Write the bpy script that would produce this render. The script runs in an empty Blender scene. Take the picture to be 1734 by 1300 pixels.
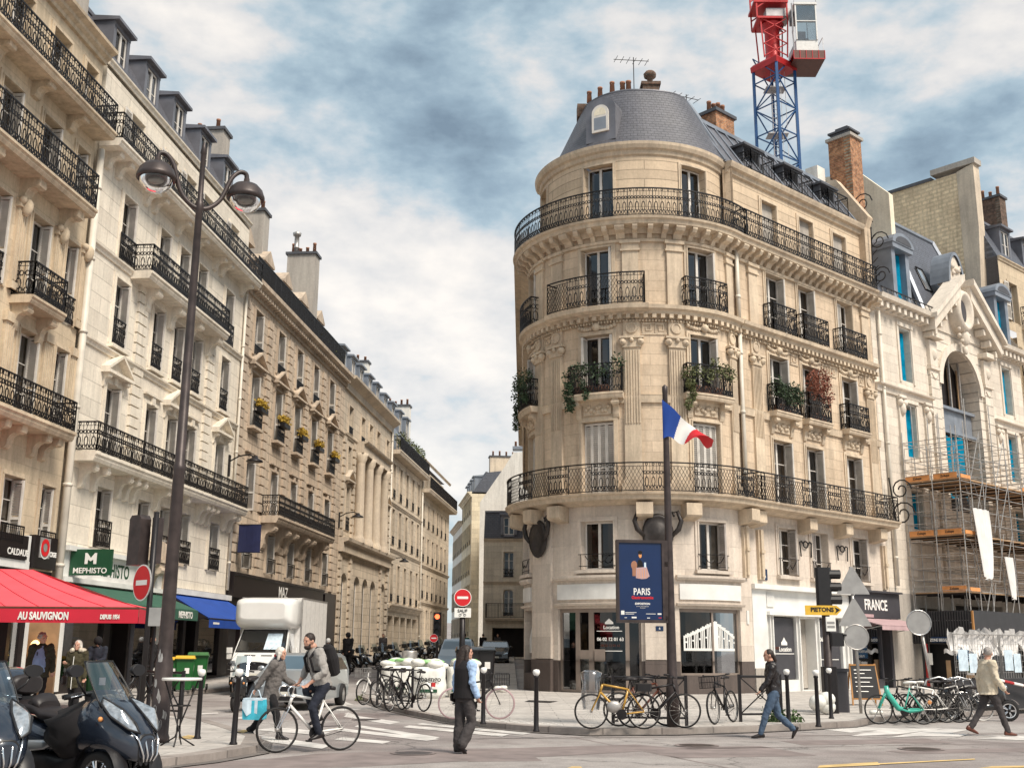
import bpy, math, random
from math import sin, cos, pi, radians, sqrt, atan2, hypot
from mathutils import Vector, Matrix
random.seed(7)
S = bpy.context.scene
C = S.collection
# ---------------------------------------------------------------- camera
FPX = 1885.0
TH = math.atan(450/FPX); RO = radians(0.42)
R0 = Vector((1,0,0)); U0 = Vector((0,-sin(TH),cos(TH))); FW = Vector((0,cos(TH),sin(TH)))
RV = R0*cos(RO)+U0*sin(RO); UV = U0*cos(RO)-R0*sin(RO)
cam = bpy.data.cameras.new('camera'); camo = bpy.data.objects.new('camera', cam); C.objects.link(camo)
m = Matrix((RV, UV, -FW)).transposed().to_4x4(); m.translation = Vector((0,0,1.6))
camo.matrix_world = m
cam.sensor_width = 36; cam.lens = 36*FPX/1734; cam.clip_end = 3000; cam.clip_start = .1
S.camera = camo
# ---------------------------------------------------------------- world, sun, exposure
S.view_settings.view_transform = 'Standard'; S.view_settings.look = 'None'
S.view_settings.exposure = 1.02; S.view_settings.gamma = 1
SUN_EL = radians(50); SUN_AZ = Vector((.68,-.733))      # towards the sun (behind camera, right)
W = bpy.data.worlds.new("World"); S.world = W; W.use_nodes = True
nt = W.node_tree; nt.nodes.clear(); N = nt.nodes.new; Lk = nt.links.new
wo = N('ShaderNodeOutputWorld'); bg = N('ShaderNodeBackground'); bg.inputs[1].default_value = .1
Lk(bg.outputs[0], wo.inputs[0])
sky = N('ShaderNodeTexSky'); sky.sky_type = 'NISHITA'; sky.sun_disc = False
sky.sun_elevation = SUN_EL; sky.sun_rotation = atan2(SUN_AZ.x, SUN_AZ.y)
tc = N('ShaderNodeTexCoord')
def vmath(op, a, b=None):
    n = N('ShaderNodeVectorMath'); n.operation = op
    for i, v in enumerate((a, b)):
        if v is None: continue
        if hasattr(v, 'is_output') or hasattr(v, 'links'): Lk(v, n.inputs[i])
        elif isinstance(v, (int, float)) and op == 'SCALE': n.inputs[3].default_value = v
        else: n.inputs[i].default_value = v
    return n
def fmath(op, a, b, c=None):
    n = N('ShaderNodeMath'); n.operation = op
    for i, v in enumerate((a, b, c)):
        if v is None: continue
        if isinstance(v, (int, float)): n.inputs[i].default_value = v
        else: Lk(v, n.inputs[i])
    return n.outputs[0]
def wnoise(vec, sc, det=6, ro=.55, dist=0):
    n = N('ShaderNodeTexNoise'); n.inputs['Scale'].default_value = sc; n.inputs['Detail'].default_value = det
    n.inputs['Roughness'].default_value = ro; n.inputs['Distortion'].default_value = dist; Lk(vec, n.inputs['Vector']); return n
nrm = vmath('NORMALIZE', tc.outputs['Generated']).outputs[0]
flat = vmath('MULTIPLY', nrm, (1,1,1.9)).outputs[0]
dn = wnoise(flat, 4.0, 3, .5)
off = vmath('SUBTRACT', dn.outputs['Color'], (.5,.5,.5)).outputs[0]
sc_ = N('ShaderNodeVectorMath'); sc_.operation = 'SCALE'; Lk(off, sc_.inputs[0]); sc_.inputs[3].default_value = .12
dv = vmath('NORMALIZE', vmath('ADD', nrm, sc_.outputs[0]).outputs[0]).outputs[0]
def skydir(px, py): return (FW+RV*((px-867)/FPX)+UV*((650-py)/FPX)).normalized()
acc = None
for px, py, r, a in [(290,70,5,.62),(420,140,4,.3),(180,0,6,.3),(470,270,6,-.38),(620,180,6,-.25),(745,300,3.4,-.75),(845,300,3.0,-.8),(670,290,3,-.5),(560,60,7,-.34),
                     (850,70,6,-.25),(700,120,6,-.3),(560,370,4,.4),(690,430,4,.3),(640,540,6,.45),(800,520,5,.4),(890,240,3.5,.42),(780,470,5,.3),
                     (760,690,5,-.3),(700,330,2.5,-.3),(980,40,5,-.25),(1190,110,5,.5),(1160,30,4,.3),(1420,330,4,.32),(1560,180,6,-.2),(1600,60,5,.3),
                     (1680,220,5,-.28),(720,600,4,.35),(1480,60,4,.1),(1250,220,5,.15),(760,800,4,.2)]:
    d = skydir(px, py)
    n = N('ShaderNodeVectorMath'); n.operation = 'DOT_PRODUCT'; Lk(dv, n.inputs[0]); n.inputs[1].default_value = d
    mr = N('ShaderNodeMapRange'); mr.interpolation_type = 'SMOOTHSTEP'
    mr.inputs[1].default_value = cos(radians(r*1.25)); mr.inputs[2].default_value = 1; mr.inputs[3].default_value = 0; mr.inputs[4].default_value = a*(.32 if a > 0 else .36)
    Lk(n.outputs['Value'], mr.inputs[0])
    acc = mr.outputs[0] if acc is None else fmath('ADD', acc, mr.outputs[0])
n1 = wnoise(flat, 3.6, 10, .52, .15); n2 = wnoise(flat, 11, 8, .55, .1)
v = fmath('ADD', fmath('MULTIPLY', fmath('SUBTRACT', n1.outputs['Fac'], .5), 2.0), .50)
v = fmath('ADD', v, fmath('MULTIPLY', fmath('SUBTRACT', n2.outputs['Fac'], .5), 1.6))
n3 = wnoise(flat, 34, 6, .55, 0); v = fmath('ADD', v, fmath('MULTIPLY', fmath('SUBTRACT', n3.outputs['Fac'], .5), .5))
v = fmath('ADD', fmath('MULTIPLY', fmath('ADD', v, acc), .72), .14)
rp = N('ShaderNodeValToRGB'); Lk(v, rp.inputs[0]); e = rp.color_ramp.elements
cols = [(.0,(.20,.27,.33)),(.24,(.31,.41,.48)),(.40,(.42,.53,.59)),(.52,(.56,.63,.66)),(.66,(.76,.74,.71)),(1,(1.0,.93,.84))]
e[0].position = 0; e[0].color = (*cols[0][1],1); e[1].position = 1; e[1].color = (*cols[-1][1],1)
for p_, c_ in cols[1:-1]:
    q = e.new(p_); q.color = (*c_,1)
sc2 = N('ShaderNodeVectorMath'); sc2.operation = 'SCALE'; Lk(rp.outputs[0], sc2.inputs[0]); sc2.inputs[3].default_value = 5.5
mx = N('ShaderNodeMixRGB'); mx.inputs[0].default_value = .12; Lk(sc2.outputs[0], mx.inputs[1]); Lk(sky.outputs[0], mx.inputs[2])
Lk(mx.outputs[0], bg.inputs[0])
sl = bpy.data.lights.new('sun', 'SUN'); sl.energy = 2.35; sl.angle = radians(20); sl.color = (1,.91,.79)
so = bpy.data.objects.new('sun', sl); C.objects.link(so)
tos = Vector((SUN_AZ.x*cos(SUN_EL), SUN_AZ.y*cos(SUN_EL), sin(SUN_EL)))
so.rotation_euler = tos.to_track_quat('Z', 'Y').to_euler(); so.location = (0,0,60)

# ---------------------------------------------------------------- materials
MATS = {}
def newmat(name):
    mt = bpy.data.materials.new(name); mt.use_nodes = True; MATS[name] = mt
    return mt, mt.node_tree, mt.node_tree.nodes['Principled BSDF']
def plain(name, col, rough=.6, metal=0, var=.12, sc=3.0, spec=None, bump=0, coat=0):
    mt, t, p = newmat(name)
    p.inputs['Roughness'].default_value = rough; p.inputs['Metallic'].default_value = metal
    if coat: p.inputs['Coat Weight'].default_value = coat; p.inputs['Coat Roughness'].default_value = .05
    o = t.nodes.new('ShaderNodeTexCoord'); n = t.nodes.new('ShaderNodeTexNoise'); n.inputs['Scale'].default_value = sc; n.inputs['Detail'].default_value = 6
    t.links.new(o.outputs['Object'], n.inputs['Vector'])
    r = t.nodes.new('ShaderNodeMapRange'); r.inputs[1].default_value = .3; r.inputs[2].default_value = .7; r.inputs[3].default_value = 1-var; r.inputs[4].default_value = 1+var
    t.links.new(n.outputs['Fac'], r.inputs[0])
    s = t.nodes.new('ShaderNodeVectorMath'); s.operation = 'SCALE'; s.inputs[0].default_value = col[:3]; t.links.new(r.outputs[0], s.inputs[3])
    t.links.new(s.outputs[0], p.inputs['Base Color'])
    if bump:
        b = t.nodes.new('ShaderNodeBump'); b.inputs['Strength'].default_value = bump; b.inputs['Distance'].default_value = .02
        t.links.new(n.outputs['Fac'], b.inputs['Height']); t.links.new(b.outputs[0], p.inputs['Normal'])
    return mt
def stone(name, c1, c2, joints=None, jdark=.72, streak=.25, jb=.6, rough=.85):
    mt, t, p = newmat(name); n_ = t.nodes.new; l = t.links.new
    p.inputs['Roughness'].default_value = rough
    o = n_('ShaderNodeTexCoord')
    a = n_('ShaderNodeTexNoise'); a.inputs['Scale'].default_value = .55; a.inputs['Detail'].default_value = 8; a.inputs['Roughness'].default_value = .65; l(o.outputs['Object'], a.inputs['Vector'])
    r1 = n_('ShaderNodeMapRange'); r1.inputs[1].default_value = .35; r1.inputs[2].default_value = .68; l(a.outputs['Fac'], r1.inputs[0])
    mx = n_('ShaderNodeMixRGB'); mx.inputs[1].default_value = (*c1,1); mx.inputs[2].default_value = (*c2,1); l(r1.outputs[0], mx.inputs[0])
    mp = n_('ShaderNodeMapping'); mp.inputs['Scale'].default_value = (3.2,3.2,.28); l(o.outputs['Object'], mp.inputs['Vector'])
    b = n_('ShaderNodeTexNoise'); b.inputs['Scale'].default_value = 1.0; b.inputs['Detail'].default_value = 7; b.inputs['Roughness'].default_value = .7; l(mp.outputs[0], b.inputs['Vector'])
    r2 = n_('ShaderNodeMapRange'); r2.inputs[1].default_value = .42; r2.inputs[2].default_value = .72; r2.inputs[3].default_value = 1; r2.inputs[4].default_value = 1-streak; l(b.outputs['Fac'], r2.inputs[0])
    f = n_('ShaderNodeTexNoise'); f.inputs['Scale'].default_value = 9; f.inputs['Detail'].default_value = 8; f.inputs['Roughness'].default_value = .75; l(o.outputs['Object'], f.inputs['Vector'])
    r3 = n_('ShaderNodeMapRange'); r3.inputs[1].default_value = .3; r3.inputs[2].default_value = .7; r3.inputs[3].default_value = .86; r3.inputs[4].default_value = 1.1; l(f.outputs['Fac'], r3.inputs[0])
    m1 = n_('ShaderNodeMath'); m1.operation = 'MULTIPLY'; l(r2.outputs[0], m1.inputs[0]); l(r3.outputs[0], m1.inputs[1])
    hgt = f.outputs['Fac']; fac = m1.outputs[0]
    if joints:
        uv = n_('ShaderNodeUVMap'); uv.uv_map = 'uv'
        br = n_('ShaderNodeTexBrick'); br.inputs['Scale'].default_value = 1; br.inputs['Brick Width'].default_value = joints[0]; br.inputs['Row Height'].default_value = joints[1]
        br.inputs['Mortar Size'].default_value = joints[2] if len(joints) > 2 else .012; br.inputs['Mortar Smooth'].default_value = .2
        br.inputs['Color1'].default_value = (.87,.87,.87,1); br.inputs['Color2'].default_value = (1.07,1.07,1.07,1); br.inputs['Mortar'].default_value = (jdark,)*3+(1,)
        l(uv.outputs[0], br.inputs['Vector'])
        m2 = n_('ShaderNodeMath'); m2.operation = 'MULTIPLY'; l(fac, m2.inputs[0]); l(br.outputs['Color'], m2.inputs[1]); fac = m2.outputs[0]
        m3 = n_('ShaderNodeMath'); m3.operation = 'MULTIPLY_ADD'; m3.inputs[1].default_value = -3.0; l(br.outputs['Fac'], m3.inputs[0]); l(hgt, m3.inputs[2]); hgt = m3.outputs[0]
    s = n_('ShaderNodeVectorMath'); s.operation = 'SCALE'; l(mx.outputs[0], s.inputs[0]); l(fac, s.inputs[3]); l(s.outputs[0], p.inputs['Base Color'])
    bu = n_('ShaderNodeBump'); bu.inputs['Strength'].default_value = jb; bu.inputs['Distance'].default_value = .012; l(hgt, bu.inputs['Height']); l(bu.outputs[0], p.inputs['Normal'])
    return mt
M = MATS
stone('turret_stone', (.70,.56,.415), (.57,.435,.305), (1.3,.42,.008), .74, .30)
stone('turret_trim', (.70,.57,.42), (.50,.40,.30), None, .7, .35)
stone('rusticated_stone', (.66,.52,.37), (.58,.45,.32), (9.0,.40,.02), .62, .2)
stone('base_stone', (.70,.61,.52), (.62,.53,.45), (2.2,.9,.005), .85, .25)
stone('cream_stone', (.76,.69,.57), (.69,.61,.49), (1.5,.44,.008), .80, .22)
stone('cream_rustic', (.80,.73,.62), (.74,.66,.55), (1.6,.62,.016), .74, .2)
stone('cream_trim', (.82,.75,.64), (.70,.62,.51), None, .7, .28)
stone('tan_stone', (.64,.52,.37), (.56,.45,.32), (1.5,.5,.008), .80, .3)
stone('tan_trim', (.66,.54,.39), (.50,.40,.29), None, .7, .4)
stone('weathered_stone', (.63,.51,.385), (.52,.41,.31), (1.4,.46,.03), .55, .35)
stone('weathered_trim', (.63,.51,.39), (.46,.365,.28), None, .7, .45)
stone('far_stone', (.66,.55,.42), (.51,.43,.335), (1.4,.5,.02), .65, .3)
stone('far_trim', (.68,.57,.44), (.49,.41,.325), None, .7, .3)
stone('pale_stone', (.74,.66,.56), (.66,.58,.49), (1.4,.44,.008), .82, .18)
stone('pale_rustic', (.74,.66,.56), (.68,.60,.51), (9.0,.5,.03), .55, .18)
stone('pale_trim', (.78,.70,.60), (.64,.56,.47), None, .7, .22)
stone('yellow_render', (.88,.80,.64), (.72,.63,.48), None, .7, .2)
stone('far_yellow', (.86,.76,.57), (.70,.60,.44), (1.6,.5,.01), .75, .2)
stone('grey_render', (.46,.42,.37), (.38,.34,.30), None, .7, .3)
stone('dark_plinth', (0.1200,0.0920,0.0800), (.11,.085,.075), (2.2,1.2,.006), .7, .3, rough=.6)
stone('rubble_wall', (.94,.75,.50), (.70,.53,.34), (.52,.26,.06), .80, .35, 1.0)
stone('white_render', (.80,.77,.71), (.72,.68,.62), None, .7, .25)
stone('slate', (0.1080,0.1080,0.1240), (.10,.10,.12), (.30,.16,.014), .55, .2, .7, .5)
stone('slate_blue', (0.1200,0.1280,0.1520), (.11,.12,.15), (.34,.17,.014), .55, .2, .7, .5)
plain('zinc', (0.1600,0.1600,0.1800), .42, .35, .22, 1.6)
plain('zinc_light', (0.2400,0.2640,0.3040), .45, .3, .2, 1.6)
plain('zinc_dark', (0.0800,0.0800,0.0880), .5, .2, .2, 1.6)
def brickmat(name, a, b, mo, bw, rh, ms):
    mt, t, p = newmat(name); n_ = t.nodes.new; l = t.links.new
    p.inputs['Roughness'].default_value = .9
    uv = n_('ShaderNodeUVMap'); uv.uv_map = 'uv'
    br = n_('ShaderNodeTexBrick'); br.inputs['Scale'].default_value = 1; br.inputs['Brick Width'].default_value = bw; br.inputs['Row Height'].default_value = rh; br.inputs['Mortar Size'].default_value = ms
    br.inputs['Color1'].default_value = (*a,1); br.inputs['Color2'].default_value = (*b,1); br.inputs['Mortar'].default_value = (*mo,1)
    l(uv.outputs[0], br.inputs['Vector'])
    o = n_('ShaderNodeTexCoord'); f = n_('ShaderNodeTexNoise'); f.inputs['Scale'].default_value = 5; f.inputs['Detail'].default_value = 8; l(o.outputs['Object'], f.inputs['Vector'])
    r3 = n_('ShaderNodeMapRange'); r3.inputs[1].default_value = .35; r3.inputs[2].default_value = .65; r3.inputs[3].default_value = .55; r3.inputs[4].default_value = 1.3; l(f.outputs['Fac'], r3.inputs[0])
    s = n_('ShaderNodeVectorMath'); s.operation = 'SCALE'; l(br.outputs['Color'], s.inputs[0]); l(r3.outputs[0], s.inputs[3]); l(s.outputs[0], p.inputs['Base Color'])
    bu = n_('ShaderNodeBump'); bu.inputs['Distance'].default_value = .02; bu.invert = True; l(br.outputs['Fac'], bu.inputs['Height']); l(bu.outputs[0], p.inputs['Normal'])
brickmat('brick', (.34,.12,.05), (.44,.19,.08), (.34,.26,.18), .24, .085, .014)
brickmat('dark_brick', (.12,.07,.05), (.17,.09,.06), (.16,.13,.10), .24, .085, .014)
plain('terracotta', (.32,.15,.09), .8, 0, .25, 4)
plain('iron', (0.0099,0.0083,0.0088), .45, .3, .2, 8)
plain('window_white', (.66,.62,.57), .45, 0, .08, 5)
plain('shutter_white', (.60,.56,.51), .55, 0, .15, 3)
plain('shutter_grey', (.42,.38,.35), .55, 0, .15, 3)
plain('interior_dark', (0.0154,0.0121,0.0110), .9, 0, .4, 1.5)
plain('curtain', (.52,.48,.43), .9, 0, .25, 3)
plain('pipe_paint', (.60,.55,.47), .5, 0, .15, 2)
plain('dark_metal', (0.0193,0.0165,0.0176), .42, .4, .2, 6)
plain('dark_ornament', (.030,.024,.022), .5, .2, .3, 6, bump=.3)
plain('pole_brown', (0.0496,0.0360,0.0336), .45, .3, .35, 5, bump=.2)
plain('steel', (.50,.49,.48), .32, .8, .2, 8)
plain('galv', (.42,.40,.38), .42, .6, .25, 8)
plain('chrome', (.75,.75,.76), .12, 1, .05, 3)
plain('rubber', (0.0088,0.0077,0.0077), .75, 0, .2, 12)
plain('black_plastic', (0.0099,0.0088,0.0099), .45, 0, .2, 8)
plain('white_plastic', (.68,.66,.63), .4, 0, .08, 6)
plain('white_paint', (.74,.73,.70), .32, 0, .06, 2, coat=.4)
plain('black_paint', (0.0066,0.0066,0.0077), .22, 0, .1, 2, coat=.8)
plain('navy_paint', (0.0210,0.0280,0.0434), .22, .2, .15, 2, coat=.9)
plain('silver_paint', (.38,.41,.43), .3, .5, .06, 2, coat=.6)
plain('red_plastic', (.42,.02,.02), .4, 0, .1, 4)
plain('sign_red', (.60,.012,.018), .4, 0, .05, 3)
plain('sign_white', (.80,.78,.74), .45, 0, .04, 3)
plain('sign_back', (.34,.33,.32), .5, .4, .15, 4)
plain('orange', (.66,.28,.09), .55, 0, .15, 4)
plain('yellow', (.70,.42,.04), .5, 0, .12, 4)
plain('yellow_frame', (.50,.28,.05), .35, .1, .12, 4, coat=.3)
plain('mint', (.05,.40,.30), .35, 0, .1, 4, coat=.3)
plain('green_bin', (.012,.10,.022), .4, 0, .15, 3)
plain('green_lid', (.05,.15,.05), .45, 0, .15, 3)
plain('sign_green', (.010,.065,.028), .45, 0, .08, 3)
plain('green_cloth', (.03,.10,.065), .85, 0, .12, 3)
plain('red_cloth', (.80,.085,.11), .75, 0, .10, 1.2, bump=.1)
plain('red_cloth_deep', (.50,.010,.03), .75, 0, .08, 2)
plain('blue_cloth', (.008,.055,.30), .75, 0, .12, 2, bump=.1)
plain('navy_cloth', (.010,.014,.06), .8, 0, .12, 4)
plain('pink_cloth', (.44,.30,.31), .85, 0, .12, 3)
plain('sign_navy', (0.0037,0.0217,0.0682), .4, 0, .08, 3)
plain('sign_blue', (.012,.10,.23), .4, 0, .08, 3)
plain('poster_blue', (0.0025,0.0186,0.0775), .35, 0, .10, 2)
plain('black_fascia', (0.0088,0.0050,0.0055), .4, 0, .2, 3)
plain('shop_dark', (0.0154,0.0099,0.0094), .5, 0, .3, 3)
plain('shop_white', (.70,.69,.66), .5, 0, .12, 1.5)
plain('shop_grey', (0.0477,0.0456,0.0521), .5, 0, .12, 2)
plain('door_brown', (0.2400,0.1920,0.1600), .5, 0, .12, 3)
plain('wood_warm', (.38,.24,.13), .55, 0, .2, 3)
plain('wood_orange', (.42,.20,.06), .55, 0, .15, 3)
plain('hoarding_grey', (0.0325,0.0312,0.0339), .55, .1, .15, 3)
plain('hoarding_black', (0.0121,0.0110,0.0121), .5, 0, .2, 3)
plain('tarp_white', (.74,.72,.70), .6, 0, .08, 2, bump=.4)
plain('bag_plastic', (.72,.71,.66), .55, 0, .12, 6, bump=.6)
plain('bag_green', (.30,.58,.24), .5, 0, .25, 7)
plain('blue_sheet', (.0,.20,.34), .8, 0, .3, 3, bump=.5); MATS['blue_sheet'].node_tree.nodes['Principled BSDF'].inputs['Specular IOR Level'].default_value = .05
plain('leather_black', (0.0110,0.0072,0.0077), .42, 0, .25, 8, bump=.2)
plain('leather_brown', (0.1040,0.0280,0.0144), .45, 0, .25, 8)
plain('seat_black', (0.0165,0.0121,0.0121), .5, 0, .2, 8)
plain('crane_blue', (.010,.065,.19), .4, .2, .15, 2)
plain('crane_red', (.42,.018,.020), .4, .2, .15, 2)
plain('crane_grey', (.42,.40,.40), .5, .4, .2, 2)
plain('fabric_blueshirt', (.20,.28,.46), .9, 0, .12, 9)
plain('fabric_lightblue', (.36,.50,.72), .9, 0, .12, 9)
plain('fabric_olive', (0.0315,0.0294,0.0175), .9, 0, .2, 9, bump=.2)
plain('fabric_parka', (0.0420,0.0350,0.0154), .9, 0, .2, 9, bump=.2)
plain('fabric_black', (0.0077,0.0060,0.0072), .9, 0, .2, 9)
plain('fabric_grey', (.30,.28,.26), .95, 0, .14, 12, bump=.2)
plain('fabric_coat', (.125,.112,.105), .95, 0, .25, 14, bump=.3)
plain('fabric_charcoal', (0.0490,0.0420,0.0420), .9, 0, .2, 9, bump=.2)
plain('fabric_navy', (0.0126,0.0154,0.0266), .9, 0, .2, 9)
plain('fabric_beige', (.58,.50,.38), .9, 0, .12, 9, bump=.2)
plain('jeans', (.060,.095,.15), .9, 0, .3, 6, bump=.2)
plain('fur', (.55,.48,.38), 1, 0, .3, 20, bump=.6)
plain('skin', (.50,.27,.19), .55, 0, .12, 10)
plain('hair_dark', (0.0193,0.0099,0.0066), .6, 0, .35, 25, bump=.5)
plain('hair_grey', (.30,.27,.25), .7, 0, .35, 25, bump=.5)
plain('hair_white', (.60,.56,.50), .7, 0, .2, 25, bump=.5)
plain('bag_cyan', (.05,.42,.55), .5, 0, .3, 5)
plain('bag_pale', (.55,.66,.74), .5, 0, .2, 8)
plain('leaf_dark', (.030,.055,.022), .7, 0, .5, 6)
plain('leaf_green', (.055,.095,.030), .7, 0, .5, 6)
plain('leaf_olive', (.10,.11,.04), .7, 0, .5, 6)
plain('leaf_yellow', (.40,.26,.03), .7, 0, .4, 6)
plain('leaf_red', (.22,.075,.045), .75, 0, .5, 6)
plain('number_plate', (.62,.60,.52), .5)
plain('headlight', (.40,.43,.46), .12, .55, .45, 16, coat=.8)
plain('dark_lamp_glass', (.20,.17,.15), .15, 0, .2, 5)
plain('road_white', (.56,.53,.50), .8, 0, .28, 2.2)
plain('road_yellow', (.60,.42,.18), .8, 0, .25, 3)
plain('tactile', (.55,.53,.50), .8, 0, .1, 3)
def glass(name, tint, refl=.75, rough=.03, alpha=.6):
    mt, t, p = newmat(name); t.nodes.remove(p); n_ = t.nodes.new; l = t.links.new
    o = t.nodes['Material Output']; tr = n_('ShaderNodeBsdfTransparent'); tr.inputs[0].default_value = (*tint,1)
    g = n_('ShaderNodeBsdfGlossy'); g.inputs['Roughness'].default_value = rough; g.inputs['Color'].default_value = (.95,.97,1,1)
    f = n_('ShaderNodeFresnel'); f.inputs[0].default_value = 1.5
    m1 = n_('ShaderNodeMath'); m1.operation = 'MULTIPLY_ADD'; m1.inputs[1].default_value = refl; m1.inputs[2].default_value = .03
    l(f.outputs[0], m1.inputs[0]); x = n_('ShaderNodeMixShader'); l(m1.outputs[0], x.inputs[0]); l(tr.outputs[0], x.inputs[1]); l(g.outputs[0], x.inputs[2]); l(x.outputs[0], o.inputs[0])
glass('pane_glass', (.50,.48,.46), .45); glass('pane_glass_sky', (.45,.45,.46), 1.3); glass('clear_glass', (.80,.84,.84), 1.3); glass('car_glass', (.20,.24,.25), 2.2); glass('windshield', (.52,.62,.66), 2.8)
glass('plastic_wrap', (.88,.88,.88), 2.5, .2); glass('lamp_bowl', (.80,.78,.75), 1.2, .1)
def emis(name, col, st):
    mt, t, p = newmat(name); p.inputs['Base Color'].default_value = (*col,1); p.inputs['Emission Color'].default_value = (*col,1); p.inputs['Emission Strength'].default_value = st
emis('warm_lamp', (1,.62,.25), 1.3); emis('red_light', (1,.12,.04), 2.0); emis('shop_glow', (.9,.62,.34), .30)
# asphalt and paving
def asphalt():
    mt, t, p = newmat('asphalt'); n_ = t.nodes.new; l = t.links.new
    p.inputs['Roughness'].default_value = .8
    o = n_('ShaderNodeTexCoord')
    a = n_('ShaderNodeTexNoise'); a.inputs['Scale'].default_value = .13; a.inputs['Detail'].default_value = 5; a.inputs['Distortion'].default_value = 1; l(o.outputs['Object'], a.inputs['Vector'])
    r = n_('ShaderNodeValToRGB'); l(a.outputs['Fac'], r.inputs[0]); e = r.color_ramp.elements
    e[0].position = .40; e[0].color = (.235,.20,.19,1); e[1].position = .60; e[1].color = (.37,.34,.32,1)
    b = n_('ShaderNodeTexNoise'); b.inputs['Scale'].default_value = 38; b.inputs['Detail'].default_value = 4; l(o.outputs['Object'], b.inputs['Vector'])
    c = n_('ShaderNodeTexNoise'); c.inputs['Scale'].default_value = 1.3; c.inputs['Detail'].default_value = 7; c.inputs['Roughness'].default_value = .7; l(o.outputs['Object'], c.inputs['Vector'])
    rb = n_('ShaderNodeMapRange'); rb.inputs[1].default_value = .3; rb.inputs[2].default_value = .7; rb.inputs[3].default_value = .74; rb.inputs[4].default_value = 1.22; l(b.outputs['Fac'], rb.inputs[0])
    rc = n_('ShaderNodeMapRange'); rc.inputs[1].default_value = .35; rc.inputs[2].default_value = .7; rc.inputs[3].default_value = 1.14; rc.inputs[4].default_value = .70; l(c.outputs['Fac'], rc.inputs[0])
    m = n_('ShaderNodeMath'); m.operation = 'MULTIPLY'; l(rb.outputs[0], m.inputs[0]); l(rc.outputs[0], m.inputs[1])
    vo = n_('ShaderNodeTexVoronoi'); vo.feature = 'DISTANCE_TO_EDGE'; vo.inputs['Scale'].default_value = .22
    dd = n_('ShaderNodeVectorMath'); dd.operation = 'ADD'; cs = n_('ShaderNodeVectorMath'); cs.operation = 'SCALE'; cs.inputs[3].default_value = .9; l(c.outputs['Color'], cs.inputs[0]); l(o.outputs['Object'], dd.inputs[0]); l(cs.outputs[0], dd.inputs[1]); l(dd.outputs[0], vo.inputs['Vector'])
    cr = n_('ShaderNodeMapRange'); cr.inputs[1].default_value = .0; cr.inputs[2].default_value = .009; cr.inputs[3].default_value = .45; cr.inputs[4].default_value = 1; l(vo.outputs['Distance'], cr.inputs[0])
    m2 = n_('ShaderNodeMath'); m2.operation = 'MULTIPLY'; l(m.outputs[0], m2.inputs[0]); l(cr.outputs[0], m2.inputs[1])
    s = n_('ShaderNodeVectorMath'); s.operation = 'SCALE'; l(r.outputs[0], s.inputs[0]); l(m2.outputs[0], s.inputs[3]); l(s.outputs[0], p.inputs['Base Color'])
    bu = n_('ShaderNodeBump'); bu.inputs['Strength'].default_value = .5; bu.inputs['Distance'].default_value = .008; l(b.outputs['Fac'], bu.inputs['Height']); l(bu.outputs[0], p.inputs['Normal'])
asphalt()
stone('paving', (.57,.53,.485), (.43,.395,.365), (1.1,.55,.014), .62, .28, .5)
stone('kerb_stone', (.34,.30,.27), (.25,.21,.19), (1.2,3,.02), .6, .2, .6)
stone('gutter_stone', (.20,.175,.16), (.14,.12,.11), (.5,.3,.012), .6, .3, .6)
plain('road_patch', (.215,.175,.165), .8, 0, .25, 2)
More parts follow.
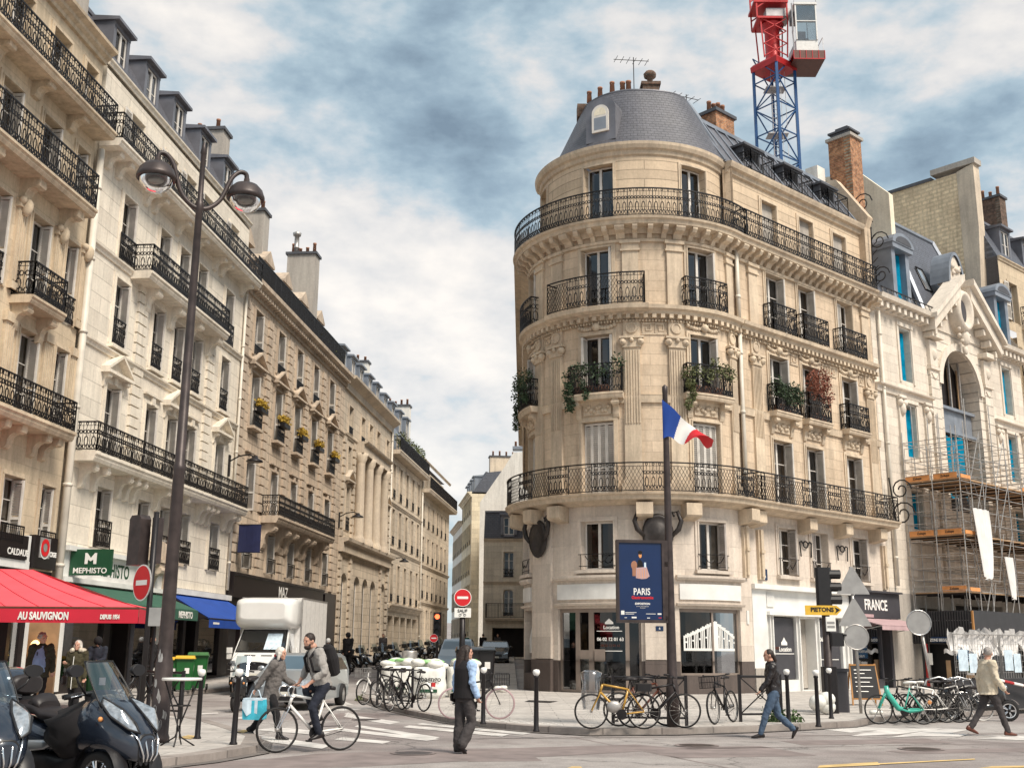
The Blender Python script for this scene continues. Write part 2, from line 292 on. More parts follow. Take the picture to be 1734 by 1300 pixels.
# ---------------------------------------------------------------- mesh building
class MB:
    def __init__(s): s.v = []; s.f = []; s.uv = []; s.mi = []; s.m = 0; s.sm = []; s.smooth = False
    def face(s, pts, uvs=None):
        n = len(s.v); s.v.extend(pts); s.f.append(tuple(range(n, n+len(pts)))); s.mi.append(s.m); s.sm.append(s.smooth)
        if uvs is None: uvs = [(p[0]+p[1], p[2]) for p in pts]
        s.uv.extend(uvs)
    def grid(s, rows, closed=False, caps=False, uvs=None):      # rows: list of equal-length point rings
        n = len(s.v); k = len(rows[0])
        for r in rows: s.v.extend(r)
        for i in range(len(rows)-1):
            for j in range(k if closed else k-1):
                j2 = (j+1) % k
                q = (n+i*k+j, n+i*k+j2, n+(i+1)*k+j2, n+(i+1)*k+j)
                s.f.append(q); s.mi.append(s.m); s.sm.append(s.smooth)
                if uvs: s.uv.extend([uvs[i][j], uvs[i][j+1 if closed else j2], uvs[i+1][j+1 if closed else j2], uvs[i+1][j]])
                else: s.uv.extend([(s.v[a][0]+s.v[a][1], s.v[a][2]) for a in q])
        if caps:
            for i, fl in ((0, True), (len(rows)-1, False)):
                q = [n+i*k+j for j in range(k)]
                if fl: q.reverse()
                s.f.append(tuple(q)); s.mi.append(s.m); s.sm.append(False); s.uv.extend([(s.v[a][0]+s.v[a][1], s.v[a][2]) for a in q])
    def box(s, x0, x1, y0, y1, z0, z1):
        a = [(x0,y0),(x1,y0),(x1,y1),(x0,y1)]
        for i in range(4):
            p, q = a[i], a[(i+1) % 4]; L = hypot(q[0]-p[0], q[1]-p[1])
            s.face([(p[0],p[1],z0),(q[0],q[1],z0),(q[0],q[1],z1),(p[0],p[1],z1)], [(0,z0),(L,z0),(L,z1),(0,z1)])
        s.face([(x,y,z1) for x, y in a], a); s.face([(x,y,z0) for x, y in reversed(a)], a)
    def tube(s, pts, r, n=6, closed=False, caps=True):
        P = [Vector(p) for p in pts]; k = len(P); rows = []
        rr = r if isinstance(r, (list, tuple)) else [r]*k
        up = None
        for i in range(k):
            if closed: t = P[(i+1) % k]-P[i-1]
            else: t = P[min(i+1, k-1)]-P[max(i-1, 0)]
            if t.length < 1e-9: t = Vector((0,0,1))
            t.normalize()
            if up is None or abs(up.dot(t)) > .95: up = Vector((0,0,1)) if abs(t.z) < .9 else Vector((1,0,0))
            a = t.cross(up).normalized(); b = a.cross(t).normalized(); up = b
            rows.append([tuple(P[i]+(a*cos(2*pi*(j+.5)/n)+b*sin(2*pi*(j+.5)/n))*rr[i]) for j in range(n)])
        if closed: rows.append(rows[0])
        s.grid(rows, closed=True, caps=caps and not closed)
    def lathe(s, prof, c=(0,0,0), n=16, axis='z', a0=0, a1=2*pi):
        rows = []; full = abs(a1-a0-2*pi) < 1e-6; kk = n if full else n+1
        for r, z in prof:
            row = []
            for j in range(kk):
                a = a0+(a1-a0)*j/n; x, y = r*cos(a), r*sin(a)
                if axis == 'z': row.append((c[0]+x, c[1]+y, c[2]+z))
                elif axis == 'x': row.append((c[0]+z, c[1]+x, c[2]+y))
                else: row.append((c[0]+x, c[1]+z, c[2]+y))
            rows.append(row)
        s.grid(rows, closed=full)
    def loft(s, secs, caps=True):                                 # secs: list of rings (same count)
        s.grid(secs, closed=True, caps=caps)
    def ext(s, poly, f, a, b):                                  # extrude 2d polygon between two offsets; f(p,q,t)->xyz
        A = [f(p, q, a) for p, q in poly]; B = [f(p, q, b) for p, q in poly]
        s.face(A, poly); s.face(B[::-1], poly[::-1]); n = len(poly); L = 0
        for i in range(n):
            j = (i+1) % n; l2 = L+hypot(poly[j][0]-poly[i][0], poly[j][1]-poly[i][1])
            s.face([A[j], A[i], B[i], B[j]], [(a,l2),(a,L),(b,L),(b,l2)]); L = l2
    def sphere(s, c, r, nu=10, nv=7, sc=(1,1,1)):
        s.grid([[(c[0]+r*sc[0]*sin(pi*i/nv)*cos(2*pi*j/nu), c[1]+r*sc[1]*sin(pi*i/nv)*sin(2*pi*j/nu), c[2]+r*sc[2]*cos(pi*i/nv)) for j in range(nu)] for i in range(nv+1)], closed=True)
    def leaf(s, c, d):
        a = random.uniform(0, 2*pi); b = random.uniform(-1.2, 1.2)
        u = Vector((cos(a)*cos(b), sin(a)*cos(b), sin(b))); w = u.cross(Vector((random.uniform(-1,1), random.uniform(-1,1), random.uniform(-1,1)))).normalized()
        c = Vector(c); s.face([tuple(c), tuple(c+u*d*.5+w*d*.3), tuple(c+u*d), tuple(c+u*d*.5-w*d*.3)])
    def build(s, name, mats, parent=None, weld=False):
        if isinstance(mats, str): mats = [mats]
        o0 = Vector((0,0,0)); q = parent
        while q is not None:
            o0 += q.location; q = q.parent
        me = bpy.data.meshes.new(name)
        me.from_pydata([(p[0]-o0.x, p[1]-o0.y, p[2]-o0.z) for p in s.v], [], s.f)
        for mm in mats: me.materials.append(M[mm])
        me.polygons.foreach_set('material_index', s.mi); me.polygons.foreach_set('use_smooth', s.sm)
        ul = me.uv_layers.new(name='uv'); ul.data.foreach_set('uv', [c for u in s.uv for c in u])
        me.update()
        o = bpy.data.objects.new(name, me); C.objects.link(o)
        if parent: o.parent = parent
        return o
def tag(o, label=None, cat=None, group=None, kind=None):
    if label: o['label'] = label
    if cat: o['category'] = cat
    if group: o['group'] = group
    if kind: o['kind'] = kind
    return o
def root(name, loc, label, cat, group=None, rz=0):
    o = bpy.data.objects.new(name, None); C.objects.link(o); o.location = loc; o.rotation_euler.z = rz; o.empty_display_size = .1
    return tag(o, label, cat, group)
def copy_tree(o, parent=None):
    c = o.copy(); C.objects.link(c)
    if parent: c.parent = parent
    for ch in list(o.children): copy_tree(ch, c)
    return c
def place(o, x, y, z=0, rz=0, label=None, group=None):
    o.location = (x, y, z); o.rotation_euler.z = rz
    if label: o['label'] = label
    if group: o['group'] = group
    return o
def finish(o, bev=0, smooth=False):
    if bev:
        b = o.modifiers.new('bevel', 'BEVEL'); b.width = bev; b.segments = 2; b.limit_method = 'ANGLE'
    return o
def text(s, size, mat, parent, mat_world, ext=.004, name='lettering', align='CENTER', bold=0, sx=1):
    cu = bpy.data.curves.new(name, 'FONT'); cu.body = s; cu.size = size; cu.extrude = ext; cu.align_x = align; cu.align_y = 'CENTER'; cu.offset = bold; cu.resolution_u = 3
    tmp = bpy.data.objects.new(name, cu); C.objects.link(tmp); bpy.context.view_layer.update()
    me = bpy.data.meshes.new_from_object(tmp.evaluated_get(bpy.context.evaluated_depsgraph_get())); bpy.data.objects.remove(tmp)
    o0 = Vector((0,0,0)); q = parent
    while q is not None: o0 += q.location; q = q.parent
    me.transform(Matrix.Diagonal((sx,1,1,1))); me.transform(mat_world); me.transform(Matrix.Translation(-o0))
    me.materials.clear(); me.materials.append(M[mat])
    o = bpy.data.objects.new(name, me); C.objects.link(o)
    if parent: o.parent = parent
    return o
def facing(p, right, up=(0,0,1)):                               # matrix whose x runs along right, y up, z out
    r = Vector(right).normalized(); u = Vector(up).normalized(); n = r.cross(u)
    mm = Matrix((r, u, n)).transposed().to_4x4(); mm.translation = Vector(p); return mm

# ---------------------------------------------------------------- facades: u runs along, d outwards, z up
class Fac:
    def __init__(s, A=None, D=None, c=None, R=None):
        s.c = c; s.R = R; s.curved = R is not None
        if not s.curved:
            l = hypot(*D); s.D = (D[0]/l, D[1]/l); s.A = A; s.N = (s.D[1], -s.D[0])
    def p(s, u, d, z):
        if s.curved:
            a = u/s.R; return (s.c[0]+(s.R+d)*sin(a), s.c[1]-(s.R+d)*cos(a), z)
        return (s.A[0]+s.D[0]*u+s.N[0]*d, s.A[1]+s.D[1]*u+s.N[1]*d, z)
    def dirs(s, u):
        if s.curved: a = u/s.R; return (cos(a), sin(a), 0), (sin(a), -cos(a), 0)
        return (s.D[0], s.D[1], 0), (s.N[0], s.N[1], 0)
    def us(s, u0, u1):
        if not s.curved: return [u0, u1]
        n = max(1, int(abs(u1-u0)/.22)); return [u0+(u1-u0)*i/n for i in range(n+1)]
    def sweep(s, mb, prof, u0, u1, caps=True):                  # prof: closed (d,z) polygon
        us = s.us(u0, u1); k = len(prof); L = [0]
        for i in range(k): L.append(L[-1]+hypot(prof[(i+1) % k][0]-prof[i][0], prof[(i+1) % k][1]-prof[i][1]))
        mb.grid([[s.p(u, d, z) for d, z in prof] for u in us], closed=True, caps=caps, uvs=[[(u, l) for l in L] for u in us])
    def box(s, mb, u0, u1, z0, z1, d0, d1):
        s.sweep(mb, [(d0,z0),(d1,z0),(d1,z1),(d0,z1)], u0, u1)
    def wall(s, mb, u0, u1, z0, z1, ops, depth=.75, d=0, inner=1):
        xs = sorted(set([round(x, 4) for o in ops for x in o[:2]]+[u0, u1]+(s.us(u0, u1) if s.curved else [])))
        zs = sorted(set([round(x, 4) for o in ops for x in o[2:4]]+[z0, z1]))
        xs = [x for x in xs if u0-1e-6 <= x <= u1+1e-6]; zs = [z for z in zs if z0-1e-6 <= z <= z1+1e-6]
        for i in range(len(xs)-1):
            a, b = xs[i], xs[i+1]
            if b-a < 1e-4: continue
            for j in range(len(zs)-1):
                e, f = zs[j], zs[j+1]; cu, cz = (a+b)/2, (e+f)/2
                if f-e < 1e-4 or any(o[0] < cu < o[1] and o[2] < cz < o[3] for o in ops): continue
                mb.face([s.p(a,d,e), s.p(b,d,e), s.p(b,d,f), s.p(a,d,f)], [(a,e),(b,e),(b,f),(a,f)])
        for o in ops:
            a, b, e, f = o[:4]; dd = d-depth
            st = [x for x in xs if a-1e-5 <= x <= b+1e-5]
            if len(o) > 4 and o[4]:                              # arched head: fill the corners
                r = (b-a)/2; c0 = f-o[4]; n = 12; pts = [((a+b)/2-r*cos(pi*i/n), c0+o[4]*sin(pi*i/n)) for i in range(n+1)]
                for i in range(n):
                    (p1, q1), (p2, q2) = pts[i], pts[i+1]
                    mb.face([s.p(p1,d,q1), s.p(p2,d,q2), s.p(p2,d,f), s.p(p1,d,f)], [(p1,q1),(p2,q2),(p2,f),(p1,f)])
                    mb.face([s.p(p1,d,q1), s.p(p2,d,q2), s.p(p2,dd,q2), s.p(p1,dd,q1)])
            else: s.strip(mb, st, f, d, dd)
            s.strip(mb, st, e, d, dd)
            for u in (a, b): mb.face([s.p(u,d,e), s.p(u,dd,e), s.p(u,dd,f), s.p(u,d,f)], [(d,e),(dd,e),(dd,f),(d,f)])
            m0 = mb.m; mb.m = inner
            mb.face([s.p(a,dd,e), s.p(b,dd,e), s.p(b,dd,f), s.p(a,dd,f)]); mb.m = m0
    def strip(s, mb, st, z, d, dd):
        for i in range(len(st)-1): mb.face([s.p(st[i],d,z), s.p(st[i+1],d,z), s.p(st[i+1],dd,z), s.p(st[i],dd,z)])
def iron_pattern(mb, P, L, h, style='scroll', r=.019, post=.95, seed=0):
    def T(pts, rr=r, closed=False): mb.tube([P(a, b) for a, b in pts], rr, 4, closed, caps=False)
    n = max(1, int(L/.3)); st = [L*i/n for i in range(n+1)]
    def line(z, rr): T([(x, z) for x in st], rr)
    line(h, .032); line(.06, .02)
    npz = max(1, round(L/post))
    for i in range(npz+1): T([(L*i/npz, 0), (L*i/npz, h)], .022)
    if style == 'bars':
        k = max(2, int(L/.11))
        for i in range(k+1): T([(L*i/k, .06), (L*i/k, h)], .010)
        line(h*.86, .01); return
    if style == 'panel':
        line(h-.1, .010); k = max(2, int(L/.075))
        for i in range(k+1): T([(L*i/k, .06), (L*i/k, h)], .014)
        return
    line(h-.13, .011)
    def ring(cx, cz, rx, rz, k=8, fr=1.0, a0=0):
        T([(cx+rx*cos(a0+2*pi*fr*i/k), cz+rz*sin(a0+2*pi*fr*i/k)) for i in range(k+(0 if fr == 1 else 1))], r, fr == 1)
    for i in range(npz):
        a, b = L*i/npz, L*(i+1)/npz; w = b-a
        if style == 'mixed' and i % 2 == 0:
            k = max(3, int(w/.13)); hh = h-.19
            for j in range(-5, k):
                for sg in (1, -1):
                    x0, x1 = a+w*j/k, a+w*j/k+hh*.55
                    z0, z1 = (.06, .06+hh) if sg > 0 else (.06+hh, .06)
                    ta = max(0, (a-x0)/(x1-x0)); tb = min(1, (b-x0)/(x1-x0))
                    if tb-ta > .02: T([(x0+(x1-x0)*ta, z0+(z1-z0)*ta), (x0+(x1-x0)*tb, z0+(z1-z0)*tb)], .009)
            continue
        k = max(1, round(w/.27)); c = w/k; hh = h-.19
        for j in range(k):
            x = a+c*(j+.5); rr = c*.42
            ring(x-c*.22, .06+hh*.74, c*.2, c*.24, 7); ring(x+c*.22, .06+hh*.74, c*.2, c*.24, 7)
            ring(x, .06+hh*.36, rr*.62, hh*.20, 8)
            ring(x-c*.25, .06+hh*.12, c*.17, hh*.09, 6); ring(x+c*.25, .06+hh*.12, c*.17, hh*.09, 6)
            T([(x, .06+hh*.5), (x-.02, .06+hh*.75), (x, h-.13)], .012)
            ring(x, h-.065, .04, .05, 5)
            if j: T([(a+c*j, .06), (a+c*j, h)], .010)
            elif style == 'dense': T([(x-c*.12, .06), (x-c*.12, h)], .010)
def balcony(F, par, u0, u1, z, depth, h, th=.22, style='scroll', stone_m='cream_trim', d0=0, brackets=(), bh=.55, bw=.2, lab=None, ends=(1,1), slab=True, inset=.06):
    mb = MB()
    if slab:
        F.sweep(mb, [(d0,z-th),(d0+depth*.86,z-th),(d0+depth*.93,z-th*.65),(d0+depth*.93,z-th*.45),(d0+depth,z-th*.3),(d0+depth,z),(d0,z)], u0, u1)
        o = mb.build('balcony', stone_m, par)
    rb = MB(); dd = d0+depth-inset
    e0, e1 = u0+(inset if ends[0] else 0), u1-(inset if ends[1] else 0)
    if F.curved:
        k = (F.R+dd)/F.R; L = (e1-e0)*k
        iron_pattern(rb, lambda s_, zz: F.p(e0+s_/k, dd, z+zz), L, h, style)
    else: iron_pattern(rb, lambda s_, zz: F.p(e0+s_, dd, z+zz), e1-e0, h, style)
    for e, on in ((e0, ends[0]), (e1, ends[1])):
        if on: iron_pattern(rb, lambda s_, zz: F.p(e, d0+.02+s_, z+zz), dd-d0-.02, h, style, post=2)
    rl = rb.build('railing', 'iron', o if slab else par)
    if lab: rl['label'] = lab
    for u in brackets:
        b = MB(); bracket(F, b, u, z-th, bw, bh, depth*.72, d0); b.build('bracket', stone_m, o)
    return o if slab else rl
def bracket(F, mb, u, zt, w, h, d, d0=0):
    q = [(0,0),(d,0),(d,-h*.18),(d*.97,-h*.30),(d*.8,-h*.36),(d*.62,-h*.34),(d*.45,-h*.42),(d*.32,-h*.6),(d*.30,-h*.8),(d*.2,-h*.95),(0,-h)]
    F.sweep(mb, [(d0+a, zt+b) for a, b in q][::-1], u-w/2, u+w/2)
    F.sweep(mb, [(d0+d*.86+.09*h*cos(t*pi/4)*1.3, zt-h*.2+.09*h*sin(t*pi/4)*1.3) for t in range(8)], u-w/2-.03, u+w/2+.03)
def shutter_mesh(P, w, h, n=None):                              # P(a,b,t): a across 0..w, b up, t thickness
    mb = MB()
    def bx(a0,a1,b0,b1,t0,t1):
        c = [P(a,b,t) for t in (t0,t1) for b in (b0,b1) for a in (a0,a1)]
        for q in ((0,1,3,2),(4,6,7,5),(0,4,5,1),(2,3,7,6),(0,2,6,4),(1,5,7,3)): mb.face([c[i] for i in q])
    s_ = .05
    bx(0,s_,0,h,0,.035); bx(w-s_,w,0,h,0,.035)
    for b in (0, h*.36, h-.09): bx(s_,w-s_,b,b+.09,.003,.032)
    n = n or int(h/.085)
    for i in range(n):
        b = .09+(h-.2)*i/n
        if abs(b-h*.36) < .09: continue
        c = [P(s_,b,.004),P(w-s_,b,.004),P(w-s_,b+.05,.031),P(s_,b+.05,.031)]
        mb.face(c); mb.face([P(s_,b+.012,.004),P(w-s_,b+.012,.004),P(w-s_,b+.062,.031),P(s_,b+.062,.031)])
    return mb
def window(F, par, u, z0, w, h, rec=.30, trim=None, tw=.16, td=.05, shut='jamb', smat='shutter_white', leaves=2, curt=None, frame_m='window_white', bars=1, name='window', arch=0, glassm='pane_glass', sides=(0,1), pane=True):
    mb = MB(); d = -rec; a, b, e, f = u-w/2, u+w/2, z0, z0+h; fw = .06
    def bx(u0,u1,q0,q1,d0=d-.03,d1=d+.03): F.box(mb,u0,u1,q0,q1,d0,d1)
    bx(a,a+fw,e,f); bx(b-fw,b,e,f); bx(a+fw,b-fw,f-fw,f); bx(a+fw,b-fw,e,e+fw)
    if leaves == 2: bx(u-.055,u+.055,e+fw,f-fw,d-.035,d+.045)
    tr = f-h*.24 if h > 2.3 else None
    hs = []
    if bars:
        k = 3 if h > 1.8 else 2
        for i in range(1,k): hs.append(e+(f-e)*i/k)
    for q in hs:
        if leaves == 2: bx(a+fw,u-.055,q-.015,q+.015,d-.015,d+.02); bx(u+.055,b-fw,q-.015,q+.015,d-.015,d+.02)
        else: bx(a+fw,b-fw,q-.015,q+.015,d-.015,d+.02)
    o = mb.build(name, frame_m, par)
    if glassm == 'pane_glass' and random.random() < .4: glassm = 'pane_glass_sky'
    if pane:
        pb = MB(); st = F.us(a+fw, b-fw)
        for i in range(len(st)-1): pb.face([F.p(st[i],d,e+fw),F.p(st[i+1],d,e+fw),F.p(st[i+1],d,f-fw),F.p(st[i],d,f-fw)])
        pb.build('pane', glassm, o)
    if curt is None: curt = random.random() < .45
    if curt:
        cb = MB(); k = 7; ch = h*random.choice((1,1,.6))
        for s0, s1 in (((a+.05, a+w*.32), (b-w*.32, b-.05)) if random.random() < .6 else ((a+.05, b-.05),)):
            rows = []
            for i in range(k*2+1):
                uu = s0+(s1-s0)*i/(k*2); dd = d-.12+(.025 if i % 2 else -.01); rows.append([F.p(uu,dd,f-ch), F.p(uu,dd,f-.02)])
            cb.grid(rows)
        cb.build('curtain', 'curtain', o)
    if trim:
        tb = MB()
        F.box(tb,a-tw,a,e,f,0,td); F.box(tb,b,b+tw,e,f,0,td); F.box(tb,a-tw,b+tw,f,f+tw,0,td)
        F.box(tb,a-tw*.4,a-.01,e,f,td,td+.03); F.box(tb,b+.01,b+tw*.4,e,f,td,td+.03); F.box(tb,a-tw*.4,b+tw*.4,f+.01,f+tw*.4,td,td+.03)
        tb.build('surround', trim, o)
    if shut == 'jamb':
        lw = min(w/4+.06, .42)
        for sd in sides:
            sg = 1 if sd == 0 else -1; uu = a+.012 if sd == 0 else b-.012
            P = lambda p_, q_, t_, uu=uu, sg=sg: F.p(uu+sg*t_, -rec+.05+p_, e+.04+q_)
            x = shutter_mesh(P, lw, h-.08).build('shutter', smat, par)
            P2 = lambda p_, q_, t_, uu=uu, sg=sg: F.p(uu+sg*(.045+t_), -rec+.05+p_, e+.04+q_)
            shutter_mesh(P2, lw, h-.08).build('shutter', smat, par)
    elif shut == 'closed':
        for i in range(4):
            P = lambda p_, q_, t_, i=i: F.p(a+.01+i*(w-.02)/4+p_, -.16+t_, e+.03+q_)
            shutter_mesh(P, (w-.02)/4-.008, h-.06).build('shutter', smat, par)
    elif shut == 'half':
        for i in range(2):
            P = lambda p_, q_, t_, i=i: F.p(a+.01+i*(w-.02)/4+p_, -.16+t_, e+.03+q_)
            shutter_mesh(P, (w-.02)/4-.008, h-.06).build('shutter', smat, par)
    elif shut == 'flat':
        for sd in sides:
            uu = a-.06-w/2 if sd == 0 else b+.06
            P = lambda p_, q_, t_, uu=uu: F.p(uu+p_, .06+t_, e+.03+q_)
            shutter_mesh(P, w/2, h-.06).build('shutter', smat, par)
    return o
def window_rail(F, par, u, z, w, h=.95, style='scroll', d=.02, lab=None):
    rb = MB(); iron_pattern(rb, lambda s_, zz: F.p(u-w/2+s_, d, z+zz), w, h, style, post=w)
    return rb.build('railing', 'iron', par)
def dentils(F, mb, u0, u1, z0, z1, d0, d1, w, gap):
    n = int((u1-u0)/(w+gap)); st = (u1-u0)/n
    for i in range(n):
        c = u0+st*(i+.5); p = [F.p(c+a, b, e) for e in (z0,z1) for b in (d0,d1) for a in (-w/2,w/2)]
        for q in ((0,1,3,2),(4,6,7,5),(0,4,5,1),(2,3,7,6),(0,2,6,4),(1,5,7,3)): mb.face([p[k] for k in q])
def pediment(F, mb, u, z, w, h, d):
    t = .11
    F.box(mb,u-w/2,u+w/2,z,z+t,0,d)
    tri = lambda a, b, e: [F.p(*q) for q in e]
    for sg in (-1, 1):
        pr = [(0,z+t),(d,z+t),(d,z+t*2),(0,z+t*2)]
        rows = []
        for k in (0, 1):
            uu = u+sg*w/2*(1-k); dz = h*k
            rows.append([F.p(uu, dd, zz+dz) for dd, zz in pr])
        mb.grid(rows, closed=True, caps=True)
    mb.face([F.p(u-w/2,.05,z+t), F.p(u+w/2,.05,z+t), F.p(u,.05,z+h+t)])
def pipe(F, par, u, z0, z1, r=.07, d=.12, mat='pipe_paint', name='drainpipe'):
    mb = MB(); mb.smooth = True; mb.tube([F.p(u,d,z0), F.p(u,d,z1)], r, 8)
    z = z0+1.2
    while z < z1: mb.tube([F.p(u,d,z), F.p(u,d,z+.1)], r*1.22, 8); z += 2.6
    return mb.build(name, mat, par)
def pots(par, pts, r=.11, h=.5, mat='terracotta'):
    for x, y, z in pts:
        mb = MB(); mb.smooth = True; mb.lathe([(0,0),(r,0),(r*.82,h*.85),(r*.95,h*.86),(r*.95,h),(r*.6,h),(r*.6,h*.8),(0,h*.8)], (x,y,z), 9); mb.build('chimney_pot', mat, par)
def foliage(name, mat, par, blobs, n, d=.07, seed=1):           # blobs: (x,y,z,rx,ry,rz)
    random.seed(seed); mb = MB()
    for i in range(n):
        b = random.choice(blobs)
        while True:
            p = [random.uniform(-1,1) for _ in range(3)]
            l = sqrt(sum(q*q for q in p))
            if .35 < l < 1 or (l < 1.15 and random.random() < .2): break
        mb.leaf((b[0]+p[0]*b[3], b[1]+p[1]*b[4], b[2]+p[2]*b[5]), d*random.uniform(.6,1.4))
    return mb.build(name, mat, par)
# ---------------------------------------------------------------- ground, roads, pavements
def gz(x, y):
    k = min(1, max(0, (6-x)/5)); k = k*k*(3-2*k)
    return .024*max(0, y-44)*k
def pixground(px, py, z=0):
    d = FW+RV*((px-867)/FPX)+UV*((650-py)/FPX); t = (z-1.6)/d.z; return (d.x*t, d.y*t)
def ground_sheet(name, xs, ys, mat, dz=0, label=None):
    mb = MB()
    for j in range(len(ys)-1):
        for i in range(len(xs)-1):
            q = [(xs[i],ys[j]),(xs[i+1],ys[j]),(xs[i+1],ys[j+1]),(xs[i],ys[j+1])]
            mb.face([(x,y,gz(x,y)+dz) for x, y in q], q)
    return tag(mb.build(name, mat), kind='structure')
ground_sheet('road', [-700,-200,-60,-30,-14,-8,-4,0,1,2,3,4,5,6,7,10,20,40,100,300,900], [-60,-10,5,15,25,35,42,44]+[46+4*i for i in range(28)]+[170,300,900,2000], 'asphalt')
def pavement(name, outer, inner, inward):                     # outer kerb line, matching inner line
    mb = MB(); kb = MB()
    def sub(L):
        r = []
        for i in range(len(L)-1):
            n = max(1, int(hypot(L[i+1][0]-L[i][0], L[i+1][1]-L[i][1])/3))
            r.append((L[i], L[i+1], n))
        return r
    O = []; I = []
    for i in range(len(outer)-1):
        n = max(1, int(max(hypot(outer[i+1][0]-outer[i][0], outer[i+1][1]-outer[i][1]), hypot(inner[i+1][0]-inner[i][0], inner[i+1][1]-inner[i][1]))/2.5))
        for j in range(n):
            t = j/n; O.append((outer[i][0]*(1-t)+outer[i+1][0]*t, outer[i][1]*(1-t)+outer[i+1][1]*t)); I.append((inner[i][0]*(1-t)+inner[i+1][0]*t, inner[i][1]*(1-t)+inner[i+1][1]*t))
    O.append(outer[-1]); I.append(inner[-1])
    gb = MB()
    for i in range(len(O)-1):
        o, o2, q, q2 = O[i], O[i+1], I[i], I[i+1]; l, l2 = hypot(q[0]-o[0], q[1]-o[1]), hypot(q2[0]-o2[0], q2[1]-o2[1])
        a, b = (o[0]-(q[0]-o[0])/l*.22, o[1]-(q[1]-o[1])/l*.22), (o2[0]-(q2[0]-o2[0])/l2*.22, o2[1]-(q2[1]-o2[1])/l2*.22)
        gb.face([(x,y,gz(x,y)+.0155) for x, y in (a, b, o2, o)], [(i*2,0),(i*2+2,0),(i*2+2,.2),(i*2,.2)])
    tag(gb.build('gutter', 'gutter_stone'), kind='structure')
    H = .12; L = 0; K = []
    for i, (o, q) in enumerate(zip(O, I)):
        l = hypot(q[0]-o[0], q[1]-o[1]); w = min(.3, l*.4); K.append((o[0]+(q[0]-o[0])/l*w, o[1]+(q[1]-o[1])/l*w))
    for i in range(len(O)-1):
        o, o2, q, q2, k, k2 = O[i], O[i+1], I[i], I[i+1], K[i], K[i+1]; d = hypot(o2[0]-o[0], o2[1]-o[1])
        kb.face([(o[0],o[1],gz(*o)-.05),(o2[0],o2[1],gz(*o2)-.05),(o2[0],o2[1],gz(*o2)+H),(o[0],o[1],gz(*o)+H)], [(L,0),(L+d,0),(L+d,.17),(L,.17)])
        kb.face([(o[0],o[1],gz(*o)+H),(o2[0],o2[1],gz(*o2)+H),(k2[0],k2[1],gz(*k2)+H+.004),(k[0],k[1],gz(*k)+H+.004)], [(L,.17),(L+d,.17),(L+d,.47),(L,.47)])
        n = 4; L += d
        for j in range(n):
            a = [(k[0]+(q[0]-k[0])*t, k[1]+(q[1]-k[1])*t) for t in (j/n, (j+1)/n)]; b = [(k2[0]+(q2[0]-k2[0])*t, k2[1]+(q2[1]-k2[1])*t) for t in (j/n, (j+1)/n)]
            p = [a[0], b[0], b[1], a[1]]; mb.face([(x,y,gz(x,y)+H) for x, y in p], p)
    tag(mb.build(name, 'paving'), kind='structure'); tag(kb.build('kerb', 'kerb_stone'), kind='structure')
LX = lambda y: -14.7+.092*(y-36)
lo = [(-40,12.6),(-9,13.2),(-6.6,14.0),(-5.2,15.2),(-4.35,16.8),(-3.95,18.3),(-4.3,20.2),(-5.4,22.6),(-6.4,24.6),(-8.2,27.3),(-9.7,31),(-11.0,35.5),(-11.3,39),(LX(47)+3.2,47),(LX(60)+3.2,60),(LX(90)+3.2,90),(LX(140)+3.2,140)]
li = [(-41,18),(-18,19),(-17,20),(-16.4,20.5),(-16.2,21),(-16,22),(-15.9,23),(-15.9,24)]+[(LX(y)-.3, y) for y in (26,28.5,32,36,41)]+[(LX(47)-.3,47),(LX(60)-.3,60),(LX(90)-.3,90),(LX(140)-.3,140)]
pavement('left_pavement', lo, li, 1)
co = [(-1.2,130),(-1.4,90),(-1.6,60),(-2.0,50),(-2.9,44),(-4.1,40.5),(-4.85,38.8),(-4.75,37),(-4.0,34),(-3.3,31.3),(-2.4,28.6),(-1.4,26),(-.5,24.4),(.5,23.3),(1.56,22.6),(3.3,22.9),(5.2,23.9),(6.64,24.9),(7.6,25.6),(8.6,27.3),(10.5,29),(13,31),(16,34),(22,40),(30,48),(42,60),(60,78)]
ci = [(.3,130),(.3,90),(.3,60),(.3,50),(.3,48),(.3,46),(.3,44.8),(.7,43.8),(1.0,43.2),(1.5,42.5),(2.0,42.1),(2.5,41.8),(3.1,41.5),(3.7,41.3),(4.3,41.2),(5,41.2),(6.2,41.4),(7.2,41.7),(8.3,42.5),(9.2,43.3),(11,45),(13,46.7),(16,49.4),(20,53.1),(28,60.4),(38,69.5),(52,82)]
pavement('corner_pavement', co, ci, 1)
def mark(name, pts, mat, z=.004):
    mb = MB(); mb.face([(x,y,gz(x,y)+z) for x, y in pts], pts); return tag(mb.build(name, mat), kind='structure')
PZ = [0]
def px4(name, mat, *pp, z=.004):
    PZ[0] += 1; z += (PZ[0] % 12)*.0006; return mark(name, [pixground(x, y) for x, y in pp], mat, z)
for q in [((583,1208),(590,1206),(612,1213),(604,1216)),((582,1213),(587,1209),(678,1222),(660,1226)),((600,1230),(606,1227),(745,1248),(730,1252)),((565,1236),(573,1232),(745,1251),(722,1254)),
          ((565,1252),(580,1248),(662,1255),(648,1259)),((682,1231),(693,1228),(863,1243),(850,1247)),((705,1226),(715,1224),(900,1241),(885,1244)),((352,1243),(382,1236),(560,1262),(545,1268)),((430,1236),(470,1231),(560,1240),(545,1245)),((336,1208),(368,1206),(370,1208),(338,1210)),((400,1214),(432,1212),(433,1215),(402,1218))]:
    px4('road_marking', 'road_white', *q)
px4('road_marking','road_white',(573,1193),(583,1187),(600,1193),(590,1193)); px4('road_marking','road_white',(580,1193),(586,1193),(592,1200),(580,1200)); px4('road_marking','road_white',(560,1201),(600,1199),(612,1201),(575,1203))
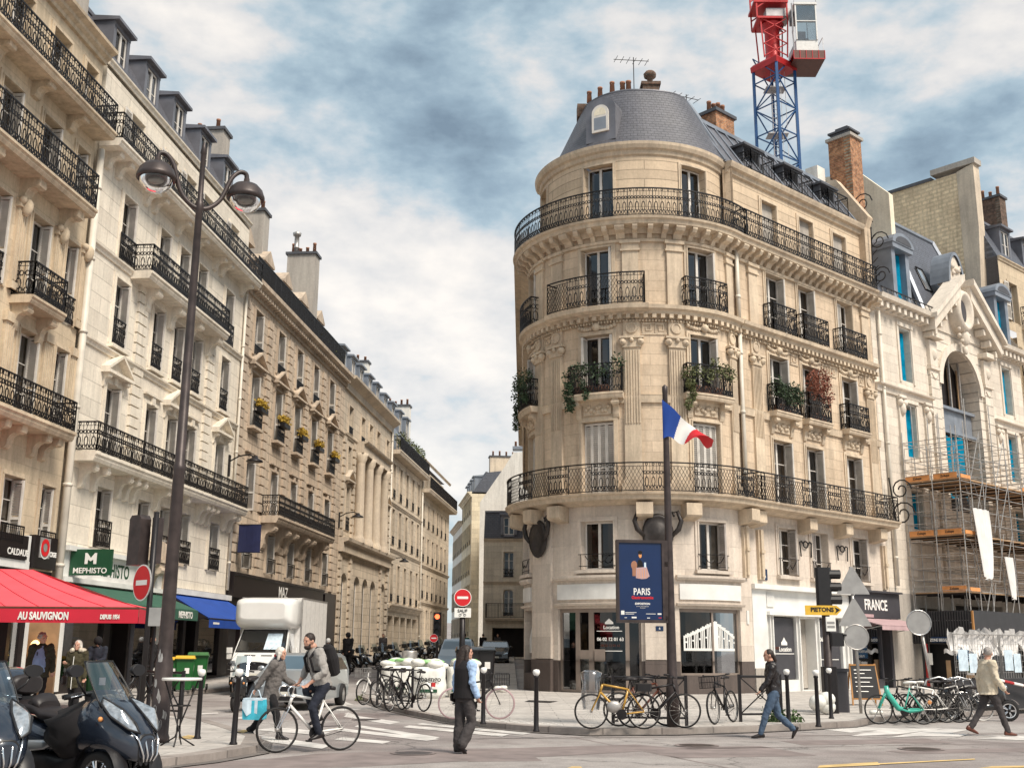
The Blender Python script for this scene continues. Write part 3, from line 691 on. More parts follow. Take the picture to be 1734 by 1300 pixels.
for q in [((1388,1234),(1440,1230),(1520,1233),(1440,1240)),((1440,1246),(1500,1233),(1600,1233),(1520,1243)),((1500,1249),(1580,1235),(1648,1234),(1600,1243)),((1655,1251),(1700,1245),(1800,1247),(1800,1254)),((1560,1246),(1600,1241),(1640,1243),(1625,1247))]:
    px4('road_marking', 'road_white', *q)
px4('yellow_line','road_yellow',(1384,1300),(1388,1296),(1486,1290),(1490,1295)); px4('yellow_line','road_yellow',(1486,1294.5),(1486,1292.5),(1650,1284.5),(1652,1286)); px4('yellow_line','road_yellow',(1655,1301),(1680,1297.5),(1760,1296),(1760,1299))
px4('yellow_line','road_yellow',(960,1301),(968,1298),(984,1298),(986,1301))
mark('road_patch', [(-8,14),(-2,16.4),(3,19.7),(2.2,20.5),(-3,18.3),(-3.6,17.4)], 'road_patch', .003)
for q in [((1012,1188),(1060,1188),(1050,1193),(1000,1193)),((896,1192),(945,1194),(930,1197),(888,1195))]:
    px4('manhole_cover', 'dark_metal', *q, z=.128)
for (px, py, r) in ((1180,1262,.32),(700,1275,.3),(620,1218,.28),(1560,1268,.32)):
    x, y = pixground(px, py); mb = MB(); mb.face([(x+r*cos(2*pi*k/18), y+r*sin(2*pi*k/18), .0105) for k in range(18)]); tag(mb.build('manhole_cover', 'pole_brown'), kind='structure')
    mb = MB(); mb.grid([[(x+q*cos(2*pi*k/18), y+q*sin(2*pi*k/18), .0118) for k in range(18)] for q in (r*1.0, r*1.22)], closed=True); tag(mb.build('manhole_rim', 'road_patch'), kind='structure')
for pts in ([(-2.5,21.2),(-2.2,21.2),(12,24.4),(12,24.15)],[(3.2,16.2),(3.26,16.2),(1.2,22.2),(1.14,22.2)],[(-9,16.2),(-2,17.3),(-2,17.36),(-9,16.26)],[(5.2,20.6),(8.2,21.4),(8.0,22.4),(5.0,21.6)],[(-.6,17.2),(.5,17.4),(.3,18.6),(-.8,18.4)],[(-1,18.6),(14,22.6),(14,22.68),(-1,18.68)],[(2.6,18.0),(4.9,18.6),(4.4,20.4),(2.1,19.8)],[(-4.6,27.5),(-3.2,27.3),(-3.0,29.6),(-4.3,29.8)],[(6.5,19.0),(9.5,19.9),(9.3,20.5),(6.3,19.6)],[(-7.4,33),(-6.9,33),(-6.4,45),(-6.9,45)]): mark('road_patch', pts, 'road_patch', .0022)
tb = MB()
for i in range(9):
    for j in range(4): tb.lathe([(0,.012),(.03,.010),(.035,0)], (-.7+i*.22-j*.05, 25.0-i*.16+j*.2, .121), 6)
tag(tb.build('tactile_paving', 'tactile'), kind='structure')
for q in [((300,1262),(318,1257),(335,1259),(322,1264)),((400,1251),(412,1247),(422,1249),(412,1253))]: px4('yellow_line','road_yellow',*q, z=.130)

# ---------------------------------------------------------------- left terrace
LF = Fac(A=(-14.7,36.0), D=(.092,1))
def band(F, par, u0, u1, z, prof, mat, name='cornice'):
    mb = MB(); F.sweep(mb, [(d, z+q) for d, q in prof], u0, u1); return mb.build(name, mat, par)
CORN = [(0,-.5),(.12,-.5),(.15,-.38),(.28,-.3),(.30,-.18),(.50,-.1),(.52,0),(0,.05)]
STR = [(0,-.22),(.06,-.22),(.10,-.1),(.16,-.06),(.17,0),(0,.02)]
def body(F, par, u0, u1, z0, z1, depth, mat, front=-.77):
    mb = MB(); F.box(mb, u0, u1, z0, z1, -depth, front)
    for u in (u0+.004, u1-.004): mb.face([F.p(u,front,z0),F.p(u,-.002,z0),F.p(u,-.002,z1),F.p(u,front,z1)])
    mb.face([F.p(u0,front,z1),F.p(u1,front,z1),F.p(u1,0,z1),F.p(u0,0,z1)]); return mb.build('party_wall', mat, par)
def bld(name, F, u, label, cat='building', group=None):
    p = F.p(u, -3, 0); return root(name, (p[0], p[1], gz(p[0], p[1])), label, cat, group)
def rows_wall(F, B, u0, u1, z0, z1, cols, rows, wallm, trimm, extra=(), back='interior_dark', depth=.75):
    ops = list(extra)
    for r in rows:
        for i, (u, w) in enumerate(r.get('cols', cols)):
            ww = r.get('w', w); ops.append((u-ww/2, u+ww/2, r['z'], r['z']+r['h'], r.get('arch', 0)))
    mb = MB(); F.wall(mb, u0, u1, z0, z1, ops, depth=depth); wl = mb.build('wall', [wallm, back], B)
    for r in rows:
        for i, (u, w) in enumerate(r.get('cols', cols)):
            ww = r.get('w', w)
            kw = dict(trim=trimm, shut='jamb', sides=(1,)); kw.update(r.get('kw', {}))
            wo_ = window(F, B, u, r['z'], ww, r['h'], **kw)
            if r.get('sill'):
                sb = MB(); F.box(sb, u-ww/2-.14, u+ww/2+.14, r['z']-.14, r['z']-.005, 0, r['sill']); sb.build('sill', trimm, wo_)
            if r.get('rail') and i not in r.get('norail', ()):
                window_rail(F, wo_, u, r['z']+r.get('rz', .0), ww+.06, r['rail'], r.get('style', 'scroll'), d=r.get('rd', .06))
            if r.get('ped') and i in r['ped']:
                pb = MB(); pediment(F, pb, u, r['z']+r['h']+.3, ww+.9, .62, .34); bracket(F, pb, u-ww/2-.2, r['z']+r['h']+.3, .16, .5, .26); bracket(F, pb, u+ww/2+.2, r['z']+r['h']+.3, .16, .5, .26)
                pb.build('pediment', trimm, wo_)
            if r.get('key'):
                kb = MB(); F.box(kb, u-.14, u+.14, r['z']+r['h']+.02, r['z']+r['h']+.34, 0, .13); F.box(kb, u-ww/2-.25, u+ww/2+.25, r['z']+r['h']+.34, r['z']+r['h']+.42, 0, .16); kb.build('keystone', trimm, wo_)
    return wl
def mansard(F, B, u0, u1, z0, slope, ztop, back=9, mat='slate', d0=0.0, zmat='zinc'):
    mb = MB(); st = [u0, u1]
    d1, z1 = d0-slope, ztop
    F.sweep(mb, [(d0,z0),(d1,z1),(-back,z1+.9),(-back,z0)], u0, u1)
    o = mb.build('roof', mat, B)
    zb = MB(); F.box(zb, u0, u1, z1-.06, z1+.1, d1-.12, d1+.10); zb.build('roof_edge', zmat, o); return o
def dormer(F, B, u, z0, w, h, d0, depth=1.8, mat='zinc', ped=False, trim='window_white', arch=False, shade='pane_glass'):
    mb = MB()
    F.box(mb, u-w/2-.22, u-w/2, z0, z0+h, d0-depth, d0); F.box(mb, u+w/2, u+w/2+.22, z0, z0+h, d0-depth, d0); F.box(mb, u-w/2-.22, u+w/2+.22, z0+h, z0+h+.16, d0-depth, d0+.02)
    F.box(mb, u-w/2, u+w/2, z0-.15, z0, d0-depth, d0)
    if ped:
        pr = [(u-w/2-.38,z0+h+.16),(u+w/2+.38,z0+h+.16),(u+w/2+.38,z0+h+.28),(u,z0+h+.95),(u-w/2-.38,z0+h+.28)]
        mb.ext(pr, lambda p, q, t: F.p(p, t, q), d0-depth, d0+.22)
    elif arch:
        n = 8; pr = [(u-(w/2+.34)*cos(pi*i/n), z0+h+.1+.5*sin(pi*i/n)) for i in range(n+1)]
        mb.ext(pr, lambda p, q, t: F.p(p, t, q), d0-depth, d0+.2)
    else:
        F.sweep(mb, [(d0-depth,z0+h+.16),(d0+.22,z0+h+.16),(d0+.22,z0+h+.28),(d0-depth,z0+h+.5)], u-w/2-.32, u+w/2+.32)
    o = mb.build('dormer', mat, B)
    class G: pass
    g = Fac(A=F.p(0,d0,0)[:2], D=F.D) if not F.curved else F
    window(g, o, u, z0, w, h, rec=.08, shut=None, frame_m=trim, curt=False, glassm=shade)
    bk = MB(); F.box(bk, u-w/2, u+w/2, z0, z0+h, d0-.45, d0-.42); bk.build('room_shade', 'interior_dark', o)
    return o
def stack(B, F, u0, u1, d0, d1, z0, z1, mat, npot=4, pm='terracotta', capm=None, along='d', name='chimney'):
    mb = MB(); F.box(mb, u0, u1, z0, z1, d0, d1); o = mb.build(name, mat, B)
    cb = MB(); F.box(cb, u0-.1, u1+.1, z1, z1+.16, d0-.1, d1+.1); cb.build('chimney_cap', capm or 'zinc_dark', o)
    for i in range(npot):
        t = (i+.5)/npot; p = F.p((u0+u1)/2, d0+(d1-d0)*t, z1+.16) if along == 'd' else F.p(u0+(u1-u0)*t, (d0+d1)/2, z1+.16)
        pots(o, [p], .12, random.uniform(.4,.75), pm)
    return o
def antenna(B, p, h=2.2, n=5, rz=0.3):
    mb = MB(); x, y, z = p; mb.tube([(x,y,z),(x,y,z+h)], .025, 4)
    dx, dy = cos(rz), sin(rz); mb.tube([(x-dx*.9,y-dy*.9,z+h-.2),(x+dx*.7,y+dy*.7,z+h-.1)], .016, 4)
    for i in range(n):
        t = -.8+1.4*i/(n-1); c = (x+dx*t, y+dy*t, z+h-.17); mb.tube([(c[0]-dy*.28,c[1]+dx*.28,c[2]),(c[0]+dy*.28,c[1]-dx*.28,c[2])], .012, 4)
    return mb.build('antenna', 'dark_metal', B)
# --- building 1 (tan, cut by the left edge)
B1 = bld('apartment_building', LF, -6, 'tan stone apartment building with three long iron balconies, cut off by the left edge')
c1 = [(-.75,.85),(-2.85,1.15),(-5.3,1.15),(-7.7,1.15),(-10.1,1.15)]
rows_wall(LF, B1, -13, .1, 3.9, 22.0, c1, [dict(z=4.6,h=1.95,rail=.5,style='bars',rd=.2,kw=dict(shut='jamb')), dict(z=8.25,h=2.8), dict(z=11.95,h=2.8,rail=.95,norail=(1,)), dict(z=15.85,h=2.3), dict(z=19.15,h=2.1,kw=dict(shut=None))], 'tan_stone', 'tan_trim')
body(LF, B1, -13, .1, 0, 22, 10, 'tan_stone')
balcony(LF, B1, -13, -.95, 8.25, .9, .95, .3, 'scroll', 'tan_trim', brackets=(-.9-.5,-2.1,-3.6,-4.5,-6.0,-7.0,-8.4), bh=.7, bw=.3)
balcony(LF, B1, -4.15, -2.05, 11.85, .75, 1.05, .25, 'scroll', 'tan_trim', brackets=(-2.35,-3.85), bh=.8, bw=.28)
balcony(LF, B1, -13, -1.0, 15.8, .9, 1.2, .28, 'scroll', 'tan_trim', brackets=(-1.6,-4.1,-6.5,-8.9), bh=.8, bw=.4)
balcony(LF, B1, -13, -.05, 19.05, .85, 1.05, .25, 'dense', 'tan_trim', brackets=(-1.8,-4.1,-6.5,-8.9), bh=.5, bw=.4)
band(LF, B1, -13, .1, 22.3, CORN, 'tan_trim'); mansard(LF, B1, -13, .1, 22.35, 1.5, 24.8)
for u in (-4.1,-6.4,-1.75,.0):
    for z0, z1 in ((8.3,11.0),(12.0,14.6)):
        mb = MB(); LF.box(mb, u-.22, u+.22, z0, z1, 0, .1); [LF.box(mb, u-.16+.11*k, u-.11+.11*k, z0+.3, z1-.1, .1, .125) for k in range(4)]; LF.box(mb, u-.28, u+.28, z1, z1+.28, 0, .17); LF.box(mb, u-.28, u+.28, z0, z0+.22, 0, .16)
        mb.smooth = True
        if z0 > 10: mb.sphere(LF.p(u-.2,.17,z1+.22), .13, 8, 6); mb.sphere(LF.p(u+.2,.17,z1+.22), .13, 8, 6); mb.sphere(LF.p(u,.2,z1+.05), .2, 8, 6, (1,.7,1.5))
        mb.build('pilaster', 'tan_trim', B1)
for u in (-.35, -2.0): pass
stack(B1, LF, -.8, .3, -3.4, -.9, 21, 26.0, 'grey_render', 2)
# b1 shop front
mb = MB()
LF.wall(mb, -13, .1, 0, 3.9, [(-1.0,-.15,.2,2.9),(-3.4,-1.3,.35,3.0),(-5.2,-3.9,.2,3.0)], depth=.5); mb.build('shopfront', ['shop_dark','shop_glow'], B1)
for a, b in ((-1.0,-.15),(-3.4,-1.3),(-5.2,-3.9)):
    g = MB(); LF.box(g, a, b, .25, 3.0, -.12, -.10); g.build('shop_window', 'pane_glass', B1)
    g = MB(); [LF.box(g, a+(b-a)*t, a+(b-a)*t+.05, .3, 2.2, -.4, -.3) for t in (.15,.5,.8)]; g.m = 0; g.build('display', 'wood_warm', B1)
mb = MB(); LF.box(mb, -.25, -.02, 0, 3.5, .02, .16); LF.box(mb, -1.25, -1.08, 0, 3.6, .02, .16); mb.build('shop_pilaster', 'shop_white', B1)
pipe(LF, B1, .22, .3, 18.6, .13, .17)
def sign_box(F, B, name, u0, u1, z0, z1, d0, d1, mat, label=None):
    mb = MB(); F.box(mb, u0, u1, z0, z1, d0, d1); o = mb.build(name, mat, B); return o
def front_text(F, s, u, z, d, size, mat, par, bold=.0, sx=1):
    a, b = F.dirs(u); return text(s, size, mat, par, facing(F.p(u, d, z), a), bold=bold, sx=sx)
sg = sign_box(LF, None, 'shop_sign', -1.55, -.12, 3.95, 4.95, .02, .22, 'black_fascia')
tag(sg, 'black fascia board with a red and grey ring emblem, beside the white drainpipe', 'sign')
mb = MB(); LF.box(mb, -1.25, -.62, 4.28, 4.9, .22, .24); mb.build('panel', 'sign_back', sg)
def ring_disc(par, c, right, r0, r1, mat, name='emblem'):
    mb = MB(); M4 = facing(c, right); n = 28; 
    for i in range(n):
        q = []
        for r, k in ((r0,i),(r1,i),(r1,i+1),(r0,i+1)): q.append(tuple(M4 @ Vector((r*cos(2*pi*k/n), r*sin(2*pi*k/n), 0))))
        mb.face(q)
    return mb.build(name, mat, par)
a_, b_ = LF.dirs(0)
ring_disc(sg, LF.p(-.94,.25,4.6), a_, .14, .27, 'sign_red'); ring_disc(sg, LF.p(-.94,.252,4.6), a_, 0, .12, 'sign_back'); ring_disc(sg, LF.p(-.94,.246,4.55), a_, .27, .30, 'sign_white')
front_text(LF, 'CIGE', -.38, 4.42, .225, .2, 'sign_white', sg, .01)
sg = sign_box(LF, None, 'shop_sign', -4.6, -1.9, 4.15, 4.85, .02, .2, 'black_fascia'); tag(sg, 'dark shop sign with white serif lettering, cut by the left edge above the red awning', 'sign')
front_text(LF, 'CALDAUE', -2.45, 4.33, .205, .27, 'sign_white', sg, .005)
wp = MB(); LF.box(wp, -13, -1.6, 3.88, 4.12, 0, .14); LF.box(wp, -1.85, -1.6, 4.12, 4.9, 0, .12); wp.build('shop_trim', 'shop_white', B1)
# --- building 2 (cream)
B2 = bld('apartment_building', LF, 8, 'cream painted apartment building with white drainpipes, iron balconies and zinc dormers')
c2 = [(3.15,1.15),(6.55,1.1),(8.65,1.1),(10.75,1.1),(14.3,1.15)]
rows_wall(LF, B2, .4, 16.5, 4.0, 21.9, c2, [dict(z=4.95,h=2.1,rail=.95,rd=.14), dict(z=8.0,h=2.75,ped=(0,2,4),key=1), dict(z=12.2,h=2.5,rail=1.0,sill=.2), dict(z=15.4,h=2.55), dict(z=19.15,h=2.05,kw=dict(shut='flat',sides=(0,)))], 'cream_rustic', 'cream_trim')
body(LF, B2, .4, 16.5, 0, 22, 11, 'cream_stone')
balcony(LF, B2, .65, 16.45, 7.95, .85, 1.0, .32, 'dense', 'cream_trim', brackets=(1.3,2.2,4.1,4.75,5.4,7.6,9.7,12.0,12.6,13.2,15.4,16.1), bh=.85, bw=.22)
balcony(LF, B2, 3.75, 12.4, 15.35, .85, 1.05, .3, 'scroll', 'cream_trim', brackets=(5.2,7.6,9.7,12.0), bh=.9, bw=.4)
balcony(LF, B2, .35, 16.5, 19.1, .85, 1.0, .28, 'dense', 'cream_trim', brackets=(1.0,1.9,4.4,5.2,7.6,9.7,12.0,12.9,15.8), bh=.6, bw=.3)
mb = MB(); iron_pattern(mb, lambda s_, z: LF.p(13.68+s_, .1, 15.4+z), 1.25, 1, 'scroll'); mb.build('railing', 'iron', B2)
mb = MB(); iron_pattern(mb, lambda s_, z: LF.p(2.5+s_, .1, 15.4+z), 1.3, 1, 'scroll'); mb.build('railing', 'iron', B2)
for z in (15.35, 11.95): band(LF, B2, .4, 3.7 if z > 15 else 16.5, z, STR, 'cream_trim', 'string_course')
band(LF, B2, 12.5, 16.5, 15.35, STR, 'cream_trim', 'string_course')
band(LF, B2, .4, 16.5, 22.25, STR, 'cream_trim')
for u in (4.95, 12.4):
    mb = MB(); z = 8.0
    while z < 14.9: LF.box(mb, u-.42, u+.42, z, z+.34, 0, .11); z += .40
    mb.build('quoin', 'cream_trim', B2)
mansard(LF, B2, .4, 16.5, 22.3, 1.3, 24.6)
for u in (2.0,4.9,7.8,10.9,14.0): dormer(LF, B2, u, 22.45, .95, 1.75, -.35, 2.2, 'zinc')
stack(B2, LF, 15.4, 16.4, -4.2, -1.3, 22, 26.9, 'grey_render', 3)
pipe(LF, B2, 16.35, 4.2, 18.7, .07, .12)
# mephisto shop
mb = MB(); LF.wall(mb, .4, 16.5, 0, 4.0, [(1.2,4.2,.5,3.1),(4.7,6.2,.2,3.1),(6.6,8.4,.5,3.1),(9.3,11.6,.4,3.3),(11.9,13.0,.2,3.3),(13.4,16.0,.4,3.3)], depth=.6); mb.build('shopfront', ['shop_dark','interior_dark'], B2)
mb = MB(); LF.box(mb, .45, 9.0, 4.66, 4.82, .0, .34); LF.box(mb, .45, 9.0, 3.66, 3.82, 0, .26); LF.box(mb, .45, 9.0, 3.82, 4.66, 0, .12); LF.box(mb, .45,1.1,.2,3.66,0,.1); LF.box(mb, 8.5,9.0,.2,3.66,0,.1); LF.box(mb, 9.05, 16.5, 3.72, 3.95, 0, .3); mb.build('fascia', 'shop_white', B2)
for a, b in ((1.25,4.15),(6.65,8.35),(9.35,11.55),(13.45,15.95)): mb = MB(); LF.box(mb, a, b, .55, 3.1, -.14, -.12); mb.build('shop_window', 'pane_glass', B2)
for a, b in ((1.7,2.0),(2.4,3.2),(7.0,7.6),(9.8,10.2),(10.6,11.2),(14.0,14.7),(15,15.4)):
    mb = MB(); LF.box(mb, a, b, .8, 2.3, -.5, -.4); LF.box(mb, a-.2, b+.2, .7, .8, -.55, -.2); mb.build('display', random.choice(('wood_warm','shop_white','leaf_olive')), B2)
fl = front_text(LF, 'MEPHISTO', 4.3, 4.22, .125, .66, 'sign_green', B2, .012, .85)
front_text(LF, 'M', 7.4, 4.22, .125, .62, 'sign_green', B2, .012)
mb = MB(); mb.ext([(6.0,4.9),(9.6,4.9),(9.3,5.15),(8.8,5.45),(7.8,5.62),(6.8,5.45),(6.3,5.15)], lambda p, q, t: LF.p(p, t, q), 0, .42); LF.box(mb, 5.9, 9.7, 4.78, 4.9, .36, .56); mb.build('door_pediment', 'weathered_trim', B2)
for u in (7.3, 8.5):
    mb = MB(); bracket(LF, mb, u+.4, 4.75, .4, 1.3, .5); mb.build('bracket', 'weathered_trim', B2)
sg = sign_box(LF, None, 'projecting_sign', .95, 1.07, 3.88, 4.72, .15, 1.55, 'sign_green'); tag(sg, 'square green hanging sign with a white M emblem and lettering, beside the drainpipe', 'sign')
fp = facing(LF.p(.94,.85,4.02), (1,-.09,0)); text('MEPHISTO', .25, 'sign_white', sg, fp, bold=.004); 
mb = MB(); fm = facing(LF.p(.938,.85,4.4), (1,-.09,0)); pts = [(-.2,-.16),(-.2,.2),(-.13,.2),(0,.04),(.13,.2),(.2,.2),(.2,-.16),(.1,-.16),(.09,-.02),(0,-.07),(-.09,-.02),(-.1,-.16)]
mb.ext(pts, lambda p, q, t: tuple(fm @ Vector((p, q, t))), 0, .006); mb.build('emblem', 'sign_white', sg)
# wall lamps on brackets
def wall_lamp(F, u, z, label):
    b = root('wall_lamp', F.p(u,0,z), label, 'street lamp', 'wall street lamps on the left terrace')
    mb = MB(); F.box(mb, u-.08, u+.08, z-.9, z+.1, .005, .08); mb.tube([F.p(u,.05,z-.2),F.p(u,.5,z+.05),F.p(u,1.0,z+.12),F.p(u,1.25,z-.02)], .035, 6); mb.build('arm', 'dark_metal', b)
    mb = MB(); mb.smooth = True; mb.lathe([(0,.16),(.12,.14),(.16,.04),(.34,-.05),(.40,-.12),(.38,-.14),(0,-.13)], F.p(u,1.25,z-.1), 14); mb.build('shade', 'dark_metal', b)
wall_lamp(LF, 15.7, 10.3, 'small iron lamp on a curved arm, at the seam of the cream and weathered facades')
wall_lamp(LF, 37.2, 10.2, 'dark wall lamp on an arm beside the tall columns of the bank facade')
wall_lamp(LF, 54.0, 8.6, 'wall lamp on an arm at the seam after the column facade')
# --- building 3 (weathered)
B3 = bld('apartment_building', LF, 27, 'weathered brown stone apartment building with yellow flower boxes and a dark roof terrace screen')
c3 = [(18.75,1.25),(22.7,1.2),(26.35,1.2),(29.95,1.2),(33.8,1.25)]
rows_wall(LF, B3, 16.5, 37.4, 5.0, 19.4, c3, [dict(z=5.35,h=2.0,rail=.75,style='bars',rd=.16), dict(z=8.2,h=2.45,key=1), dict(z=12.3,h=2.75,rail=1.1,rd=.28,sill=.35,ped=(0,1,2,3,4)), dict(z=15.95,h=2.35,rail=.5,style='panel',rd=.12)], 'weathered_stone', 'weathered_trim')
body(LF, B3, 16.5, 37.4, 0, 19.4, 11, 'weathered_stone')
balcony(LF, B3, 20.7, 32.4, 8.15, 1.05, 1.05, .35, 'dense', 'weathered_trim', brackets=(21.2,23.7,25.2,27.5,28.8,31.8), bh=1.3, bw=.5)
o = band(LF, B3, 16.5, 37.4, 19.55, [(0,-.75),(.1,-.75),(.1,-.45),(.35,-.35),(.6,-.2),(.62,0),(0,.03)], 'weathered_trim')
mb = MB(); dentils(LF, mb, 16.6, 37.3, 19.0, 19.18, .1, .42, .2, .2); mb.build('dentils', 'weathered_trim', o)
rb = MB(); iron_pattern(rb, lambda s_, z: LF.p(16.7+s_, .5, 19.58+z), 18.3, 1.05, 'panel'); rb.build('terrace_screen', 'iron', B3)
for i in range(4):
    foliage('terrace_plant', 'leaf_olive', B3, [(LF.p(29+2*i,.1,20.3)[0], LF.p(29+2*i,.1,20.3)[1], 20.3, .4,.9,.6)], 160, .14, i)
for u in (16.9, 20.7, 24.5, 28.1, 31.9, 35.6):
    mb = MB(); z = 5.1
    while z < 18.4:
        if not (u > 20 and u < 32 and 7.6 < z < 8.3): LF.box(mb, u-.36, u+.36, z, z+.38, 0, .10)
        z += .46
    mb.build('quoin', 'weathered_trim', B3)
band(LF, B3, 16.5, 37.4, 15.6, STR, 'weathered_trim', 'string_course')
mansard(LF, B3, 16.5, 37.4, 19.6, 1.8, 21.6, d0=-.9)
for u in (18.0,21.5,25.0,28.6,32.4): dormer(LF, B3, u, 19.8, 1.0, 1.9, -.7, 2.6, 'weathered_trim', ped=True)
dormer(LF, B3, 35.9, 20.2, 1.0, 1.5, -.9, 2.6, 'zinc')
stack(B3, LF, 21.2, 22.2, -2.4, -.9, 20, 24.9, 'grey_render', 3); stack(B3, LF, 30, 31, -2.2, -.4, 20, 25.6, 'grey_render', 4)
for u, d in ((21.6,-2.2),(30.5,-1.8)):
    p = LF.p(u,d,25 if u < 30 else 25.7); mb = MB(); mb.smooth = True; mb.lathe([(0,0),(.16,0),(.16,.5),(.2,.52),(.16,.56),(.15,1.3),(.24,1.32),(.28,1.5),(.1,1.6),(0,1.6)], p, 10); mb.build('flue_pipe', 'galv', B3)
antenna(B2, LF.p(17,-3,24.8), 3.2, 5, .2); antenna(B3, LF.p(21,-3.5,22), 3.4, 4, -.2)
for i, (u, w) in enumerate(c3):
    p = LF.p(u, .45, 13.35); b = root('flower_box', LF.p(u,.42,13.2), ['yellow flower box beside the white drainpipe, nearest of the five', 'yellow flower box on the second window rail from the drainpipe', 'yellow flower box on the middle of five window rails', 'yellow flower box on the fourth window rail from the drainpipe', 'yellow flower box farthest from the drainpipe, smallest of the five'][i], 'flower box', 'flower boxes on the weathered facade')
    mb = MB(); LF.box(mb, u-.55, u+.55, 13.05, 13.28, .36, .62); mb.build('trough', 'iron', b)
    foliage('flowers', 'leaf_yellow', b, [(p[0]+(t)*LF.D[0]*.4, p[1]+t*LF.D[1]*.4, 13.48, .2,.25,.24) for t in (-1,0,1)], 420, .13, i)
# b3 shop
mb = MB(); LF.wall(mb, 16.5, 37.4, 0, 5.0, [(17.2,20,.4,3.6),(20.5,23,.4,3.6),(23.5,26,.3,3.6),(26.5,29,.4,3.6),(29.5,32,.4,3.6),(33.2,34.6,.3,4.9)], depth=.6); mb.build('shopfront', ['black_fascia','interior_dark'], B3)
mb = MB(); LF.sweep(mb, [(0,3.9),(.3,3.9),(.32,4.9),(.42,4.95),(.42,5.05),(0,5.1)], 16.6, 32.9); fs = mb.build('fascia', 'black_fascia', B3)
front_text(LF, 'MAZ', 24.5, 4.45, .335, .8, 'sign_white', fs, .01)
# --- building 4 (bank with columns)
B4 = bld('bank_building', LF, 45, 'stone bank building with giant fluted columns over a rusticated arcade')
c4 = [(39.3,1.2),(43.1,1.2),(45.75,1.2),(48.4,1.2),(52.0,1.1)]
rows_wall(LF, B4, 37.4, 53.5, .3, 19.0, c4, [dict(z=1.2,h=5.3,arch=.6,w=1.7,kw=dict(shut=None,trim=None,bars=3)), dict(z=9.3,h=3.0,cols=[(39.3,1.1),(52.0,1.1)],ped=(0,1),rail=.9,kw=dict(shut=None)), dict(z=13.0,h=2.0,cols=[(39.3,1.0),(52.0,1.0)],kw=dict(shut=None)),
    dict(z=9.0,h=5.9,w=1.5,cols=[(43.1,1.5),(45.75,1.5),(48.4,1.5)],kw=dict(shut=None,trim=None,bars=3)), dict(z=15.9,h=1.9,rail=.5,style='panel',kw=dict(shut=None))], 'far_stone', 'far_trim')
body(LF, B4, 37.4, 53.5, 0, 19, 11, 'far_stone')
for u in (41.6,44.4,47.1,49.9):
    mb = MB(); mb.smooth = True; c = LF.p(u,.32,0); R_ = .36
    mb.lathe([(R_*1.3,8.7),(R_*1.3,8.95),(R_*1.08,9.1),(R_,9.25),(R_*.86,14.2),(R_*.9,14.3),(R_*1.25,14.6),(R_*1.2,14.7),(R_*1.45,14.95),(0,14.95)], (c[0],c[1],0), 16); mb.build('column', 'far_trim', B4)
band(LF, B4, 37.4, 53.5, 8.7, [(0,-.9),(.35,-.9),(.35,-.3),(.65,-.2),(.7,0),(0,.02)], 'far_trim'); band(LF, B4, 41.1, 50.4, 15.75, [(0,-.8),(.62,-.8),(.62,-.2),(.85,-.1),(.9,0),(0,.02)], 'far_trim')
band(LF, B4, 37.4, 53.5, 15.7, STR, 'far_trim', 'string_course'); band(LF, B4, 37.4, 53.5, 19.6, [(0,-.9),(.15,-.9),(.2,-.5),(.6,-.25),(.75,-.15),(.78,0),(0,.05)], 'far_trim')
for u in (37.8,40.7,50.7,53.1):
    mb = MB(); z = .5
    while z < 15.2:
        if not 7.6 < z < 8.8: LF.box(mb, u-.3, u+.3, z, z+.4, 0, .13)
        z += .52
    mb.build('quoin', 'far_trim', B4)
mansard(LF, B4, 37.4, 53.5, 19.6, 1.6, 22.2, d0=-.4, mat='slate_blue')
for u in (38.8,41.6,44.2,47.2,50): dormer(LF, B4, u, 20.0, 1.1, 1.7, -.5, 2.4, 'zinc_light')
stack(B4, LF, 52.6, 53.5, -4.5, -2, 20, 24.5, 'white_render', 4)
# --- buildings 5, 6
B5 = bld('apartment_building', LF, 60, 'narrow windowed apartment building with a dark planted roof balcony, beyond the column facade')
c5 = [(55.1,1.1),(58.0,1.1),(60.9,1.1),(63.8,1.1),(66.7,1.1)]
rows_wall(LF, B5, 53.5, 68.3, .5, 17.3, c5, [dict(z=5.3,h=3.0,kw=dict(shut=None),rail=.6), dict(z=9.8,h=2.9,rail=.7,kw=dict(shut=None,bars=0)), dict(z=13.6,h=2.8,rail=.7,kw=dict(shut=None,bars=0))], 'far_stone', 'far_trim', extra=[(54.2+2.8*i,56.4+2.8*i,1.3,4.2) for i in range(5)])
body(LF, B5, 53.5, 68.3, 0, 17.3, 11, 'far_stone')
balcony(LF, B5, 53.6, 68.3, 17.4, .8, 1.1, .35, 'panel', 'far_trim'); band(LF, B5, 53.5, 68.3, 9.5, STR, 'far_trim', 'string_course'); band(LF, B5, 53.5, 68.3, 13.2, STR, 'far_trim', 'string_course'); band(LF, B5, 53.5, 68.3, 5.1, CORN, 'far_trim')
foliage('terrace_plant', 'leaf_olive', B5, [(*LF.p(u,.2,0)[:2], 18.8, .5,1.4,.7) for u in (57,60,63,66)], 900, .2, 3)
rows_wall(Fac(A=LF.p(0,-.9,0)[:2], D=LF.D), B5, 53.5, 68.3, 17.4, 20.2, c5, [dict(z=17.6,h=2.0,kw=dict(shut=None))], 'zinc_light', 'far_trim')
mansard(LF, B5, 53.5, 68.3, 20.2, 1.4, 22.6, d0=-.9, mat='slate_blue')
for u in (55.5,58.8,62.2,65.5): dormer(LF, B5, u, 20.4, 1.2, 1.7, -1.0, 2, 'zinc_light')
stack(B5, LF, 67.3, 68.3, -4, -1.2, 19, 24.0, 'white_render', 5)
B6 = bld('apartment_building', LF, 77, 'farthest apartment building of the left terrace, with a slate grey balcony band under its attic')
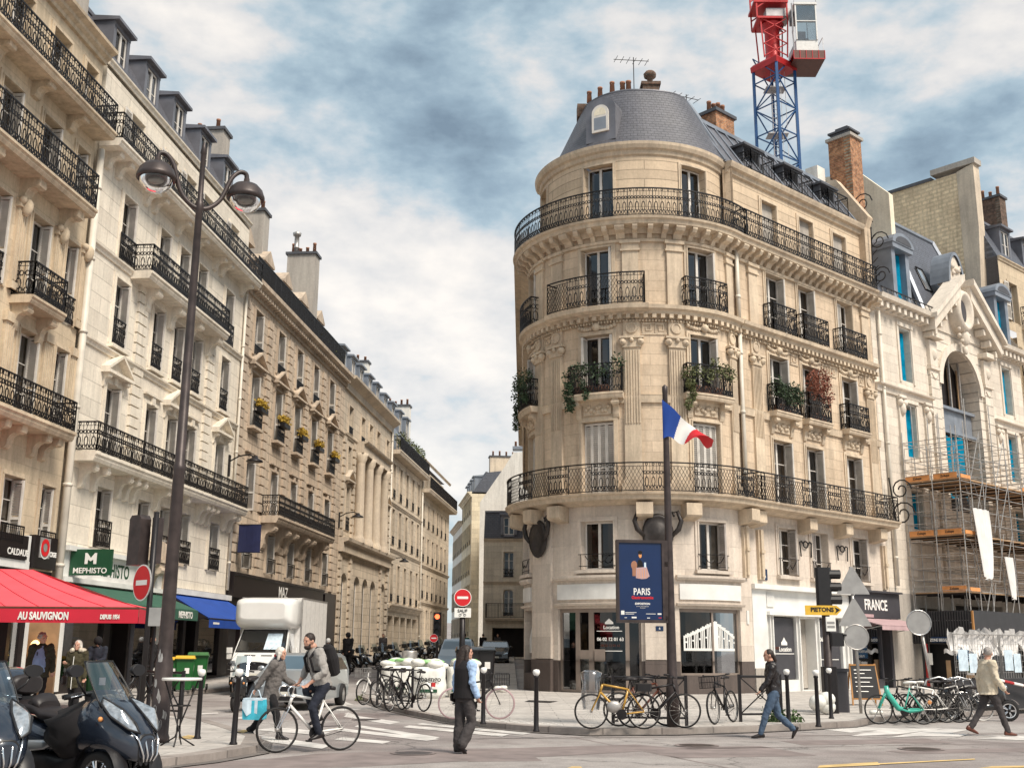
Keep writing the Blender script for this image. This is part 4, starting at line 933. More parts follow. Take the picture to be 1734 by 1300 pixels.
c6 = [(69.8+2.75*i,1.05) for i in range(6)]
rows_wall(LF, B6, 68.3, 86.5, .8, 16.2, c6, [dict(z=2.0,h=3.2,kw=dict(shut=None,bars=0)), dict(z=6.2,h=2.3,rail=.7,kw=dict(shut=None,bars=0)), dict(z=9.6,h=2.3,rail=.7,kw=dict(shut=None,bars=0)), dict(z=12.9,h=2.2,rail=.7,kw=dict(shut=None,bars=0))], 'far_stone', 'far_trim')
body(LF, B6, 68.3, 86.5, 0, 16.2, 11, 'far_stone')
balcony(LF, B6, 68.3, 86.6, 16.3, .9, 1.1, .35, 'panel', 'far_trim'); band(LF, B6, 68.3, 86.5, 9.3, STR, 'far_trim', 'string_course'); band(LF, B6, 68.3, 86.5, 5.9, STR, 'far_trim', 'string_course')
rows_wall(Fac(A=LF.p(0,-.7,0)[:2], D=LF.D), B6, 68.3, 86.5, 16.3, 19.0, c6, [dict(z=16.6,h=1.8,kw=dict(shut=None,bars=0))], 'far_stone', 'far_trim')
band(LF, B6, 68.3, 86.5, 19.3, STR, 'far_trim'); mansard(LF, B6, 68.3, 86.5, 19.3, 2.2, 20.6, d0=-.6)
foliage('terrace_plant', 'leaf_green', B6, [(*LF.p(u,-1,0)[:2], 20.4, .5,1.3,.45) for u in (70,73)], 260, .18, 5)
pipe(LF, B4, 53.4, 1.2, 19, .09); pipe(LF, B6, 68.4, 1.5, 17, .09)
# --- far end of the street
EF = Fac(A=(-7.9,150), D=(5.6,-43))
def fbld(name, F, u0, u1, z0, z1, label, cols, rows, wm, tm, roof='slate_blue', dep=9, slope=1.5, rh=2.4):
    B = bld(name, F, (u0+u1)/2, label)
    rows_wall(F, B, u0, u1, z0, z1, cols, rows, wm, tm); body(F, B, u0, u1, 0, z1, dep, wm)
    band(F, B, u0, u1, z1+.2, CORN, tm); mansard(F, B, u0, u1, z1+.2, slope, z1+rh, dep, roof, d0=-.1); return B
nk = dict(shut=None, bars=0, curt=False)
B7 = fbld('apartment_building', EF, 2, 15.5, 1.5, 16.5, 'distant cream apartment building closing the street bend', [(3.2+2.3*i,1.0) for i in range(6)], [dict(z=3+3.3*k,h=2.2,kw=nk,rail=.5,style='bars') for k in range(4)], 'white_render', 'far_trim')
B8 = fbld('apartment_building', EF, 15.5, 27.5, 1.5, 18.4, 'distant yellow apartment building with grey dormers beside the blank white gable', [(16.8+2.3*i,1.0) for i in range(5)], [dict(z=3+3.3*k,h=2.2,kw=nk,rail=.5,style='bars') for k in range(5)], 'far_yellow', 'far_yellow')
for i in range(4): dormer(EF, B8, 17.5+2.7*i, 18.8, 1.0, 1.5, -.4, 2, 'zinc_light')
stack(B8, EF, 26.3, 27.4, -5, -2, 18, 22.6, 'far_trim', 4)
# blank white gable building facing the camera
GF = Fac(A=(-3.0,107), D=(1,-.02))
B9 = bld('gabled_building', GF, 4, 'tall pale building with a blank sloping gable wall topped by a row of chimney pots')
mb = MB(); mb.ext([(0,0),(8.5,0),(8.5,20.6),(3.2,20.3),(2.3,18.8),(1.2,17.2),(0,15.4)], lambda p, q, t: GF.p(p, t, q), -12, 0); mb.build('gable_wall', 'white_render', B9)
mb = MB(); GF.box(mb, 3.1, 8.4, 20.62, 20.9, -1.2, .05); mb.build('roof', 'zinc_light', B9)
pots(B9, [GF.p(3.4+.55*i,-.5,20.9) for i in range(9)], .13, .55)
# low cream corner house with dark mansard
HF = Fac(A=(-2.05,85), D=(1,-.08))
B10 = bld('corner_house', HF, 3, 'small cream corner house with a dark mansard roof, in front of the white gable')
rows_wall(HF, B10, 0, 9, .9, 9.6, [(1.9,.75),(4.3,.75),(6.6,.8)], [dict(z=4.1,h=1.9,arch=.25,kw=dict(shut=None,curt=False),rail=.2), dict(z=6.9,h=1.9,kw=dict(shut=None),rail=.6)], 'cream_stone', 'cream_trim', extra=[(.7,3.3,1.1,3.2),(4,5,1.1,3.2)])
body(HF, B10, 0, 9, 0, 9.6, 8, 'yellow_render'); band(HF, B10, 0, 9, 9.8, STR, 'far_trim'); band(HF, B10, 0, 9, 6.6, STR, 'far_trim', 'string_course')
balcony(HF, B10, .2, 8.8, 3.9, .7, 1.05, .2, 'bars', 'far_trim')
mansard(HF, B10, 0, 9, 9.85, .7, 11.9, 8, 'slate', d0=0)
for u in (1.9, 4.3): dormer(HF, B10, u, 10.1, .8, 1.3, .05, 1.2, 'zinc')
# ---------------------------------------------------------------- corner building: round tower and right wing
CX, CY = 5.25, 45.5
TF = Fac(c=(CX,CY), R=4.5); TG = Fac(c=(CX,CY), R=4.7); TA = Fac(c=(CX,CY), R=4.0)
RF = Fac(A=(9.1,43.0), D=(.737,.675)); RA_ = Fac(A=RF.p(0,-.3,0)[:2], D=RF.D)
SF = Fac(A=(1.5,91.5), D=(-.012,-1))                                   # side facade running away up the street
g = radians
def ua(a, R=4.5): return radians(a)*R
def ug(a): return radians(a)*4.7
CB = root('corner_building', (CX,CY,0), 'stone corner building with a round domed tower and curved iron balconies', 'building')
WEND = 10.4
# walls
A0, A1 = ua(-96), ua(57)
G0, G1 = ug(-96), ug(56)
W1, W2, W3 = ua(-26.1), ua(28.6), ua(-78)
E1, E2, E3 = ug(-26.1), ug(27.9), ug(-78)
ww = 1.26
def fullwall(F, u0, u1, z0, z1, ops, m, depth=.75):
    mb = MB(); F.wall(mb, u0, u1, z0, z1, ops, depth=depth); return mb.build('wall', m, CB)
fullwall(TG, G0, G1, 1.25, 4.3, [(ug(-47.6),ug(-6.8),1.25,3.1),(ug(10.2),ug(44.2),1.25,3.1),(ug(-84),ug(-70),1.25,3.1)], ['base_stone','interior_dark'], .9)
fullwall(TG, G0, G1, .1, 1.25, [(ug(-47.6),ug(-6.8),.12,1.25),(ug(10.2),ug(44.2),.75,1.25),(ug(-84),ug(-70),.75,1.25)], ['dark_plinth','interior_dark'], .9)
ents = [(E1,1.25),(E2,1.2),(E3,1.1)]
fullwall(TG, G0, G1, 4.3, 7.0, [(u-w/2,u+w/2,4.5,6.25) for u, w in ents], ['base_stone','interior_dark'])
fullwall(TF, A0, A1, 7.0, 14.2, [(u-ww/2,u+ww/2,7.25,10.05) for u in (W1,W2,W3)]+[(u-ww/2,u+ww/2,11.12,13.45) for u in (W1,W2,W3)], ['turret_stone','interior_dark'])
fullwall(TF, A0, A1, 14.2, 17.95, [(u-ww/2,u+ww/2,14.45,17.0) for u in (W1,W2,W3)], ['turret_stone','interior_dark'])
A0a, A1a = radians(-98)*4.0, radians(72)*4.0
att = [radians(a)*4.0 for a in (-27,31,-80)]
fullwall(TA, A0a, A1a, 17.9, 21.2, [(u-.62,u+.62,17.97,20.75) for u in att], ['rusticated_stone','interior_dark'])
# windows
for i, u in enumerate((W1,W2,W3)):
    window(TG, CB, ents[i][0], 4.5, ents[i][1], 1.75, shut='jamb' if i else None, sides=(1,), trim='base_stone', curt=i == 1, bars=0, smat='shutter_grey')
    o = window(TF, CB, u, 7.25, ww, 2.8, shut='closed', trim='turret_trim', smat='shutter_white')
    o = window(TF, CB, u, 11.12, ww, 2.33, shut='jamb', trim='turret_trim', bars=0, curt=False, sides=(0,1) if i != 1 else (1,))
    o = window(TF, CB, u, 14.45, ww, 2.55, shut='jamb', trim='turret_trim', bars=0, curt=False, sides=(1,))
for u in att: window(TA, CB, u, 17.97, 1.24, 2.75, shut=None, trim='turret_trim', bars=0, tw=.12)
WC = [(2.6,1.3),(4.95,1.25),(8.05,1.25)]
fullwall(RF, -.05, WEND, 4.1, 7.0, [(u-.6,u+.6,4.55,6.4) for u, w in WC], ['base_stone','interior_dark'])
fullwall(RF, -.05, WEND, 7.0, 14.2, [(u-w/2,u+w/2,7.3,9.95) for u, w in WC]+[(u-w/2,u+w/2,11.1,13.5) for u, w in WC], ['turret_stone','interior_dark'])
fullwall(RF, -.05, WEND, 14.2, 17.95, [(u-w/2,u+w/2,14.5,17.05) for u, w in WC], ['turret_stone','interior_dark'])
fullwall(RA_, -.05, WEND, 17.9, 21.2, [(u-.55,u+.55,17.97,20.55) for u in (2.9,5.75,8.5)], ['rusticated_stone','interior_dark'])
for i, (u, w) in enumerate(WC):
    window(RF, CB, u, 4.55, 1.2, 1.85, shut='half' if i == 1 else 'jamb', sides=(1,), trim='base_stone', smat='shutter_grey', curt=False)
    window(RF, CB, u, 7.3, w, 2.65, shut='jamb', sides=(1,), trim='turret_trim', curt=False)
    window(RF, CB, u, 11.1, w, 2.4, shut='jamb', sides=(1,), trim='turret_trim', curt=False)
    window(RF, CB, u, 14.5, w, 2.55, shut='jamb' if i < 2 else 'half', sides=(1,), trim='turret_trim', curt=False)
for u in (2.9,5.75,8.5): window(RA_, CB, u, 17.97, 1.1, 2.55, shut=None, trim='turret_trim', curt=True)
# recess strip between tower and wing, with small windows and pipe
mb = MB(); p, q = TF.p(A1,-.35,0), RF.p(0,-.12,0)
mb.face([(p[0],p[1],.1),(q[0],q[1],.1),(q[0],q[1],21.2),(p[0],p[1],21.2)]); q2, p2 = RF.p(0,0,0), TF.p(A1,0,0)
mb.face([(p2[0],p2[1],.1),(p[0],p[1],.1),(p[0],p[1],21.2),(p2[0],p2[1],21.2)]); mb.face([(q[0],q[1],.1),(q2[0],q2[1],.1),(q2[0],q2[1],21.2),(q[0],q[1],21.2)]); mb.build('recess_wall', 'turret_stone', CB)
p, q = TF.p(A1,-.30,0), RF.p(0,-.07,0)
for z in (8.4,12.6,16.2):
    a = [(p[0]*(1-t)+q[0]*t, p[1]*(1-t)+q[1]*t) for t in (.25,.6)]; mb = MB(); mb.face([(a[0][0],a[0][1],z),(a[1][0],a[1][1],z),(a[1][0],a[1][1],z+.85),(a[0][0],a[0][1],z+.85)]); mb.build('vent_window', 'interior_dark', CB)
def curved_pipe(z0, z1, x, y, r=.085):
    mb = MB(); mb.smooth = True; mb.tube([(x,y,z0),(x,y,z1)], r, 9); z = z0+1
    while z < z1-.2: mb.tube([(x,y,z),(x,y,z+.12)], r*1.25, 9); z += 2.4
    mb.build('drainpipe', 'pipe_paint', CB)
pp = RF.p(-.12,.12,0); curved_pipe(7.3,14.0,pp[0],pp[1]); curved_pipe(14.45,17.5,pp[0],pp[1]); pa = RA_.p(.15,.1,0); curved_pipe(18,21.1,pa[0],pa[1],.07)
# side facade
SW = [(46-9-4.5*i,1.1) for i in range(6)]; SW = [(92-49-4.0*i,1.1) for i in range(7)]
rows_wall(SF, CB, 2, 46, .5, 17.9, SW, [dict(z=4.5,h=1.8,kw=nk), dict(z=7.3,h=2.6,kw=nk,rail=1,rd=.4), dict(z=11.1,h=2.4,kw=nk,rail=1,rd=.4), dict(z=14.5,h=2.5,kw=nk,rail=1,rd=.4)], 'far_stone', 'far_trim')
band(SF, CB, 2, 46, 14.45, [(0,-.4),(.5,-.2),(.55,0),(0,.03)], 'turret_trim'); band(SF, CB, 2, 46, 18.0, [(0,-.6),(.6,-.25),(.9,-.2),(.9,0),(0,.03)], 'turret_trim')
mb = MB(); mb.ext([(2.3,92),(2.0,47.2),(3.5,49.5),(8,48),(9.8,44.3),(17.2,51.0),(17.2,62),(12,92)], lambda a, b, t: (a, b, t), .2, 21.2); mb.build('core', 'grey_render', CB)
# balcony slabs, cornices on both
LOW = [(0,-.38),(.35,-.38),(.5,-.30),(.86,-.24),(.9,-.1),(.98,-.06),(1.0,0),(0,0)]
MIDC = [(0,-.45),(.08,-.45),(.10,-.33),(.28,-.31),(.32,-.2),(.45,-.14),(.48,0),(0,.02)]
TOPS = [(0,-.5),(.12,-.5),(.22,-.30),(.60,-.26),(.64,-.12),(.72,-.08),(.75,0),(0,0)]
def both(prof, z, mat, name, e0=A0, e1=A1, w0=-.0, w1=WEND-.3):
    mb = MB(); TF.sweep(mb, [(d,z+q) for d, q in prof], e0, e1); o = mb.build(name, mat, CB)
    mb = MB(); RF.sweep(mb, [(d,z+q) for d, q in prof], w0, w1); return o, mb.build(name, mat, CB)
kx = ua(56.5)
bl = both(LOW, 7.2, 'turret_trim', 'balcony', A0, kx, -.35); mc = both(MIDC, 14.45, 'turret_trim', 'cornice', A0, ua(55.5), -.2); bt = both(TOPS, 17.95, 'turret_trim', 'balcony', A0, kx, -.35)
def rail(F, u0, u1, z, d, h, style, par, ends=(0,0), k=None, d0=.02):
    mb = MB(); kk = (F.R+d)/F.R if F.curved else 1
    iron_pattern(mb, lambda s_, zz: F.p(u0+s_/kk, d, z+zz), (u1-u0)*kk, h, style)
    for e, on in ((u0, ends[0]), (u1, ends[1])):
        if on: iron_pattern(mb, lambda s_, zz: F.p(e, d0+s_, z+zz), d-d0, h, style, post=2)
    return mb.build('railing', 'iron', par)
rail(TF, A0, ua(56), 7.2, .92, 1.08, 'mixed', bl[0]); rail(RF, -.25, WEND-.4, 7.2, .92, 1.08, 'mixed', bl[1], (1,1))
rail(TF, A0, ua(56), 17.95, .68, 1.15, 'scroll', bt[0]); rail(RF, -.25, WEND-.4, 17.95, .68, 1.15, 'dense', bt[1], (1,1))
rail(TF, ua(-49.5), ua(-2.5), 14.46, .6, 1.25, 'mixed', CB, (1,1)); rail(TF, ua(16.6), ua(40.5), 14.46, .42, 1.2, 'scroll', CB, (1,1)); rail(TF, ua(-90), ua(-66), 14.46, .42, 1.2, 'scroll', CB, (1,1))
mb = MB(); TF.sweep(mb, [(.42,14.2),(.62,14.28),(.66,14.45),(.42,14.455)], ua(-51), ua(-1)); mb.build('balcony_edge', 'turret_trim', CB)
for u, a, b in ((2.6,.85,.85),(4.95,.95,.95),(8.05,1.0,1.0)): rail(RF, u-a, u+b, 14.46, .48, 1.15, 'scroll', CB, (1,1))
for i, u in enumerate((W1,W2,W3)):
    b = balcony(TF, CB, u-1.05, u+1.05, 11.08, .5, 1.12, .24, 'scroll' if i != 0 else 'dense', 'turret_trim', brackets=(u-.75,u+.75), bh=.7, bw=.22)
for u, w in WC: balcony(RF, CB, u-.9, u+.9, 11.08, .5, 1.12, .22, 'scroll', 'turret_trim', brackets=(u-.68,u+.68), bh=.7, bw=.2)
for F, us in ((TF,[W1,W2,W3]), (RF,[c[0] for c in WC])):       # carved panels below the sills
    for u in us:
        mb = MB(); F.box(mb, u-.55, u+.55, 10.3, 10.75, 0, .07); random.seed(int(u*9)+60)
        mb.smooth = True
        for k in range(9): mb.sphere(F.p(u-.44+.11*k, .08, 10.52+.1*sin(k*1.7)), .09, 7, 5, (1,1,1)); 
        mb.build('carved_panel', 'turret_trim', CB)
        mb = MB(); mb.smooth = True
        for k in range(13): mb.sphere(F.p(u-.72+.12*k, .06, 13.80-.10*abs(sin(k*.5236))), .085, 6, 5)
        mb.sphere(F.p(u,.1,13.76), .17, 8, 6); mb.build('garland', 'turret_trim', CB)
# pilasters with ionic capitals
def pil(F, u, w=.62):
    mb = MB(); F.box(mb, u-w/2-.12, u+w/2+.12, 7.2, 7.62, 0, .20); F.box(mb, u-w/2-.06, u+w/2+.06, 7.62, 7.78, 0, .16)
    F.box(mb, u-w/2, u+w/2, 7.78, 12.85, 0, .10)
    for k in range(6): F.box(mb, u-w/2+.05+k*(w-.1)/5.2, u-w/2+.05+k*(w-.1)/5.2+.045, 9.9, 12.75, .10, .135)
    F.box(mb, u-w/2-.04, u+w/2+.04, 12.85, 12.93, 0, .16); F.box(mb, u-w/2-.14, u+w/2+.14, 13.2, 13.28, 0, .24); F.box(mb, u-w/2+.02, u+w/2-.02, 12.93, 13.2, 0, .16)
    o = mb.build('pilaster', 'turret_trim', CB)
    mb = MB(); mb.smooth = True
    for sg in (-1,1):
        c = F.p(u+sg*(w/2+.02), .13, 13.06); mb.sphere(c, .15, 10, 7)
        mb.sphere(F.p(u+sg*(w/2+.02), .24, 13.06), .06, 7, 5)
    mb.sphere(F.p(u,.2,13.12), .09, 8, 5); mb.build('capital', 'turret_trim', o)
    mb = MB(); F.box(mb, u-w/2, u+w/2, 13.32, 13.95, 0, .08); a, b = F.dirs(u); fm = facing(F.p(u,.085,13.63), a)
    n = 20; rows = [[tuple(fm @ Vector((r*cos(2*pi*k/n), r*sin(2*pi*k/n), t))) for k in range(n)] for r, t in ((.22,0),(.22,.04),(.15,.05),(.14,.02),(0.001,.03))]
    mb.grid(rows, closed=True); mb.build('medallion', 'turret_trim', o)
    mb = MB(); F.box(mb, u-w/2, u+w/2, 14.46, 16.75, 0, .09); F.box(mb, u-w/2-.06, u+w/2+.06, 16.75, 16.83, 0, .15); F.box(mb, u-w/2-.02, u+w/2+.02, 16.83, 17.05, 0, .11); F.box(mb, u-w/2-.08, u+w/2+.08, 17.05, 17.18, 0, .18)
    mb.build('pilaster', 'turret_trim', CB)
for a in (-8.7,13.1,-50,-65.5,49): pil(TF, ua(a), .62 if a < 40 else .45)
for u in (1.0,9.75): pil(RF, u, .6)
def greek(F, u0, u1, z0, z1):
    mb = MB(); n = max(1, round((u1-u0)/.5)); c = (u1-u0)/n; h = z1-z0; t = .045
    F.box(mb, u0, u1, z1, z1+t, 0, .04); F.box(mb, u0, u1, z0-t*1.2, z0-t*.2, 0, .04)
    for i in range(n):
        x = u0+c*i
        for a, b, e, f in ((.08,.08+t/c,0,h),(.08,.8,h-t,h),(.8-t/c,.8,h*.3,h),(.35,.8,h*.3-t/2,h*.3+t/2),(.35,.35+t/c,h*.3,h*.65),(.08,1.0,0,t)):
            F.box(mb, x+a*c, x+b*c, z0+e, z0+f, 0, .035)
    mb.build('greek_key_frieze', 'turret_trim', CB)
greek(TF, ua(-4), ua(8.5), 13.42, 13.8); greek(TF, ua(-61), ua(-54.5), 13.42, 13.8)
for a, b in ((3.5,4.1),(5.9,7.1),(8.95,9.4)): greek(RF, a, b, 13.42, 13.8)
# architrave, dentils, modillions
for F, a, b in ((TF,A0,ua(56)),(RF,0,WEND)):
    mb = MB(); dentils(F, mb, a, b, 13.98, 14.14, .02, .30, .15, .16); mb.build('dentils', 'turret_trim', CB)
    mb = MB(); dentils(F, mb, a, b, 13.87, 13.95, .0, .14, .06, .06); mb.build('dentils', 'turret_trim', CB)
    band(F, CB, a, b, 17.22, [(0,-.1),(.10,-.1),(.13,0),(0,.01)], 'turret_trim', 'architrave')
    n = int((b-a)/.52)
    for i in range(n+1):
        u = a+(b-a)*i/n; mb = MB(); big = i % 4 == 0
        w = .34 if big else .18
        F.sweep(mb, [(0,17.24),(.12,17.24),(.25,17.42),(.50,17.48),(.58,17.6),(.58,17.68),(0,17.68)], u-w/2, u+w/2); mb.build('modillion', 'turret_trim', CB)
    band(F, CB, a, b, 11.0, [(0,-.3),(.09,-.3),(.12,-.05),(.14,0),(0,.01)], 'turret_trim', 'string_course')
# corbel blocks under the low balcony
for F, u in [(TG,ug(a)) for a in (-82,-61,-44,-4.5,15.5,49)]+[(RF,u) for u in (.2,3.7,6.4,9.2)]:
    mb = MB(); F.sweep(mb, [(0,6.25),(.55,6.35),(.62,6.42),(.62,6.85),(0,6.85)], u-.27, u+.27); mb.build('corbel', 'turret_trim', CB)
for F, u in ((TG,ug(49.5)),(RF,3.6-2.9),(RF,10.0)):
    mb = MB(); F.box(mb, u-.16, u+.16, 4.3, 6.2, 0, .12); F.box(mb, u-.08, u+.08, 4.4, 6.2, .12, .2); F.box(mb, u-.12, u+.12, 5.3, 5.42, .2, .24); mb.build('pilaster', 'turret_trim', CB)
for F, u, w in ((TG,ug(-58.5),.62),(TG,ug(1),.5)):                # tall flat piers with dark oval shields
    mb = MB(); F.box(mb, u-w, u+w, 1.3, 6.6, 0, .12); mb.build('pier', 'base_stone', CB)
    mb = MB(); F.box(mb, u-w-.02, u+w+.02, .1, 1.27, 0, .15); mb.build('plinth', 'dark_plinth', CB)
    mb = MB(); mb.smooth = True; c = F.p(u,.2,5.75); a, b = F.dirs(u); fm = facing(c, a)
    n = 20; rows = [[tuple(fm @ Vector((r*.58*cos(2*pi*k/n), r*.72*sin(2*pi*k/n)+(.0), t))) for k in range(n)] for r, t in ((1,0),(1,.06),(.86,.14),(.8,.10),(.5,.22),(.001,.26))]; mb.grid(rows, closed=True)
    for sg in (-1,1):
        mb.tube([tuple(fm @ Vector((sg*x, y, t))) for x, y, t in ((.5,-.1,.1),(.75,.15,.12),(.85,.45,.12),(.72,.8,.1),(.55,.75,.1),(.6,.6,.1))], [.07,.10,.09,.07,.06,.04], 7)
    mb.build('shield_ornament', 'dark_ornament', CB)
# fascia panels and mouldings at shop level
for a, b in ((-49,-6),(9,46),(-88,-69)):
    mb = MB(); TG.sweep(mb, [(0,4.1),(.14,4.12),(.2,4.2),(.2,4.28),(0,4.3)], ug(a), ug(b)); TG.sweep(mb, [(0,3.2),(.12,3.2),(.16,3.28),(0,3.3)], ug(a), ug(b)); mb.build('moulding', 'base_stone', CB)
    mb = MB(); TG.box(mb, ug(a+1.5), ug(b-1.5), 3.42, 3.98, 0, .06); mb.build('fascia_panel', 'shop_white', CB)
for u, w in ents+[]:
    mb = MB(); TG.box(mb, u-w/2-.2, u+w/2+.2, 4.36, 4.48, 0, .2); mb.build('sill', 'base_stone', CB); 
    mb = MB(); mb.tube([TG.p(u-w/2-.1,.1,5.05),TG.p(u-w/4,.1,5.05),TG.p(u+w/4,.1,5.05),TG.p(u+w/2+.1,.1,5.05)], .014, 5); mb.tube([TG.p(u-w/2-.08,.1,4.62),TG.p(u,.1,4.62),TG.p(u+w/2+.08,.1,4.62)], .014, 5)
    for sg in (-1,1): mb.tube([TG.p(u+sg*(.05+.25*k),.1,z) for k, z in ((0,4.85),(.5,4.75),(1,4.8),(1.6,5.0))], .018, 5); mb.tube([TG.p(u+sg*w/2,.1,4.5),TG.p(u+sg*w/2,.1,5.05)], .014, 4)
    mb.build('guard_rail', 'iron', CB)
for u, w in WC:
    mb = MB(); RF.box(mb, u-.8, u+.8, 4.4, 4.52, 0, .2); mb.build('sill', 'base_stone', CB)
    mb = MB(); mb.tube([RF.p(u-.7,.1,5.2),RF.p(u+.7,.1,5.2)], .014, 5)
    for sg in (-1,1): mb.tube([RF.p(u+sg*(.05+.25*k),.1,z) for k, z in ((0,4.95),(.5,4.8),(1,4.9),(1.8,5.15))], .02, 5); mb.tube([RF.p(u+sg*.62,.1,4.5),RF.p(u+sg*.62,.1,5.2)], .014, 4)
    mb.build('guard_rail', 'iron', CB)
for u in (3.85,6.6):
    mb = MB(); c = 5.85; mb.tube([RF.p(u+.17*cos(t*pi/5),.08,c+.13*sin(t*pi/5)) for t in range(10)], .03, 5, True)
    for sg in (-1,1): mb.tube([RF.p(u+sg*a,.08,c+b) for a, b in ((.17,.02),(.3,.12),(.42,.08),(.4,-.05),(.36,-.5))], .028, 5)
    mb.build('iron_garland', 'iron', CB)
# tower shopfront: door and window frames
def fbx(mb, a, b, z0, z1, d0=-.22, d1=-.12): TG.box(mb, ug(a), ug(b), z0, z1, d0, d1)
mb = MB()
for a, b in ((-47.6,-46.4),(-38.4,-36.2),(-31.4,-28.9),(-14,-12.2),(-7.9,-6.8)): fbx(mb, a, b, .14, 3.1)
fbx(mb,-47.6,-6.8,2.96,3.1); fbx(mb,-47.6,-6.8,.14,.22); fbx(mb,-36.2,-31.4,1.3,1.62); dr = mb.build('entrance_frame', 'door_brown', CB)
mb = MB(); TG.box(mb, ug(-28.5), ug(-23.5), 1.22, 1.65, -.14, -.09); mb.build('letter_plate', 'door_brown', dr)
for a, b in ((-46.4,-38.4),(-36.2,-31.4),(-28.9,-14),(-12.2,-7.9)):
    mb = MB(); fbx(mb, a, b, .2, 3.0, -.18, -.165); mb.build('shop_glass', 'pane_glass', CB)
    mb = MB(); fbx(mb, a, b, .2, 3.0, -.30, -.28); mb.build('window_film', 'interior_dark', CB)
mb = MB()
for a, b in ((10.2,11),(27,28),(43.4,44.2)): fbx(mb, a, b, .76, 3.1)
fbx(mb,10.2,44.2,2.98,3.1); fbx(mb,10.2,44.2,.76,.84); mb.build('shop_window_frame', 'door_brown', CB)
mb = MB(); fbx(mb, 11, 43.4, .84, 2.98, -.18, -.165); mb.build('shop_glass', 'pane_glass', CB)
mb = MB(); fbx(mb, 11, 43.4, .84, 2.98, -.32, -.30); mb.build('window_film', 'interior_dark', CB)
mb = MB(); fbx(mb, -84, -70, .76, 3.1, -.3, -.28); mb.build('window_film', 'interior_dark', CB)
# white silhouette of a corner building printed on the window
def decal(F, u0, u1, zb, hmid, hl, name='window_print', d=-.15):
    mb = MB(); n = 34; mid = .56
    for i in range(n):
        t0, t1 = i/n, (i+1)/n
        def top(t): return zb+(hl+(hmid-hl)*(t/mid)**1.1 if t < mid else hl+(hmid-hl)*((1-t)/(1-mid))**1.0)
        a, b = u0+(u1-u0)*t0, u0+(u1-u0)*t1; zt = top((t0+t1)/2)
        F.box(mb, a, b, zt-.10, zt+.02*(i % 3), d, d+.006); F.box(mb, a, b, zb, zb+.09, d, d+.006)
        if i % 4 != 1 or abs(t0-mid) < .08: F.box(mb, a, a+(b-a)*.62, zb+.09, zt-.10, d, d+.006)
        if abs(t0-mid) < .05 or i < 1: F.box(mb, a, b, zb+.09, zt-.1, d, d+.007)
        if i % 4 == 1: F.box(mb, a, b, (zb+zt)/2, (zb+zt)/2+.06, d, d+.006)
    mb.build(name, 'shop_white', CB)
decal(TG, ug(12.5), ug(41.5), 1.62, 1.05, .52); decal(TG, ug(-80), ug(-71.5), 1.5, .95, .5)
def ftx(F, s, a, z, d, size, mat, par=None, bold=0, sx=1): return front_text(F, s, ug(a) if F.curved else a, z, d, size, mat, par or CB, bold, sx)
ftx(TG, 'Location', -20.5, 2.42, -.155, .17, 'sign_white', bold=.004); ftx(TG, '06 02 12 01 63', -21, 2.0, -.155, .165, 'sign_white', bold=.004); ftx(TG, 'PARIS', -25.6, 2.42, -.155, .10, 'leather_brown')
for z in (2.28,1.58): mb = MB(); fbx(mb, -27.5, -15.5, z, z+.025, -.16, -.15); mb.build('print_line', 'sign_white', CB)
ftx(TG, '08 02 12 01 63', -21, 1.78, -.155, .12, 'leather_brown')
mb = MB(); mb.ext([(-.16,0),(.16,0),(.16,.06),(.08,.13),(0,.2),(-.08,.13),(-.16,.06)], lambda p, q, t: TG.p(ug(-21.5)+p, -.155+t, 2.54+q), 0, .005); mb.build('print_mark', 'sign_white', CB)
for a, z in ((1.0,2.3),):
    mb = MB(); TG.box(mb, ug(a)-.13, ug(a)+.13, z, z+.17, .121, .135); o = mb.build('house_number', 'sign_navy', CB); ftx(TG, '6', a, z+.085, .137, .12, 'sign_white', o)
mb = MB(); TG.box(mb, ug(50.5)-.10, ug(50.5)+.06, 2.6, 3.1, .0, .04); o = mb.build('house_number', 'shop_white', CB)
mb = MB(); RF.box(mb, .55, 1.15, 4.3, 4.72, .0, .04); mb.ext([(.7,4.72),(1.0,4.72),(.95,4.85),(.85,4.9),(.75,4.85)], lambda p, q, t: RF.p(p, t, q), 0, .04); o = mb.build('street_name_plate', 'sign_navy', CB); front_text(RF, 'RUE', .85, 4.6, .045, .15, 'sign_white', o, .004); front_text(RF, 'SÈVRES', .85, 4.42, .045, .12, 'sign_white', o, .003)
# attic cornice and roofs
mb = MB(); TA.sweep(mb, [(-.3,21.0),(0,21.0),(.08,21.05),(.12,21.2),(.22,21.26),(.29,21.4),(.31,21.52),(-.6,21.6)], radians(-98)*4.0, radians(72)*4.0); mb.build('cornice', 'turret_trim', CB)
mb = MB(); RA_.sweep(mb, [(0,21.0),(.12,21.05),(.16,21.2),(.30,21.26),(.36,21.4),(.38,21.48),(0,21.55)], -.1, WEND); mb.build('cornice', 'turret_trim', CB)
def dk(phi): q = min(1, max(0, (phi-radians(5))/radians(50))); return .50*q*q*(3-2*q)
def dpt(r, phi, z): r = r+dk(phi)*(r/3.7)**.6; return (CX+r*sin(phi), CY-r*cos(phi), z)
mb = MB(); prof = [(3.78,21.54),(3.48,22.15),(3.14,22.85),(2.82,23.55),(2.5,24.25),(2.24,24.8)]
rows = []; uvs = []; L = 0; n = 60; P0, PW = radians(-120), radians(215)
for i, (r, z) in enumerate(prof):
    if i: L += hypot(prof[i][0]-prof[i-1][0], prof[i][1]-prof[i-1][1])
    rows.append([dpt(r, P0+PW*k/n, z) for k in range(n+1)]); uvs.append([(3.6*PW*k/n, L) for k in range(n+1)])
mb.grid(rows, uvs=uvs); dome = mb.build('domed_roof', 'slate', CB)
mb = MB(); mb.smooth = True
